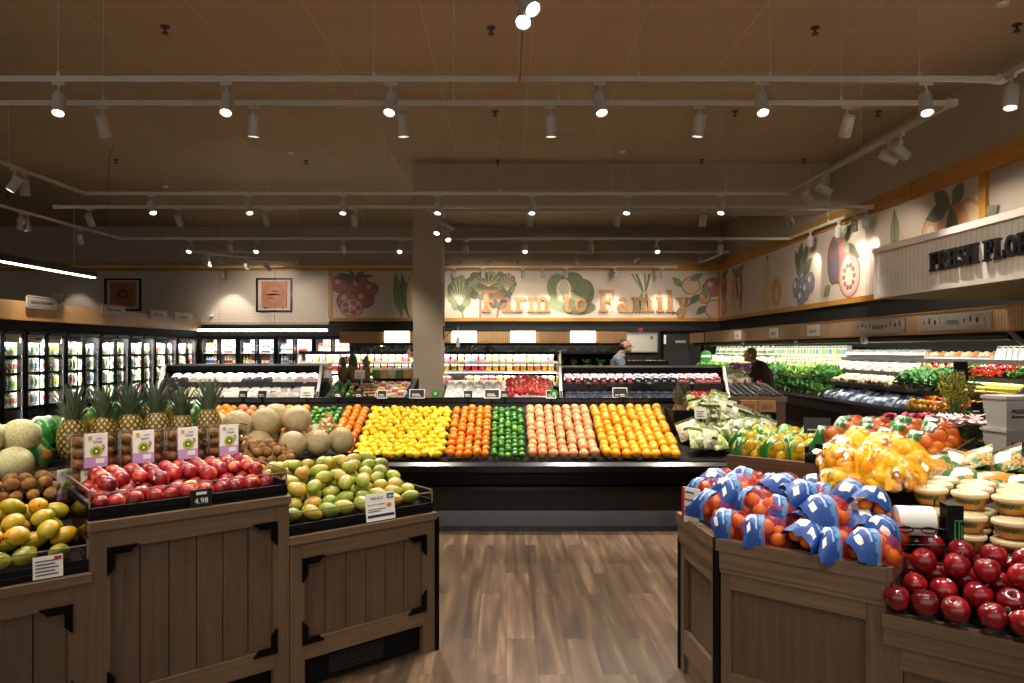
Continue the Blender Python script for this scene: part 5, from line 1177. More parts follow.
f1, f2, f3 = fr(O1, AL), fr(O2, AL), fr(O3, AL)
wood_stand(O1, AL, W_, .76, 1.3, 'brown wooden stand with black corner brackets holding the mangoes', [(.6, .86, .99), (.86, 1.3, .98)], True, .58, .22)
wood_stand(O2, AL, W_, .96, 1.3, 'tall brown wooden stand with black corner brackets holding the nectarines', [(.5, .78, .925), (.78, 1.3, 1.10)], False, .46, .07)
wood_stand(O3, AL, W_, .76, 1.3, 'low brown wooden stand at the left edge holding yellow mangoes', [(.42, .62, .96), (.62, 1.3, 1.035)], False, .40, .19)
mk('clear_divider', MB().box(W_-.012, W_-.006, .03, .62, .76, 1.02), glass('acrylic_yellow_reflection', 'd8c48a', .12), bpy.data.objects['fruit_stand.002'], label='yellow tinted clear side divider')  # yellow reflection on the clear sheet is put into its tint
q = random.Random(3)
def sticker(r):
    a = .0085; return MB().lathe([(a, math.sqrt(r*r-a*a)*1.008), (a*.6, math.sqrt(r*r-.36*a*a)*1.012), (0, r*1.012)], 12, [0, 1]).mesh('sticker', [pm('sticker_white', 'e9e9e4', .4), pm('sticker_blue', '5a86b8', .4)])
STK = {G_NE: sticker(.036), G_AP: sticker(.051), G_MG: sticker(.0355), G_MY: sticker(.0347)}
def pile(mesh, f, u0, u1, v0, v1, nc, nr, z0, z1, r, lab, where, cat, group, rot=None, sub=None, layer2=(), jit=.1, bump=None, sc=.06, skip=None):
    du = (u1-u0)/nc; dv = (v1-v0)/nr; k = 0
    for L in (0, 1):
        for j in range(nr - L):
            for i in range(nc - L):
                if L and not (layer2 and layer2(i, j)): continue
                if skip and skip(i, j): continue
                u = u0+(i+.5+.5*L+(.45*(j % 2)-.22 if not L else 0))*du + q.uniform(-jit, jit)*du; v = v0+(j+.5+.5*L)*dv + q.uniform(-jit, jit)*dv
                u = min(max(u, u0+r*.8), u1-r*.8)
                z = z0 + (z1-z0)*(v-v0)/(v1-v0) + r + L*r*1.45 + (bump(u, v) if bump else 0)
                fo_ = fruit(mesh, f(u, v, z), rot(q) if rot else (q.uniform(-.7,.7), q.uniform(-.7,.7), q.uniform(-3,3)),
                      '%s, %srow %d from front, %s from left, %s' % (lab, 'upper layer, ' if L else '', j+1, od(i), where), cat, group, 1+q.uniform(-sc, sc), sub)
                if mesh in STK and q.random() < .45: ob('sticker', STK[mesh], fo_, rot=(q.uniform(-1, 1), q.uniform(-1, 1), 0) if mesh in (G_NE, G_AP) else (0, 0, 0))
layr = lambda q: (q.uniform(-.35,.35), q.uniform(-.4,.4), q.uniform(-PI, PI))
# mangoes
pile(G_MG, f1, .03, .80, .07, .60, 8, 7, .785, .975, .041, 'green and blush mango', 'mango stand', 'mango', 'mangoes on the mango stand', rot=layr, layer2=lambda i, j: 1 <= j <= 4 and i < 5 and (i+j) % 3 != 0)
# kiwis and cantaloupes on the upper steps
pile(G_KI, f1, .0, .33, .64, .85, 6, 4, 1.0, 1.06, .027, 'loose brown kiwi', 'left of the cantaloupes', 'kiwi', 'kiwis beside the cantaloupes', rot=layr, layer2=lambda i, j: i > 0 and i < 4)
ck = 0
for (u, v, z) in [(.42, .93, 1.07), (.58, .93, 1.07), (.745, .93, 1.07), (.07, 1.0, 1.07), (.24, 1.02, 1.08), (.16, 1.17, 1.07), (.33, 1.15, 1.09), (.5, 1.11, 1.08), (.66, 1.12, 1.08), (.14, 1.08, 1.20), (.30, 1.06, 1.21), (.50, 1.05, 1.21), (.05, 1.2, 1.19), (.42, 1.2, 1.22), (.58, 1.21, 1.20)]:
    if (u, v) == (.07, 1.0): u = .02
    wh = ['front row', 'front row', 'front row', 'left front', 'left front', 'rear row', 'rear row', 'rear row', 'rear row', 'top layer', 'top layer', 'top layer', 'top rear', 'top rear', 'top rear'][ck]
    fruit(G_CA, f1(u, v, z), rr(), 'netted beige cantaloupe, %s in the %s behind the mangoes' % (('first','second','third','fourth')[[0,1,2,0,1,0,1,2,3,0,1,2,0,1,2][ck]] + ' from the left', wh), 'cantaloupe', 'cantaloupes behind the mangoes', .98+.06*q.random()); ck += 1
# cut cantaloupe wedges wrapped in clear film
def cutmelon(seed):
    q = random.Random(seed); mb = MB()
    for k in range(9):
        a = k*.75; M = T((.035*math.cos(a), .035*math.sin(a), .02*(k % 3)), q.uniform(0,6), q.uniform(-1,1), q.uniform(-1,1))
        mb.prism([(0,0),(.035,.008),(.04,.03),(.006,.024)], -.014, .014, k % 2, M)
    return mb.mesh('chunks', [pm('melon_flesh', 'e89a48', .35, var=.2, scale=40), pm('melon_flesh_pale', 'f2c890', .35, var=.2, scale=40)])
for k, (u, v, z) in enumerate([(.10, .90, 1.10), (.68, 1.0, 1.16), ]):
    r = empty('cut_melon_pack', f1(u, v, z), 0, 'film-wrapped orange melon pieces, %s' % ('left, beside the kiwis', 'right, on top of the cantaloupes', 'front right, against the top cantaloupe')[k], 'cut melon', 'cut melon packs')
    ob('chunks', cutmelon(k), r); mk('film', MB().ball((0,0,.012), (.07,.065,.05), 12, 8), CLEAR, r)
# nectarines
pile(G_NE, f2, .03, .81, .06, .47, 11, 6, .975, 1.01, .035, 'red and yellow nectarine', 'nectarine stand', 'nectarine', 'nectarines on the tall stand', rot=lambda q: rr(), layer2=lambda i, j: j >= 2 or (j >= 1 and i % 3 == 0))
# clamshells of kiwi with printed cards
def clam_parts():
    shell = MB().box(-.095, .095, -.06, .06, 0, .004).box(-.095, .095, -.063, -.058, 0, .16).box(-.095, .095, .058, .063, 0, .16).box(-.098, -.093, -.06, .06, 0, .16).box(.093, .098, -.06, .06, 0, .16).box(-.1, .1, -.066, .066, .078, .084)
    lid = MB()
    lid.box(-.09, .09, -.055, .055, .16, .165).box(-.1, .1, -.066, .066, .155, .16)
    card = MB().box(-.047, .047, -.071, -.066, .01, .168, 0).box(-.047, .047, -.0725, -.071, .01, .06, 1).box(-.002, .034, -.0735, -.0725, .028, .05, 0)
    card.cyl((0, -.0725, .085), (0, -.0735, .085), .026, n=18, mi=2).cyl((0, -.0735, .085), (0, -.0742, .085), .016, n=16, mi=3).cyl((0, -.0742, .085), (0, -.0747, .085), .006, n=10, mi=0)
    card.tube([(.024, -.073, .09), (.034, -.073, .1), (.032, -.073, .112), (.022, -.073, .108)], .002, 5, 4)
    card.cyl((-.026, -.0725, .148), (-.026, -.0732, .148), .009, n=12, mi=2)
    text_mb(card, 'kiwi', .022, T((.006, -.0726, .122)) @ UP, 5, .0005); text_mb(card, 'organic', .01, T((.012, -.0726, .143)) @ UP, 5, .0005)
    rim = MB()
    for z in (.0, .08, .16):
        for y in (-.066, .066): rim.tube([(-.1, y, z), (.1, y, z)], .0025, 5)
        for x in (-.1, .1): rim.tube([(x, -.066, z), (x, .066, z)], .0025, 5)
    for x in (-.098, -.05, .05, .098): rim.tube([(x, -.064, 0), (x, -.064, .16)], .0022, 5)
    global RIMM
    RIMM = rim.mesh('rim', glass('plastic_edge', 'ffffff', .55, .1))
    return shell.mesh('shell', CLEAR), lid.mesh('lid', CLEAR), card.mesh('printed_card', [CARD, pm('card_lilac', 'c79ad0', .5), pm('card_green', 'a9bf2e', .5), pm('card_dark_green', '5a7a1c', .5), INK, pm('card_purple_ink', '7d5a8c', .6)])
CS = clam_parts()
def clam(loc, rz, label, lower):
    r = empty('kiwi_clamshell', loc, rz, label, 'clamshell', 'kiwi clamshells')
    ob('shell', CS[0], r); ob('rim', RIMM, r); ob('lid', CS[1], r); ob('printed_card', CS[2], r)
    for i in range(3):
        for j in range(2):
            for l_ in range(3): ob('kiwi', G_KI, r, loc=(-.06+.06*i, -.028+.056*j, .029+.049*l_), rot=(q.uniform(-.3,.3), PI/2*(0 if i != 1 else 1)*.0+q.uniform(-.3,.3), q.uniform(-3,3)), sc=.95)
    return r
for k in range(4):
    u = .105 + .205*k
    clam(f2(u, .60, .927), AL+.0, 'clear kiwi clamshell with a lilac card, lower row, %s from the left' % od(k), 1)
    clam(f2(u+.01, .59, 1.094), AL+q.uniform(-.06,.06), 'clear kiwi clamshell with a lilac card, top row, %s from the left' % od(k), 0)
clam(f2(-.02, .66, .93), AL+.5, 'clear kiwi clamshell turned sideways at the left end of its row', 0)
# pineapples behind them
for k, (u, v) in enumerate([(.08, .88), (.22, .88), (.345, .90), (.475, .90), (.61, .92), (.755, .92)]):
    pineapple(k, f2(u, v, 1.105 + .012*(k % 2)), k*1.1, 'upright pineapple behind the kiwi clamshells, %s from the left' % od(k), 'pineapples behind the kiwi clamshells', (1.05, 1.0, 1.1, 1.04, .98, 1.05)[k])
# yellow mangoes, kiwis and honeydews on the left edge stand
pile(G_MY, f3, .02, .80, .035, .41, 8, 4, .785, .93, .042, 'yellow-green mango', 'left edge stand', 'mango', 'yellow mangoes on the left stand', rot=layr, layer2=lambda i, j: True)
pile(G_KI, f3, .02, .80, .44, .62, 13, 3, .98, 1.03, .027, 'loose brown kiwi', 'left edge stand', 'kiwi', 'kiwis on the left stand', rot=layr, layer2=lambda i, j: True)
hk = 0
for (u, v, z) in [(.1, .73, 1.12), (.29, .73, 1.12), (.47, .73, 1.12), (.65, .73, 1.12), (.55, .90, 1.12), (.36, .90, 1.12), (.73, .88, 1.12), (.55, .82, 1.25), (.69, .83, 1.24), (.42, .84, 1.25)]:
    fruit(G_HO if hk not in (2,) else G_CA, f3(u, v, z), rr(), 'smooth pale honeydew melon at the left edge, ' + ('front row, %s from the left' % od(hk) if hk < 4 else ('rear row, %s one' % od(hk-4) if hk < 7 else 'top layer, %s one' % od(hk-7))) if hk != 2 else 'netted melon among the honeydews at the left edge', 'melon', 'melons at the left edge'); hk += 1
# a cardboard crate and net bags behind
mk('cardboard_crate', MB().box(.0, .42, 0, .01, 0, .2).box(0, .01, .01, .4, 0, .2).box(.41, .42, .01, .4, 0, .2).box(0, .42, .4, .41, 0, .2).box(.01, .41, .01, .4, 0, .01), KRAFT, loc=f3(.72, 1.05, 1.065), rot=(0,0,AL), label='open cardboard crate behind the honeydews on the left', cat='crate')
# ---- net bags of fruit
def bag(root, nf, fmesh, fr_, band, net, L=.22, Wd=.17, seed=0, cover=.5, tail=True, prints=(CARD, INK, None), fsc=1):
    """a net bag: the fruit inside, a printed wrap over one end, the net over the rest"""
    q = random.Random(seed)
    spots = []
    nx = max(2, int(L*.86/(2*fr_))); ny = max(2, int(Wd*.9/(2*fr_)))
    for i in range(nx):
        for j in range(ny): spots.append((-L*.43+fr_+(L*.86-2*fr_)*i/max(1, nx-1), -Wd*.43+fr_+(Wd*.86-2*fr_)*j/max(1, ny-1), fr_))
    for i in range(nx-1):
        for j in range(ny-1): spots.append((-L*.43+fr_+(L*.86-2*fr_)*(i+.5)/max(1, nx-1), -Wd*.43+fr_+(Wd*.86-2*fr_)*(j+.5)/max(1, ny-1), fr_*2.35))
    for s in spots: ob(fmesh.name.split('.')[0], fmesh, root, loc=(s[0]+q.uniform(-.005,.005), s[1]+q.uniform(-.005,.005), s[2]), rot=(q.uniform(-3,3), q.uniform(-3,3), 0), sc=fsc)
    h = fr_*3.55
    def dome(x, t, k):
        a = PI*(1-t); pinch = k
        y = math.cos(a)*Wd*.54*pinch; z = h*(max(0, math.sin(a))**.62)*(.35+.65*pinch) + .003
        return y, z
    xa, xb = -L*.5-.02, -L*.5+L*cover
    ph = q.uniform(0, 6)
    tilt_ = q.uniform(-.5, .5)
    def fb(u, v):
        x = xa+(xb-xa)*u; k = .34 + .66*min(1, u/.42)**.8; t = 2*v-1
        y = t*Wd*.56; zz = h*k*max(0, 1-abs(t)**2.6)**.6
        cr = .0022*math.sin(19*u+5*v*4+ph) + .0016*math.sin(31*v+ph*2-9*u) + .003*abs(math.sin(11*(u+v)+ph))
        return Vector((x + .012*math.sin(6*v+ph)*(1-u), y + tilt_*.05*(1-u), zz + .006 + cr*(1.15-.6*u) + .012*(1-min(1, u/.35))**1.4))
    def mb_(i, j):
        if 3 <= i <= 6 and 9 <= j <= 13: return 1
        if i in (7,) and 3 <= j <= 14: return 3
        if i >= 10 or (i == 9 and j % 3): return 2
        if 2 <= i <= 3 and 3 <= j <= 6: return 1
        return 0
    m = MB().sheet(fb, 12, 18, mfn=mb_); mk('printed_wrap', m, band, root)
    def fn(u, v):
        x = xb-.01+(L*.5+.02-xb)*u; k = math.sqrt(max(.02, 1-(max(0, u-.35)/.66)**2))
        y, z = dome(x, v, k*1.02); return Vector((x, y, z*(.3+.7*k) + .004*math.sin(11*u+9*v+ph)))
    m = MB().sheet(fn, 8, 14)
    if tail: m.tube([(L*.5+.0, 0, fr_), (L*.5+.03, 0, fr_*.8), (L*.5+.05, .01, fr_*.5)], [.012, .006, .01], 7)
    mk('net', m, net, root)
BLUE = pm('bag_blue', '1a4894', .5, var=.3, scale=12); SKY = pm('bag_sky', '4a86b8', .5, var=.2, scale=14); LIME_ = pm('bag_lime', '9db64e', .35)
BANDB = [BLUE, CARD, SKY, pm('bag_white_blue', '8fb4d4', .35)]
BANDG = [pm('bag_green', '3f8a44', .3, var=.2), pm('bag_cream', 'e8e4c8', .4), pm('bag_dark_green', '1e5c2a', .3), pm('bag_pale_green', '9cc48a', .3)]
BANDY = [pm('bag_lemon_green', '2f7d34', .3, var=.2), pm('bag_lemon_yellow', 'f0d23a', .4), pm('bag_lemon_green2', '55a044', .3), pm('bag_cream', 'e8e4c8', .4)]
BANDC = [glass('bag_clear_film', 'fff2c8', .06, .25), CARD, pm('bag_amber', 'e8a020', .35), pm('bag_yellow_print', 'f4cf4a', .35)]
NETR = netmat('net_red', 'b8281c', 150, .16); NETY = netmat('net_yellow', 'f2c420', 150, .16); NETG = netmat('net_green', '2f8a3a', 150, .2); NETO = netmat('net_orange', 'e2641c', 150, .16)
G_SM = sphere_fruit('mandarin', .031, MAM, .88, .06, None, 12, 8)
G_SL = MB().lathe([(0,-.036),(.008,-.033),(.018,-.026),(.027,-.011),(.027,.011),(.018,.026),(.008,.034),(0,.038)], 10).mesh('lemon', LEM)
G_SO = sphere_fruit('orange', .037, ORM, .95, .05, None, 12, 8)
MAGS = fm('golden_peel', [(0, 'f0a818'), (1, 'f8c440')], 10, .35, .2, 420); G_SY = sphere_fruit('golden_mandarin', .03, MAGS, .9, .05, None, 12, 8)
AR = -AL
OR0 = (.951, 3.23); fR = fr(OR0, AR)
# octagonal wooden bin on the right
def oct_bin():
    w, h, d = .68, .81, 1.15; c = .51*math.sqrt(.5)
    r = empty('fruit_bin', (OR0[0], OR0[1], 0), AR, 'dark wooden bin with a chamfered corner heaped with blue bags of mandarins', 'fruit bin', 'wooden fruit bins on the right')
    prof = [(0,0),(w,0),(w,d),(-c,d),(-c,c)]
    body = [(.02,.02),(w-.02,.02),(w-.02,d),(-c+.02,d),(-c+.02,c+.01)]
    mk('bin_body', MB().prism(body, 0, h-.1), BIND, r)
    def side(M, L, post):
        mk('stile', MB().box(0, .06, -.004, .02, 0, h-.13, 0, M), BINW, r); mk('stile', MB().box(L-.07, L, -.004, .02, 0, h-.13, 0, M), BINW, r)
        mk('top_rail', MB().box(.06, L-.07, -.004, .02, h-.22, h-.13, 0, M), BINH, r); mk('bottom_rail', MB().box(.06, L-.07, -.004, .02, .1, .22, 0, M).box(0.06, L-.07, .01, .02, 0, .1, 0, M), BINH, r)
        mk('moulding', MB().box(-.004, L+.004, -.016, .02, h-.13, h-.055, 0, M).box(-.006, L+.006, -.024, .02, h-.055, h, 0, M).box(-.004, L+.004, -.012, .02, h-.15, h-.13, 0, M), BINH, r)
    side(Matrix.Identity(4), w, 1)
    ang = math.atan2(-c, c)     # facet runs from (-c,c) to (0,0)
    side(T((-c, c, 0), rz=-PI/4), .51, 1)
    side(T((w, 0, 0), rz=PI/2), d, 0)
    mk('corner_post', MB().cyl((-.003,-.006,0), (-.003,-.006,h-.0), .019, n=8, sm=False), BLACK, r)
    mk('corner_post', MB().cyl((-c-.006,c,0), (-c-.006,c,h-.1), .012, n=8, sm=False), BLACK, r)
    mk('white_edge', MB().box(w+.012, w+.026, .0, d*.6, h-.15, h-.142), WHITE, r)
    fl = MB(); fl.add([(0,.02,h-.04),(w,.02,h-.04),(w,d,h+.1),(-c+.02,d,h+.1),(-c+.02,c,h+.02)], [(0,1,2,3,4)]); mk('sloped_deck', fl, MATTE, r)
    return r
oct_bin()
mk('back_riser', MB().box(.15, .67, .68, 1.14, .7, .99), MATTE, loc=(OR0[0], OR0[1], 0), rot=(0,0,AR), label='black riser under the heap of golden net bags', cat='riser')
bk = 0
rows = [(.08, [.05, .20, .35, .50, .62], .80), (.22, [-.10, .06, .21, .36, .51, .63], .85), (.36, [-.20, -.06, .09, .24, .39, .54], .875), (.50, [-.26, -.12, .03, .18, .33, .47], .89), (.63, [-.26, -.10, .06, .22, .36], .895)]
for ri, (v, us, z) in enumerate(rows):
    for ui, u in enumerate(us):
        seed = ri*7+ui; dr = q.choice((.3, .6, .9, 1.2, 1.5, 1.9, -.3, .1, 2.3))
        r = ob('mandarin_bag', None, None, fR(u+q.uniform(-.015,.015), v+q.uniform(-.015,.015), z + q.uniform(0, .02)), (.25 + q.uniform(-.2,.2), q.uniform(-.25,.25), AR + dr), 1, 'blue printed bag of mandarins, row %d from front, %s from left, right bin' % (ri+1, od(ui)), 'bag of mandarins', 'blue mandarin bags in the right bin')
        bag(r, 8, G_SM, .031, BANDB, NETR, .175, .145, seed, .45 + .08*((seed % 3)-1)); bk += 1
for k, (u, v, z) in enumerate([(.13, .16, .905), (.42, .17, .91), (-.03, .29, .935), (.28, .30, .94), (.55, .30, .945), (.14, .42, .95), (.44, .43, .96)]):
    r = ob('mandarin_bag', None, None, fR(u, v, z), (.35+q.uniform(-.2,.2), q.uniform(-.3,.3), AR+q.choice((-.4, .3, .8, 1.3, 1.9))), 1, 'blue printed bag of mandarins on top of the heap, %s of seven from the front' % od(k), 'bag of mandarins', 'blue mandarin bags in the right bin')
    bag(r, 8, G_SM, .031, BANDB, NETR, .175, .145, 50+k, .52)
# white price sign clipped on the facet corner
ps = card_sign('price_sign', .1, .17, fR(-.235, .215, .80), -.95, 'tall white price sign with a red edge on the chamfered corner of the bin', 'price sign', frame=False, dark=False, lines=4, tilt=.05, group=None)
mk('red_edge', MB().box(-.052, -.04, -.006, .002, 0, .17), pm('sign_red', 'b22a22', .5), ps)
# golden net bags heaped behind
gk = 0
for L_, vs_ in ((0, (.55, .68, .81, .94, 1.07)), (1, (.62, .75, .88, 1.0))):
    for j, v in enumerate(vs_):
        for i in range(3):
            u = .26+.15*i+.06*(j % 2)+.02*L_ + q.uniform(-.015,.015)
            if v < .7 and i == 0 or u > .63: continue
            r = ob('golden_net_bag', None, None, fR(u, v, .985+.02*j+.07*L_+q.uniform(0,.015)), (.3+q.uniform(-.25,.25), q.uniform(-.25,.25), AR+q.choice((-1, -.4, .2, .7, 1.4, PI))), 1, 'yellow net bag of golden fruit, %s layer, row %d from front, %s from left' % (('lower', 'upper')[L_], j+1, od(i)), 'net bag', 'yellow net bags in the heap')
            bag(r, 8, G_SY if gk % 2 else G_SL, .03, BANDC, NETY, .175, .14, 80+gk, .34); gk += 1
# back bin with lemon bags
OB = (1.49, 4.77); fB = fr(OB, AR)
r = empty('fruit_bin', (OB[0], OB[1], 0), AR, 'brown wooden bin behind the mandarins holding green lemon bags', 'fruit bin', 'wooden fruit bins on the right')
mk('bin_body', MB().box(.02, .54, .02, 1.4, 0, .93), BIND, r); mk('front_board', MB().box(-.02, .55, -.02, .02, .72, .955), woodmat('board_wood', '5d3f2c', '805a40', 'X', 1, .5), r); mk('sloped_deck', MB().add([(0,.0,.935),(.55,.0,.935),(.55,1.4,.97),(0,1.4,.97)], [(0,1,2,3)]), MATTE, r)
k = 0
for j, v in enumerate((.12, .29, .46, .63, .80)):
    for i in range(3 if j < 2 else 4):
        u = (.09 if j < 2 else -.05)+.17*i+.05*(j % 2)
        r = ob('lemon_bag', None, None, fB(u, v, .94+.04*v), (.2+q.uniform(-.15,.15), q.uniform(-.2,.2), AR+q.uniform(-.6,.6)), 1, 'green and yellow lemon bag, %s from the left in row %d of the back bin' % (od(i), j+1), 'bag of lemons', 'lemon bags in the back bin')
        bag(r, 6, G_SL, .033, BANDY, NETY, .185, .15, 120+k, .40 + .1*(k % 2)); k += 1
# small crate and brown price board in front of the back bin
mk('small_crate', MB().box(-.14, .14, 0, .01, 0, .1).box(-.14, -.13, .01, .2, 0, .1).box(.13, .14, .01, .2, 0, .1).box(-.14, .14, .2, .21, 0, .1).box(-.13, .13, .01, .2, 0, .01), BLACK, loc=fB(.62, -.02, .955), rot=(0,0,AR), label='small black crate beside the lemon bags', cat='crate')
bs = card_sign('price_board', .16, .1, fB(.50, .16, 1.12), AR+.35, 'dark brown price board standing among the lemon bags', 'price sign', frame=False, lines=1, tilt=.1, group=None)
# orange and green bags on black crates
f5 = fr((1.89, 4.37), AR)
r = empty('fruit_bin', (1.89, 4.37, 0), AR, 'black crate stand behind the golden bags holding green labelled orange bags', 'fruit bin', 'wooden fruit bins on the right')
mk('bin_body', MB().box(.0, .7, .0, .8, 0, 1.04), MATTE, r); mk('crate_edge', MB().box(-.01, .71, -.01, .005, 1.0, 1.08).box(.70, .715, 0, .8, 1.0, 1.1), BLACK, r)
k = 0
for j, v in enumerate((.1, .3, .52)):
    for i in range(4):
        r = ob('orange_bag', None, None, f5(.07+.165*i+.04*(j % 2), v, 1.045+.10*v), (.3+q.uniform(-.15,.15), q.uniform(-.2,.2), AR+q.uniform(-.5,.5)), 1, 'green labelled bag of oranges, %s from left in row %d of the black stand' % (od(i), j+1), 'bag of oranges', 'green labelled orange bags')
        bag(r, 6, G_SO, .036, BANDG, NETO, .2, .16, 160+k, .42); k += 1
# apple bin
f4 = fr((1.47, 2.79), AR); ha = .635
r = empty('fruit_bin', (1.47, 2.79, 0), AR, 'low dark wooden bin at the right edge holding red apples', 'fruit bin', 'wooden fruit bins on the right')
wa = 1.1
mk('bin_body', MB().box(.0, wa, .02, 1.2, 0, ha-.1), BIND, r); mk('stile', MB().box(.0, .06, -.004, .02, 0, ha-.12), BINW, r); mk('stile', MB().box(wa-.06, wa, -.004, .02, 0, ha-.12), BINW, r)
mk('top_rail', MB().box(.06, wa-.06, -.004, .02, ha-.21, ha-.12), BINH, r); mk('bottom_rail', MB().box(.06, wa-.06, -.004, .02, .0, .2), BINH, r)
mk('moulding', MB().box(-.004, wa, -.016, .02, ha-.12, ha-.05).box(-.006, wa, -.024, .025, ha-.05, ha), BINH, r)
pl = MB()
for k in range(5): pl.box(.06+k*.196+.002, .06+(k+1)*.196-.002, .008, .019, .2, ha-.21)
mk('plank_panel', pl, BIND, r)
mk('sloped_deck', MB().add([(.0,.02,ha-.04),(wa,.02,ha-.04),(wa,.42,ha+.12),(0,.42,ha+.12)], [(0,1,2,3)]), MATTE, r)
mk('riser', MB().box(.0, wa, .42, 1.2, .1, ha+.17).box(0, wa, .7, 1.2, ha+.17, ha+.28), MATTE, r)
pile(G_AP, f4, .0, .94, -.06, .42, 9, 4, ha+.0, ha+.115, .05, 'shiny dark red apple', 'right edge bin', 'apple', 'red apples in the right edge bin', rot=lambda q: (q.uniform(-.6,.6), q.uniform(-.6,.6), q.uniform(-3,3)), sub=G_APS, layer2=lambda i, j: j >= 1, jit=.05)
# dip tubs with cream lids
def tub_parts():
    b_ = MB().lathe([(.046, 0), (.054, .005), (.066, .05), (.068, .056)], 20, [0, 0, 0])
    lb = MB().sheet(lambda u, v: Vector(((.0515+.0142*v+.0014)*math.sin((u-.5)*1.5), -(.0515+.0142*v+.0014)*math.cos((u-.5)*1.5), .01+.036*v)), 8, 1, mfn=lambda i, j: 1 if 2 <= i <= 5 else 0)
    ld = MB().lathe([(.072, .055), (.073, .068), (.066, .073), (.062, .071), (0, .071)], 22)
    return b_.mesh('tub_body', pm('caramel', 'b9803c', .3, var=.15)), lb.mesh('label', [pm('tub_green', '4d5c2c', .5), pm('tub_dark_green', '2c3a1c', .5)]), ld.mesh('lid', pm('lid_cream', 'c6b48a', .4, var=.06))
TP = tub_parts()
for t in range(3):
    for j in range(3):
        for i in range(7):
            if t == 0: u, v, z = .05+.152*i, .49+.15*j, ha+.172
            elif t == 1: u, v, z = .05+.152*i+.02*(j % 2), .52+.15*j, ha+.246
            else: u, v, z = .04+.152*i, .64+.152*j, ha+.322
            if t == 0 and j > 1 or (t == 1 and j > 1): continue
            if t == 0 and i == 0 and j == 0: continue
            r = empty('dip_tub', f4(u+q.uniform(-.004,.004), v, z), AR+q.uniform(-.2,.2), 'caramel dip tub with a cream lid, %s from the left, row %d, %s layer' % (od(i), j+1, ('bottom','middle','top')[t]), 'tub', 'dip tubs behind the apples')
            ob('tub_body', TP[0], r); ob('label', TP[1], r); ob('lid', TP[2], r)
# green and orange carrot bags behind the tubs
cb = [('3f9a44','e8822a','f0ede0'), ('2f7f3a','f2ead2','e8822a')]
for k in range(14):
    u, v = -.02+.13*(k % 7), 1.14+.2*(k//7)
    put(('cbag', k % 2), lambda: pouch(.2, .2, .08, *cb[k % 2], tag='_carrot'), 'carrot_bag', f4(u, v, ha+.33+.05*(k//7)+q.uniform(0,.02)), 0, 'green and orange carrot bag, %s from left in the %s row behind the tubs' % (od(k % 7), ('front', 'rear')[k//7]), 'bag of carrots', 'carrot bags behind the tubs', rot=(-1.1+q.uniform(-.3,.3), q.uniform(-.5,.5), AR+q.uniform(-.5,.5)))
mk('carrot_stand', MB().box(.02, 1.2, 1.21, 1.6, 0, ha+.31), MATTE, loc=(1.47, 2.79, 0), rot=(0,0,AR), label='black stand behind the tubs carrying the carrot bags', cat='stand')
# bag roll dispenser on a post in front of the tubs
bp_ = f4(.05, .27, 0)
r = empty('bag_dispenser', (bp_.x, bp_.y, 0), AR+.5, 'black wire bag dispenser with a white roll between mandarins and apples', 'bag dispenser')
mk('post', MB().cyl((.0, .03, .3), (.0, .03, .86), .016, n=10).box(-.03, .03, .0, .06, .82, .86), BLACK, r)
wi = MB()
for x in (-.1, .1):
    wi.tube([(x, -.05, .86), (x, .07, .86), (x, .09, .92), (x, .07, 1.03)], .004); wi.tube([(x, -.05, .86), (x, -.065, .92), (x, -.05, .97)], .004)
for y, z in ((-.05, .86), (.07, .86), (-.063, .93), (.09, .95)): wi.tube([(-.1, y, z), (.1, y, z)], .0035)
for x in (-.055, .03): wi.tube([(x+.028*math.cos(a), -.068, .925+.012*math.sin(a)) for a in [k*PI/6 for k in range(13)]], .003)
mk('wire_cradle', wi, BLACK, r)
mk('bag_roll', MB().cyl((-.07, .01, .945), (.07, .01, .945), .06, n=24).cyl((-.072, .01, .945), (.072, .01, .945), .015, n=12, mi=1), [pm('roll_white', 'dcdcda', .6, var=.03), KRAFT], r)
bx = mk('side_box', MB().box(.115, .175, -.02, .06, .85, 1.02), BLACK, r)
mk('green_writing', MB().box(.14, .145, -.024, -.02, .87, .95).box(.155, .16, -.024, -.02, .88, .96).box(.165, .169, -.024, -.02, .87, .94).box(.14, .17, -.024, -.02, .955, .96), pm('ink_green', '2c8a3c', .5), bx)
# mandarin bags with green print behind the pineapples
ms = [(-.16, 1.02, 1.16), (.0, 1.06, 1.2), (.16, 1.06, 1.24), (.30, 1.06, 1.26), (.44, 1.06, 1.26), (.58, 1.08, 1.25), (.72, 1.08, 1.25), (-.10, .86, 1.12), (-.24, .9, 1.13)]
for k, (u, v, z) in enumerate(ms):
    r = ob('mandarin_bag', None, None, f2(u, v, z), (.35, q.uniform(-.2,.2), AL+q.uniform(-.5,.5)), 1, 'green printed net bag of mandarins behind the pineapples, %s from the left' % od([2,3,4,5,6,7,8,1,0][k]), 'bag of mandarins', 'green mandarin bags behind the pineapples')
    bag(r, 6, G_SM, .031, BANDG, NETG, .18, .15, 200+k, .5)
mk('bag_riser', MB().box(.0, W_, .98, 1.3, 1.131, 1.20), MATTE, loc=(O2[0], O2[1], 0), rot=(0,0,AL), label='black riser under the green mandarin bags', cat='riser')
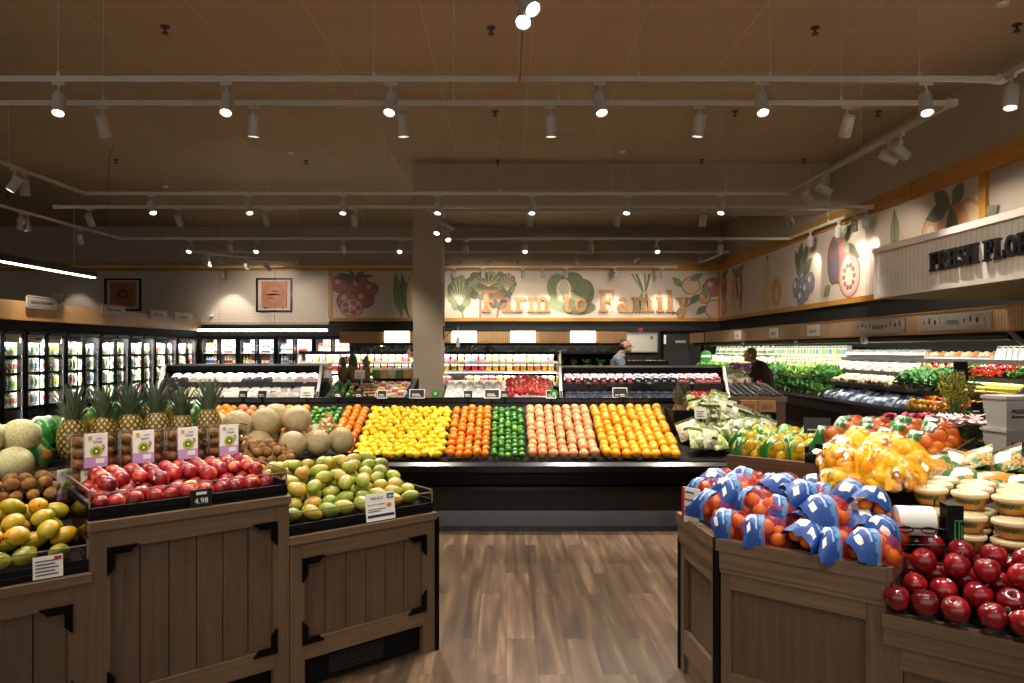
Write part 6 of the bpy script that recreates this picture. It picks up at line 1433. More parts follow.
# price cards of the front stands
mc = empty('price_sign', f1(.50, .012, .765), AL, 'white printed mango price sign with a mango picture on the mango stand', 'price sign', 'printed cards of the front stands')
mk('card', MB().box(-.085, .085, -.004, 0, 0, .14), CARD, mc, rot=(-.12, 0, 0))
mb = MB(); text_mb(mb, 'MANGO', .02, T((-.02, -.0045, .108)) @ UP, 0, .0006); text_mb(mb, 'BUY ANY 4 MANGOS', .011, T((-.022, -.0045, .08)) @ UP, 0, .0006)
for k in range(2): mb.box(-.075, .03-.03*k, -.005, -.004, .058-.011*k, .062-.011*k)
mb.box(.04, .08, -.005, -.004, .108, .132); mb.box(-.078, .08, -.005, -.004, .018, .032)
text_mb(mb, '2/$4', .018, T((.06, -.0055, .113)) @ UP, 1, .0006)
mk('print', mb, [NAVY, CARD], mc, rot=(-.12, 0, 0))
mk('mango_picture', MB().ball((.05, -.005, .075), (.016, .002, .012), 12, 8), [pm('picture_orange', 'e0762a', .5)], mc, rot=(-.12, 0, 0))
mc = empty('price_sign', f3(.69, .012, .765), AL, 'small white printed price sign on the left edge stand', 'price sign', 'printed cards of the front stands')
mk('card', MB().box(-.05, .05, -.004, 0, 0, .085), CARD, mc, rot=(-.1, 0, 0))
mb = MB()
for k in range(5): mb.box(-.042, .035-.012*(k % 2), -.006, -.004, .012+.013*k, .017+.013*k)
mk('print', mb, pm('ink_grey', '55585c', .6), mc, rot=(-.1, 0, 0)); mk('logo', MB().box(.02, .045, -.0065, -.004, .066, .08), pm('sign_red', 'b22a22', .5), mc, rot=(-.1, 0, 0))
mc = empty('price_sign', f2(.43, .006, .965), AL, 'black chalk price sign with white figures on the nectarine stand', 'price sign', 'printed cards of the front stands')
mk('card', MB().box(-.045, .045, -.006, 0, 0, .075), pm('slate_card', '17181a', .4), mc); mb = MB().box(-.022, .022, -.008, -.006, .052, .064); text_mb(mb, '4.98', .034, T((0, -.0065, .014)) @ UP, 0, .0006); mk('writing', mb, pm('chalk_white', 'd9d9d4', .6), mc)
# ---------------------------------------------------------------- long produce case along the right wall
RX, RYF, RL = 5.1, 20.4, 12.8
r = empty('produce_case', (RX, RYF, 0), -PI/2, 'long open black refrigerated produce case along the right wall', 'display case')
mk('case_body', MB().extx([(.08, 0), (.06, .2), (0, .6), (-.02, .72), (1.22, .72), (1.22, 0)], 0, RL), BLACK, r)
mk('back_panel', MB().box(0, RL, 1.16, 1.22, .72, 2.15), MATTE, r)
mk('bumper', MB().extx([(-.05, .80), (-.06, .86), (-.02, .90), (.02, .90), (.02, .70), (-.02, .70)], 0, RL), RAIL, r)
mk('bumper', MB().extx([(.03, .28), (.0, .31), (.0, .36), (.05, .38)], 0, RL), RAIL, r)
mk('kick_plate', MB().box(0, RL, .05, .08, 0, .12), pm('kick_steel', '5b5f66', .35, metal=.7), r)
mk('deck', MB().extx([(.02, .70), (.02, .86), (.55, 1.0), (.55, .7)], .02, RL-.02), MATTE, r)
TI = [(.30, 1.14), (.52, 1.34), (.75, 1.545)]
for yy, z in TI: mk('shelf', MB().extx([(yy, z-.06), (yy, z-.035), (yy+.42, z+.04), (yy+.42, z+.015)], .02, RL-.02).box(.02, RL-.02, yy-.015, yy, z-.065, z-.01, 1), [MATTE, pm('price_strip_grey', '35342f', .35)], r)
mk('canopy', MB().extx([(.2, 1.78), (.2, 1.86), (1.22, 2.16), (1.22, 2.1), (.6, 1.86)], 0, RL), MATTE, r)
mk('curtain_tube', MB().cyl((.0, .24, 1.80), (RL, .24, 1.80), .045, n=12), BLACK, r)
ep = [(-.04, 0), (-.06, .86), (.02, .92), (.26, 1.12), (.44, 1.32), (.50, 1.52), (.44, 1.66), (.28, 1.78), (.2, 1.86), (1.22, 2.16), (1.22, 0)]
mk('end_panel', MB().extx(ep, RL, RL+.03), MATTE, r)
mk('end_trim', MB().tube([(RL+.015, a, b) for a, b in ep[1:9]], .03, 8), pm('trim_grey', '8f867c', .4), r)
fa = empty('case_fascia', (RX+.18, RYF+.2, 1.86), -PI/2, 'slatted wood fascia with category signs over the right produce case', 'fascia')
mk('slat_board', MB().box(0, 13.6, -.02, .03, 0, .25), slatmat('slat_wood_right', 'X', 'b08458', 'd8b484'), fa)
mk('light_edge', MB().box(0, 13.6, -.035, .04, .25, .265).box(0, 13.6, -.035, .04, -.015, 0), TRIMW, fa)
def fpos(px): return RYF+.2 - FPX*(RX+.16)/(px-VX)
def fsign(px0, px1, s, label, pics=0, mat=None):
    a, b = fpos(px0), fpos(px1); w = b-a
    q = empty('category_sign', (RX+.155, RYF+.2-a, 1.87), -PI/2, label, 'sign', 'category signs on the right fascia')
    mk('plate', MB().box(0, w, -.012, 0, .02, .21), mat or pm('sign_galvanised', 'a9a8a5', .4, metal=.15, var=.15, scale=14), q)
    mk('lettering', text_mb(MB(), s, .08, T((w/2, -.0125, .075)) @ UP @ Matrix.Diagonal((min(1, w*(.22 if pics else .8)/(len(s)*.05)), 1, 1, 1)), ext=.001), INK, q)
    if pics:
        mb = MB(); cols = ['7a3a1a', '8a5a34', '2c4a24', 'b0241c', 'c0701c', '3a5a28', '8f1f18', 'd0a030']
        for k in range(8):
            x = w*((.07+.085*k) if k < 4 else (.655+.085*(k-4)))
            mb.ball((x, -.013, .12+.02*(k % 2)), (.025, .003, .04), 8, 5, k % 4); mb.lathe([(.04, 0), (.044, 0), (.044, .002), (.04, .002), (.04, 0)], 14, 4, T((x, -.0125, .115), rx=PI/2), sm=False)
        base = 0 if pics == 1 else 4
        mk('picture', mb, [pm('pic_'+c, c, .5) for c in cols[base:base+4]] + [WHITE], q)
fsign(735, 741, 'KALE', 'first small white category sign on the right fascia', mat=CARD); fsign(770, 778, 'HERBS', 'second small white category sign on the right fascia', mat=CARD); fsign(808, 820, 'SALADS', 'third white category sign on the right fascia', mat=CARD)
fsign(856, 906, 'MUSHROOMS', 'grey metal sign reading MUSHROOMS with little pictures', 1); fsign(921, 993, 'PEPPERS', 'grey metal sign reading PEPPERS with little pictures', 2)
# clock-like bulb on the curtain tube and green tags
hook = mk('curtain_reel', MB().cyl((0,0,0), (-.05,0,0), .06, n=16).cyl((-.05,0,0), (-.07,0,0), .035, n=12, mi=1), [WHITE, STEEL], loc=(RX+.2, FPX*(RX+.2)/(866-VX), 1.80), label='round white reel on the dark tube under the right fascia', cat='reel')
for k, px in enumerate((744, 797)):
    Y = FPX*(RX+.18)/(px-VX); mk('shelf_tag', MB().box(-.012, 0, -.09, .09, -.06, .05).box(-.014, -.012, -.06, .06, -.01, .01, 1), [pm('tag_green', '1f7a3c', .5), WHITE], loc=(RX+.17, Y, 1.79), label='green hanging tag under the right fascia, %s one' % ('far', 'near')[k], cat='tag', group='green tags under the right fascia')
# lights of the case
area((RX+.32, RYF-RL/2, 1.77), (0, math.radians(-22), 0), .05, RL*.98, 4)
area((RX+.74, RYF-RL/2, 1.47), (0, math.radians(-10), 0), .03, RL*.98, 1)
area((RX+.51, RYF-RL/2, 1.27), (0, math.radians(-10), 0), .03, RL*.98, .9)
# produce on its tiers
q = random.Random(21)
def case_at(x, yy, z): return Vector((RX+yy, RYF-x, z))       # x = metres from the far end
tier_names = ['lowest deck', 'second tier', 'third tier', 'top tier']
cnt = {}
def lab(kind, t, Y, yy=0):
    k = (kind, t, round(yy, 2)); i = cnt.get(k, 0); cnt[k] = i+1
    rw = 'front row' if yy < .05 else 'middle row' if yy < .2 else 'rear row'
    return '%s, %s, %s from far end of %s, right case' % (kind, rw, od(i), tier_names[t])
def chilli(mat):
    return MB().tube([(-.07,0,.012),(-.04,0,.016),(0,.004,.017),(.04,.012,.014),(.075,.026,.009)], [.012,.016,.015,.01,.002], 8).tube([(-.07,0,.012),(-.085,0,.014),(-.1,.005,.018)], .004, 5, 1).mesh('chilli_pepper', [mat, STEMG])
def squash(c): return MB().lathe([(.0,-.09),(.02,-.085),(.026,-.05),(.027,0),(.024,.06),(.014,.085),(.008,.1),(0,.1)], 12).mesh('squash', fm('squash_'+c, [(0, c), (1, 'e8d67a' if c == 'd8c43a' else c)], 8, .35, .05))
CH = {'red': chilli(PEPR), 'green': chilli(PEPG)}
SQ = {'yellow': squash('d8c43a'), 'dark green': squash('2f5a26')}
MUSH = fm('mushroom_cap', [(0, 'a9855c'), (1, 'd8c4a4')], 12, .6, .2)
G_MU = MB().lathe([(.014, 0), (.016, .02), (.016, .025), (.04, .028), (.043, .038), (.034, .055), (.016, .064), (0, .066)], 14).mesh('mushroom', MUSH)
gr2 = [('3f7a2c','5c9a3c','e5ead0'), ('2f6a2a','4c8a38','cfe0b0'), ('6fa23c','94c052','f0f2e2'), ('4c8a34','79ab48','f4f2ea'), ('5a2c4a','43202f','d8c6c0'), ('86b048','b0cc70','f2f2e2')]
def row(t, x0, x1, step, yy, z, fn):
    x = x0
    while x < x1:
        fn(x, yy, z); x += step*(1.35 - .35*(x-0)/RL)
def P3(kind, cat, grp, mesher, key, rotf=None, sc=1):
    def g(x, yy, z, t=0): pass
    return g
def putp(t, x, yy, z, key, mk_, name, kind, cat, rot, sc=1):
    put(key, mk_, name, case_at(x, yy, z), 0, lab(kind, t, x, yy-{0: .1, 1: .38, 2: .60, 3: .85}[t]), cat, kind + 's in the right wall case', sc, rot)
RT = -PI/2
# top tier: bottles, dressings, salad packs; near end mushrooms and snack packs
cols_top = [('e9e6dc','4f8a3a','ffffff'), ('c9c2ac','2f5aa0','d8d8d8'), ('f2efe6','d8a52c','ffffff'), ('dfe8d6','5f9a40','3a7a34')]
x = .15; i = 0
while x < RL-.1:
    n = x/RL
    if n < .35: putp(3, x, .85, 1.525, ('rb', i % 4), lambda: bottle(.05, .22, *cols_top[i % 4]), 'dressing_bottle', 'pale dressing bottle', 'bottle', (0,0,RT)); x += .15
    elif n < .62: c = i % 4; putp(3, x, .85, 1.525, ('rc', c), lambda: carton(.11, .1, .2, *[('d8d4c4','4f9a44'), ('cfccc0','3a6ab0'), ('d8cdb0','d8a030'), ('c4cfae','5f9e3c')][c]), 'dip_carton', 'small white printed pack', 'carton', (0,0,RT)); x += .14
    elif n < .80: c = i % 3; putp(3, x, .86, 1.525, ('rw', c), lambda: wrap(.14, .2, .16, *[('b9cbb0','3f6aa0'), ('cfd8c8','2f7a3c'), ('d6d9d0','6a7a8a')][c], seed=c+70), 'salad_pack', 'clear green-edged salad pack', 'packaged salad', (-.5,0,RT)); x += .13
    elif n < .915: c = i % 3; putp(3, x, .86, 1.525, ('ro', c), lambda: tray(.12, .14, .14, ('e8843a', 'f0d8c0', 'd8a060')[c], seed=c+7), 'snack_pack', 'orange snack pack', 'snack pack', (.4,0,RT)); x += .115
    else: c = 0; putp(3, x, .84, 1.525, ('rwh', c), lambda: carton(.075, .06, .17, 'ece9e2', 'cfc8bd'), 'white_pack', 'tall white carton', 'carton', (-.25,0,RT)); x += .1
    i += 1
# third tier
x = .15; i = 0
while x < RL-.1:
    n = x/RL
    for d_, e_ in ((0, 0), (.12, .045), (.23, .09)):
        if n < .40: c = (i % 4); putp(2, x, .60+d_, 1.325+e_, ('r3', c), lambda: pouch(.17, .2, .09, *[('c2cc9a','5f9238','d8d8c8'), ('d8cfa8','d0a82a','d0c8a8'), ('b4c898','3f7a30','b0c090'), ('d8d4c0','b8b4a0','d8a030')][c], tag='_veg'), 'vegetable_bag', 'pale bag of cut vegetables', 'packaged salad', (-.5+q.uniform(-.2,.2), 0, RT+q.uniform(-.2,.2)))
        elif n < .62: c = i % 3; putp(2, x, .60+d_, 1.325+e_, ('r3c', c), lambda: carton(.12, .1, .15, *[('c8bc98','7f9e56'), ('d0c4a4','c07a3a'), ('bcc4a8','3f7a3c')][c]), 'salad_kit', 'boxed salad kit', 'carton', (-.2,0,RT))
        elif n < .80: c = i % 2; putp(2, x, .60+d_, 1.325+e_, ('r3m', c), lambda: tray(.13, .13, .06, ('cfc4b2', '9a8468')[c], 'film', seed=c+30), 'mushroom_punnet', 'punnet of sliced mushrooms', 'punnet', (.35,0,RT))
        elif n < .885: fruit(PEP['orange' if i % 2 else 'red'], case_at(x, .60+d_, 1.375+e_), (q.uniform(-1,1), q.uniform(-1,1), 0), lab('%s bell pepper' % ('orange' if i % 2 else 'red'), 2, x, d_), 'bell pepper', 'bell peppers on the third tier')
        else:
            c = 'red' if .90 < n < .955 else 'green'
            for s in range(2): fruit(CH[c], case_at(x+.03*s, .58+d_, 1.345+.03*s+e_), (q.uniform(-.3,.3), -.1, PI/4+q.uniform(-.4,.4)), lab('long %s chilli pepper' % c, 2, x, d_), 'chilli pepper', '%s chillies on the third tier' % c, 1.4)
    x += .15 if n < .88 else .085; i += 1
# second tier
x = .15; i = 0
while x < RL-.1:
    n = x/RL
    for d_, e_ in ((0, 0), (.12, .04), (.23, .08)):
        if n < .66 and d_ > .2: continue
        if n < .22: c = 2; putp(1, x, .38+d_, 1.12, ('g', c), lambda: greens(.24, .2, *gr2[c][:2], seed=c, n=26, stalk=gr2[c][2]), 'leafy_bunch', 'pale leafy bunch', 'greens', (-.5, 0, q.uniform(-3,3)))
        elif n < .36: c = 4; putp(1, x, .38+d_, 1.12, ('g', c), lambda: greens(.22, .2, *gr2[c][:2], seed=c, n=26, stalk=gr2[c][2]), 'leafy_bunch', 'dark purple leafy bunch', 'greens', (-.5, 0, q.uniform(-3,3)))
        elif n < .66: c = (0, 1, 2, 5)[int(n*20) % 4]; putp(1, x, .38+d_, 1.12, ('g', c), lambda: greens(.26, .22, *gr2[c][:2], seed=c, n=36, stalk=gr2[c][2]), 'leafy_bunch', 'bright leafy green bunch', 'greens', (-.45, q.uniform(-.3,.3), q.uniform(-3,3)))
        elif n < .82:
            for s in range(2): fruit(G_MU, case_at(x+.06*s, .36+d_+.05*s, 1.135+.02*s+e_), (q.uniform(-.8,.8), q.uniform(-.8,.8), 0), lab('loose brown mushroom', 1, x, d_), 'mushroom', 'mushrooms on the second tier', 1.15)
        elif n < .90: c = 1; putp(1, x, .38+d_, 1.12+e_, ('g', c), lambda: greens(.2, .17, *gr2[c][:2], seed=c, n=26, stalk=gr2[c][2]), 'leafy_bunch', 'dark leafy green bunch', 'greens', (-.45, 0, q.uniform(-3,3)))
        else: fruit(SQ['yellow'] if n > .93 else SQ['dark green'], case_at(x, .36+d_, 1.16+e_), (PI/2-.2, q.uniform(-.3,.3), -PI/2+q.uniform(-.4,.4)), lab('%s squash' % ('yellow' if n > .93 else 'dark green'), 1, x, d_), 'squash', 'squash on the second tier', .95)
    x += (.17 if n < .66 else .13) if n < .9 else .07; i += 1
# lowest deck
x = .15; i = 0
while x < RL-.1:
    n = x/RL
    for d_ in (0, .17):
        z = .885 + .045*(d_ > 0)
        if n < .18: c = 3; putp(0, x, .1+d_, z, ('g', c), lambda: greens(.24, .2, *gr2[c][:2], seed=c, n=30, stalk=gr2[c][2]), 'leafy_bunch', 'mid green leafy bunch', 'greens', (-.5, 0, q.uniform(-3,3)))
        elif n < .36: c = i % 2; putp(0, x, .1+d_, z, ('lw', c), lambda: wrap(.2, .16, .12, *[('e6e6e2','8a94a0'), ('d8dcd8','4a4a50')][c], seed=c+90), 'wrapped_vegetable', 'white wrapped vegetable pack', 'packaged produce', (.25,0,RT))
        elif n < .66: c = (0, 1, 0, 3)[int(n*17) % 4]; putp(0, x, .08+d_, z-.02, ('g', c), lambda: greens(.26, .22, *gr2[c][:2], seed=c, n=36, stalk=gr2[c][2]), 'leafy_bunch', 'curly green bunch', 'greens', (-.55+q.uniform(-.2,.2), q.uniform(-.3,.3), q.uniform(-1,1)+RT))
        elif n < .86: c = i % 3; putp(0, x, .1+d_, z, ('lp', c), lambda: pouch(.15, .19, .08, *[('5d74a8','dfe3ea','32457c'), ('cfd6e2','4a5f9c','e9eaee'), ('6f7f9a','ecebe4','33405a')][c], tag='_mush'), 'mushroom_bag', 'blue and white packet', 'packaged produce', (-.9+q.uniform(-.2,.2), 0, RT+q.uniform(-.3,.3)))
        else:
            c = q.choice(['yellow', 'red', 'orange', 'yellow']) if n < .955 else 'green'
            for s in range(2): fruit(PEP[c], case_at(x+.05*s, .09+d_+.03*s, z+.04+.06*s), (q.uniform(-1.2,1.2), q.uniform(-1.2,1.2), 0), lab('%s bell pepper' % c, 0, x, d_), 'bell pepper', 'bell peppers on the lowest deck', 1.1)
    x += .18 if n < .86 else .095; i += 1
# ---------------------------------------------------------------- avocado bin
av = empty('avocado_bin', (xat(733, 9.3), 9.3, 0), -.08, 'dark wooden bin of avocados with cartons on its front', 'fruit bin'); wv = .66
mk('bin_body', MB().box(0, wv, 0, 2.6, 0, 1.02), BIND, av); mk('rim', MB().box(-.015, wv+.015, -.015, .02, .98, 1.05).box(-.015, .02, .02, 2.6, .98, 1.05).box(wv-.02, wv+.015, .02, 2.6, .98, 1.05), BINH, av)
cr = mk('front_rack', MB().box(.05, .5, -.16, -.15, .3, .34).box(.05, .07, -.16, -.02, .3, .86).box(.48, .5, -.16, -.02, .3, .86).box(.05, .5, -.16, 0, .84, .86), MATTE, av)
AVO = fm('avocado_skin', [(0, '14160f'), (.6, '23261a'), (1, '3a3c28')], 30, .35, .4, 300)
G_AV = MB().lathe([(0,-.05),(.02,-.046),(.034,-.026),(.036,-.006),(.028,.022),(.018,.042),(.009,.052),(0,.054)], 12).mesh('avocado', AVO)
fv = fr((xat(733, 9.3), 9.3), -.08)
for j in range(10):
    for i in range(8):
        fruit(G_AV, fv(.05+.08*i, .06+.085*j, 1.05+.012*j), (PI/2+q.uniform(-.3,.3), q.uniform(-.4,.4), q.uniform(-.6,.6)), 'dark avocado, %s from the left in row %d of the wooden bin' % (od(i), j+1), 'avocado', 'avocados in the wooden bin', 1.1)
for i in range(2): mk('avocado_carton', MB().box(0, .215, -.14, -.02, .0, .14, 0).box(.04, .175, -.142, -.14, .03, .1, 1), [KRAFT, pm('kraft_print', '8a5f38', .7)], loc=fv(.06+.225*i, 0, .865), rot=(0,0,-.08), label='brown cardboard carton on the avocado bin front, %s one' % ('left', 'right')[i], cat='carton', group='cartons on the avocado bin front')
for j in range(5):
    for i in range(3): put(('avp', 0), lambda: MB().box(-.06, .06, -.05, .05, 0, .045).ball((-.025, -.03, .04), (.03,.026,.03), 8, 6, 1).ball((.03, -.03, .04), (.03,.026,.03), 8, 6, 1).box(-.05, .05, -.055, -.05, .005, .03, 2).mesh('avocado_tray', [MATTE, AVO, pm('tray_label', 'a8572f', .5)]), 'avocado_tray', fv(.14+.135*i, -.085, .345+.095*j), -.08, 'small avocado tray, %s from left in tier %d from bottom of the front rack' % (od(i), j+1), 'tray', 'avocado trays in the front rack')
# red net bags and bagged lettuce beyond the avocados
for k in range(9):
    put(('rn', 0), lambda: MB().ball((0,0,.06), (.09,.08,.07), 12, 8, 0, fn=lambda p: p*(1+.12*math.sin(9*p.x+3)*math.cos(8*p.y))).cyl((0,0,.12), (.02,0,.17), .02, .01, 7, 1).mesh('radish_bag', [fm('red_bag_fill', [(0, 'b22a3c'), (.6, 'd85060'), (1, 'f0a8a8')], 30, .35, .2), pm('tie_red', 'a02030', .5)]), 'radish_bag', fv(.12+.16*(k % 4), .98+.17*(k//4), 1.06), 0, 'red net bag beyond the avocados, %s from the left in row %d' % (od(k % 4), k//4+1), 'net bag', 'red net bags beyond the avocados', 1, (q.uniform(-.4,.4), q.uniform(-.4,.4), q.uniform(-3,3)))
for k in range(16):
    put(('lb', 0), lambda: pouch(.22, .22, .14, 'c9d4b4', 'eceee2', '7f9f5a', tag='_lettuce'), 'lettuce_bag', fv(.08+.15*(k % 4), 1.45+.22*(k//4), 1.05+.04*(k//4)), 0, 'bagged pale lettuce beyond the red net bags, %s from the left in row %d' % (od(k % 4), k//4+1), 'packaged salad', 'lettuce bags beyond the avocados', 1, (-.5+q.uniform(-.3,.3), q.uniform(-.4,.4), q.uniform(-.6,.6)))
# ---------------------------------------------------------------- flowers and pails at the right edge
def pail(loc, r_, h, label, mat=None):
    o = empty('flower_pail', loc, 0, label, 'pail', 'metal flower pails')
    mk('pail_body', MB().lathe([(r_*.8, 0), (r_*.98, h*.9), (r_*1.04, h*.92), (r_*1.04, h), (r_*.94, h), (r_*.78, .02), (0, .02)], 22).lathe([(r_*.9, h*.45), (r_*.93, h*.46), (r_*.93, h*.5), (r_*.91, h*.51)], 22), mat or pm('galvanised', '6e6f70', .4, metal=.7, var=.25, scale=20), o)
    return o
def bouquet(loc, w, h, kind, c1, c2, label, seed=0, n=40):
    q = random.Random(seed); o = empty('bouquet', loc, 0, label, 'bouquet', 'flower bouquets')
    st = MB(); lf = MB(); bl = MB()
    for k in range(n):
        a = q.random()*2*PI; rr_ = w*math.sqrt(q.random())*.5; tip = Vector((rr_*math.cos(a), rr_*math.sin(a), h*(.75+.3*q.random())))
        st.tube([(tip.x*.15, tip.y*.15, -.12), (tip.x*.5, tip.y*.5, h*.45), tip], .003, 4)
        for z in (.45, .65, .8):
            b_ = tip*z; M = T(b_, rz=q.random()*6.3) @ T(rx=q.uniform(.3, 1.2)); leaf_mb(lf, M, .08 if kind != 'spray' else .05, .025 if kind != 'spray' else .012, .3)
        if kind == 'rose':
            bl.ball(tip, (.024,.024,.022), 8, 5, q.random() < .3)
        elif kind == 'lily':
            for p_ in range(6): leaf_mb(bl, T(tip, rz=p_*1.047+q.random()) @ T(rx=-q.uniform(.5,1.1)), .075, .036, -.5, int(q.random() < .45))
        else:
            for p_ in range(9): bl.ball(tip*(.5+.055*p_) + Vector((q.uniform(-.012,.012), q.uniform(-.012,.012), 0)), (.009,.009,.012), 6, 4, int(q.random() < .4))
    mk('stem', st, STEMG, o); mk('foliage', lf, pm('flower_leaf_'+kind, {'spray': '6f7d3a', 'rose': '4a4636', 'lily': '5d6a42'}[kind], .6, var=.3, scale=30), o); mk('blossom', bl, [pm('petal_'+c1, c1, .5, var=.2), pm('petal_'+c2, c2, .5, var=.2)], o)
    return o
Yf = 6.0
stf = mk('flower_stand', MB().box(2.9, 4.45, 5.75, 6.6, 0, .62).box(3.0, 4.45, 6.3, 6.7, .62, .78), MATTE, label='low black stepped stand under the flower pails', cat='stand')
pail((xat(958, 5.95), 5.95, .625), .115, .27, 'grey metal pail of pink lilies')
bouquet((xat(958, 5.95), 5.95, .86), .36, .2, 'lily', 'e0b4b4', 'f0e4da', 'pink and white lilies in the grey metal pail', 2, 34)
pail((xat(985, 5.9), 5.9, .625), .085, .2, 'small grey metal pail behind the kraft pots')
bouquet((xat(985, 5.9), 5.9, .8), .16, .12, 'rose', 'e0b020', 'e8c84a', 'small yellow flowers in the small pail', 3, 12)
pail((xat(920, 6.2), 6.2, .625), .13, .17, 'dark pail of red roses beside the lilies', pm('dark_pail', '201e1d', .5)); bouquet((xat(912, 6.2), 6.2, .82), .44, .26, 'rose', 'a01f34', 'd06a78', 'dark red roses left of the lilies', 4, 46)
pail((xat(945, 6.5), 6.5, .785), .12, .24, 'dark pail of yellow flowering sprays', pm('dark_pail', '201e1d', .5)); bouquet((xat(957, 6.5), 6.5, 1.0), .36, .46, 'spray', 'c0ac2c', 'a8a850', 'tall yellow-green flowering sprays behind the lilies', 5, 46)
bouquet((xat(938, 6.1), 6.1, .86), .3, .18, 'rose', 'b88a8a', 'd8c8b8', 'faded pink roses behind the lilies', 6, 26)
card_sign('flower_sign', .1, .14, (xat(977, 6.2), 6.2, 1.06), .0, 'black chalk sign among the flowers, right one', 'price card', frame=False, lines=2, tilt=.05, group=None)
mk('sign_stake', MB().cyl((xat(977, 6.2), 6.22, .78), (xat(977, 6.2), 6.22, 1.06), .006, n=6), BLACK, label='thin black stake of the right flower sign', cat='stake')
card_sign('flower_sign', .13, .2, (xat(961, 6.85), 6.85, 1.34), 0, 'black chalk sign behind the yellow sprays', 'price card', frame=False, lines=2, tilt=.05, group=None)
# stacked kraft pots on a black rack
rk = empty('pot_rack', (3.42, 5.35, 0), 0, 'black rack at the right edge under the grey pots', 'rack')
mk('rack_body', MB().box(.0, .9, 0, .7, 0, .80).box(.02, .9, .35, .7, .80, .9), MATTE, rk)
GREYC = pm('pot_grey', 'bdb8b2', .7, var=.06)
for k, (px, Y, z, s) in enumerate([(1007, 5.45, .802, 1), (1007, 5.45, 1.047, 1), (1041, 5.5, .802, 1), (1041, 5.5, 1.047, 1)]):
    o = empty('flower_pot', (xat(px, Y), Y, z), .15, ('lower', 'upper')[k % 2] + ' square grey flower pot with black print at the right edge' + (', farther right' if k > 1 else ''), 'pot', 'grey pots at the right edge')
    mb = MB(); a, b_ = .085, .115; vs = [(-a,-a,0),(a,-a,0),(a,a,0),(-a,a,0),(-b_,-b_,.26),(b_,-b_,.26),(b_,b_,.26),(-b_,b_,.26)]
    mb.add(vs, [(0,3,2,1),(0,1,5,4),(1,2,6,5),(2,3,7,6),(3,0,4,7),(4,5,6,7)]); mb.box(-b_-.006, b_+.006, -b_-.006, b_+.006, .235, .258)
    mk('pot_body', mb, GREYC, o)
    mb = MB(); MM = T((0, -.103, .13), rx=.115)
    text_mb(mb, 'FRESH', .045, MM @ UP, 0, .002); text_mb(mb, 'flowers', .035, MM @ T((0, 0, -.035)) @ UP, 0, .002)
    mk('print', mb, INK, o)
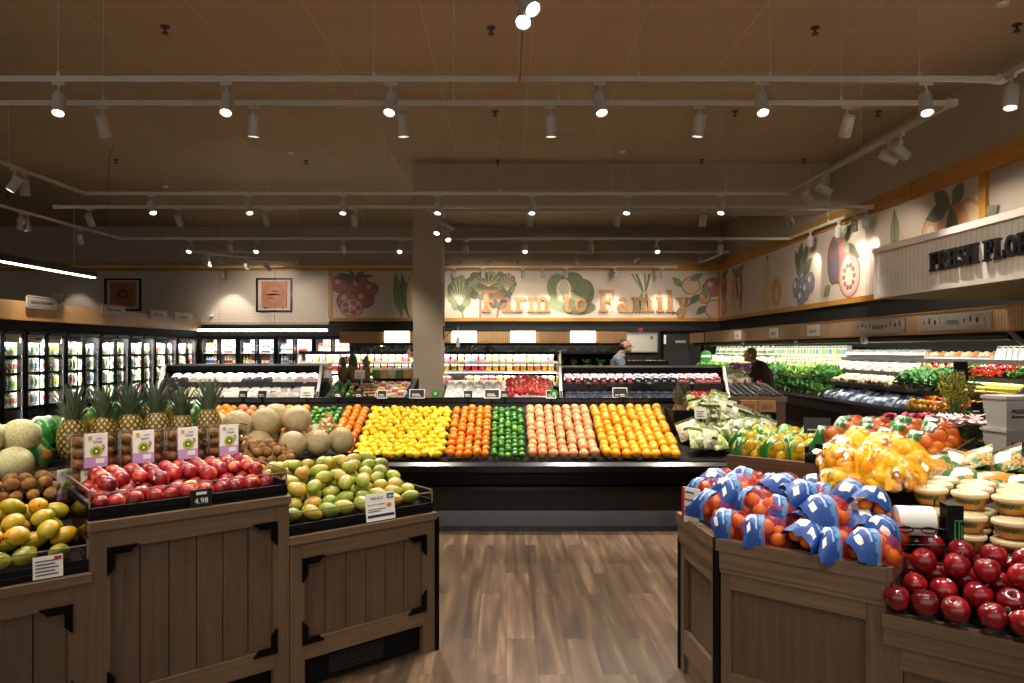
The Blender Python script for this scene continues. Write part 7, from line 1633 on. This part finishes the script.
# ---------------------------------------------------------------- shoppers
def cap(mb, a, b, r0, r1, n=10):
    a, b = Vector(a), Vector(b); mb.ball(a, r0, n, 8); mb.ball(b, r1, n, 8); mb.cyl(a, b, r0, r1, n)
def remesh(o, v=.012, sm=4):
    m = o.modifiers.new('remesh', 'REMESH'); m.mode = 'VOXEL'; m.voxel_size = v; m.use_smooth_shade = True
    s = o.modifiers.new('smooth', 'SMOOTH'); s.iterations = sm; s.factor = .5
SKIN = pm('skin', 'b98a70', .5, var=.06, scale=12); SKIN2 = pm('skin_pale', 'c49a82', .5, var=.06, scale=12)
def person(loc, rz, label, top, legs, hair, skin, lean=.15, arms=((.3, .5), (.5, .9)), bald=False, collar=None, hgt=1.76, longcoat=False, look=.3):
    """x is the person's left, -y is forward; joints are laid out first and the skin grown over them"""
    s = hgt/1.76; r = empty('person', loc, rz, label, 'person')
    hip = Vector((0, 0, .93)); sh = hip + Vector((0, -math.sin(lean)*.5, math.cos(lean)*.5)); nk = sh + Vector((0, -.03-lean*.1, .055 if longcoat else .08)); hd = nk + Vector((0, -.035-look*.12, .13-look*.02))
    B = MB(); Tp = MB(); Lg = MB()
    def leg(x, dy):
        h = hip + Vector((x*.09, 0, -.03)); k = Vector((x*.1, dy-.03, .5)); an = Vector((x*.1, dy+.02, .08))
        cap(B, h, k, .075, .052); cap(B, k, an, .052, .035); cap(Lg, h, k, .1, .07); cap(Lg, k, an+Vector((0,0,.03)), .07, .055)
        cap(B, an+Vector((0,.02,-.03)), an+Vector((0,-.15,-.045)), .036, .03)
        sh_ = MB(); cap(sh_, an+Vector((0,.025,-.035)), an+Vector((0,-.16,-.042)), .045, .038); so = mk('shoe', sh_, pm('shoe_dark', '1c1a1a', .5), r); remesh(so, .012, 3)
    leg(1, .05); leg(-1, -.05)
    cap(B, hip, hip+Vector((0, -math.sin(lean)*.2, .2)), .12, .115); cap(B, hip+Vector((0, -math.sin(lean)*.2, .2)), sh-Vector((0,0,.08)), .12, .13)
    cap(Lg, hip+Vector((.06,0,.02)), hip+Vector((-.06,0,.02)), .115, .115)
    for x in (-1, 1): cap(B, sh+Vector((x*.03,0,-.02)), sh+Vector((x*.17,0,-.03)), .07, .06)
    g = 1.2 if longcoat else 1.0; cap_ = cap
    def capT(mb, a, b, r0, r1): cap_(mb, a, b, r0*g, r1*g)
    low = hip + Vector((0, .0, -.16 if longcoat else -.04))
    for x in (-1, 1):
        capT(Tp, low+Vector((x*.06,0,0)), hip+Vector((x*.06,-math.sin(lean)*.25,.25)), .135, .13); capT(Tp, hip+Vector((x*.06,-math.sin(lean)*.25,.25)), sh+Vector((x*.07,0,-.07)), .13, .125)
        capT(Tp, sh+Vector((x*.03,0,0)), sh+Vector((x*.17,0,-.03)), .075, .075)
    cap(B, sh, nk, .062, .055); cap(B, nk, hd-Vector((0,.0,.06)), .055, .05)
    # head: skull, jaw, nose, ears, brow
    B.ball(hd+Vector((0,.01,.02)), (.074,.094,.1), 18, 14); B.ball(hd+Vector((0,-.03,-.055)), (.054,.06,.06), 14, 10); B.ball(hd+Vector((0,-.06,-.095)), (.026,.024,.022), 10, 8)
    cap(B, hd+Vector((0,-.085,.02)), hd+Vector((0,-.11,-.02)), .011, .016, 8); cap(B, hd+Vector((-.035,-.078,.03)), hd+Vector((.035,-.078,.03)), .014, .014, 8)
    cap(B, hd+Vector((-.022,-.085,-.06)), hd+Vector((.022,-.085,-.06)), .009, .009, 8)
    for x in (-1, 1): B.ball(hd+Vector((x*.076,.02,.0)), (.012,.022,.034), 8, 6)
    for x, (up, fw) in zip((-1, 1), arms):
        s0 = sh+Vector((x*.19,0,-.04)); el = s0 + Vector((x*.05, -math.sin(up)*.29, -math.cos(up)*.29)); wr = el + Vector((-x*.03, -math.sin(up+fw)*.25, -math.cos(up+fw)*.25)); d = (wr-el).normalized()
        cap(B, s0, el, .05, .04); cap(B, el, wr, .04, .026); capT(Tp, s0, el, .072, .06); capT(Tp, el, wr-d*.02, .06, .044)
        side = Vector((1,0,0)); pc = wr + d*.055; nrm = d.cross(side).normalized()
        M = Matrix((side, nrm, d)).transposed().to_4x4(); M.translation = pc
        B.ball((0,0,0), (.042,.018,.052), 12, 8, 0, M)
        for k in range(4):
            f0 = pc + d*.035 + side*(-.03+.02*k); L = (.034,.042,.039,.03)[k]; m_ = f0 + d*L - nrm*.006*-1; e_ = m_ + d*L*.7 + nrm*.018
            cap(B, f0, m_, .0095, .009, 7); cap(B, m_, e_, .009, .0075, 7)
        t0 = pc - d*.01 - side*x*.035; cap(B, t0, t0 - side*x*.025 + d*.03, .011, .01, 7); cap(B, t0 - side*x*.025 + d*.03, t0 - side*x*.022 + d*.055 + nrm*.01, .01, .008, 7)
    b_ = mk('body', B, skin, r); remesh(b_, .0075, 3)
    t = mk('jacket' if longcoat else 'shirt', Tp, top, r); remesh(t, .014, 5)
    if collar: cm = MB().lathe([(.066,0),(.074,.03),(.07,.035),(.06,.005)], 16, 0, T(nk+Vector((0,.0,-.045)), rx=.25)); mk('collar', cm, collar, t)
    l = mk('trousers', Lg, legs, r); remesh(l, .014, 5)
    H = MB()
    if bald:
        H.ball(hd+Vector((0,.035,.0)), (.08,.08,.07), 16, 10); H.ball(hd+Vector((0,.02,.075)), (.06,.075,.045), 16, 10)
    else:
        H.ball(hd+Vector((0,.03,.035)), (.084,.092,.098), 18, 12); H.ball(hd+Vector((0,.05,-.03)), (.076,.065,.07), 14, 10)
    h = mk('hair', H, hair, r); remesh(h, .009, 3)
    E_ = MB()
    for x in (-1, 1): E_.ball(hd+Vector((x*.03,-.083,.012)), (.012,.008,.008), 8, 6)
    mk('eyes', E_, pm('eye_dark', '2a1c16', .2), r)
    r.scale = (s, s, s); return r
person((xat(614, 13.0), 13.0, 0), PI/2-.15, 'balding man in a pale blue shirt looking down behind the berry case', pm('shirt_blue', '8a97a6', .8, var=.08), pm('trousers_grey', '3a3a40', .8), pm('hair_grey_brown', '4a3a30', .8), SKIN, lean=.14, arms=((.35, .8), (.3, .9)), bald=True, collar=pm('collar_white', 'c8ccd2', .8), hgt=1.86, look=.45)
person((xat(769, 12.2), 12.2, 0), -PI/2-.35, 'shopper in a dark brown jacket and jeans reaching into the greens on the right', pm('jacket_brown', '3a2a20', .85, var=.12), pm('jeans_blue', '2c3850', .85), pm('hair_sandy', '7d5c42', .8), SKIN2, lean=.3, arms=((.5, .5), (.7, .5)), collar=pm('jacket_brown', '3a2a20', .85), hgt=1.74, longcoat=True, look=.6)
person((-1.8, 14.95, 0), -PI/2, 'shopper in a blue-grey shirt half hidden by the column', pm('shirt_slate', '5d6a7c', .8, var=.1), pm('trousers_grey', '3a3a40', .8), pm('hair_dark', '2a201c', .8), SKIN, lean=.1, arms=((.2, .5), (.3, .6)), hgt=1.72)
person((xat(487, 17.6), 17.6, 0), PI*.9, 'distant shopper behind the fruit cup case, only the head showing', pm('shirt_maroon', '5a2a2c', .8), pm('trousers_grey', '3a3a40', .8), pm('hair_dark', '2a201c', .8), SKIN, lean=.05, arms=((.1, .3), (.1, .3)), hgt=1.76)
# checkout-like island seen beyond the berry case
bx = empty('produce_stand', (xat(626, 15.4), 15.4, 0), 0, 'distant low stand of mixed trays beyond the berry case', 'stand')
mk('stand_body', MB().box(0, .9, 0, .8, 0, 1.36), MATTE, bx)
mk('stand_rim', MB().box(-.01, .91, -.02, 0, 1.30, 1.42), RAIL, bx)
for k in range(9): put(('ds', k % 3), lambda: wrap(.12, .12, .09, *[('d9cdb8','b8402c'), ('e6dfd0','d8a83a'), ('cfd6c0','6a8f4a')][k % 3], seed=k+60), 'wrapped_tray', (xat(626, 15.4)+.08+.092*k, 15.48, 1.36), 0, 'wrapped tray on the distant low stand, %s from the left' % od(k), 'packaged produce', 'trays on the distant low stand')
# ---------------------------------------------------------------- camera, world, view
cam = bpy.data.cameras.new('camera'); co = bpy.data.objects.new('camera', cam); COL.objects.link(co)
co.location = (0, 0, EYE); co.rotation_euler = (PI/2, 0, 0)
cam.sensor_width = 36; cam.lens = FPX*36/1024; cam.shift_x = (512-VX)/1024; cam.shift_y = (VY-341.5)/1024; cam.clip_start = .05; cam.clip_end = 80
sc = bpy.context.scene; sc.camera = co
w = bpy.data.worlds.new('store_air'); sc.world = w; w.use_nodes = True
bg = w.node_tree.nodes.get('Background') or w.node_tree.nodes.new('ShaderNodeBackground')
bg.inputs[0].default_value = (1.0, .93, .83, 1); bg.inputs[1].default_value = .5
sc.view_settings.view_transform = 'Standard'; sc.view_settings.look = 'None'; sc.view_settings.exposure = EXPO; sc.view_settings.gamma = 1; sc.view_settings.use_curve_mapping = False
sc.cycles.use_denoising = True; sc.cycles.denoiser = 'OPENIMAGEDENOISE'
sc.cycles.max_bounces = 6; sc.cycles.diffuse_bounces = 4; sc.cycles.transparent_max_bounces = 14; sc.cycles.sample_clamp_indirect = 6
sc.cycles.caustics_reflective = False; sc.cycles.caustics_refractive = False
sc.cycles.use_light_tree = True
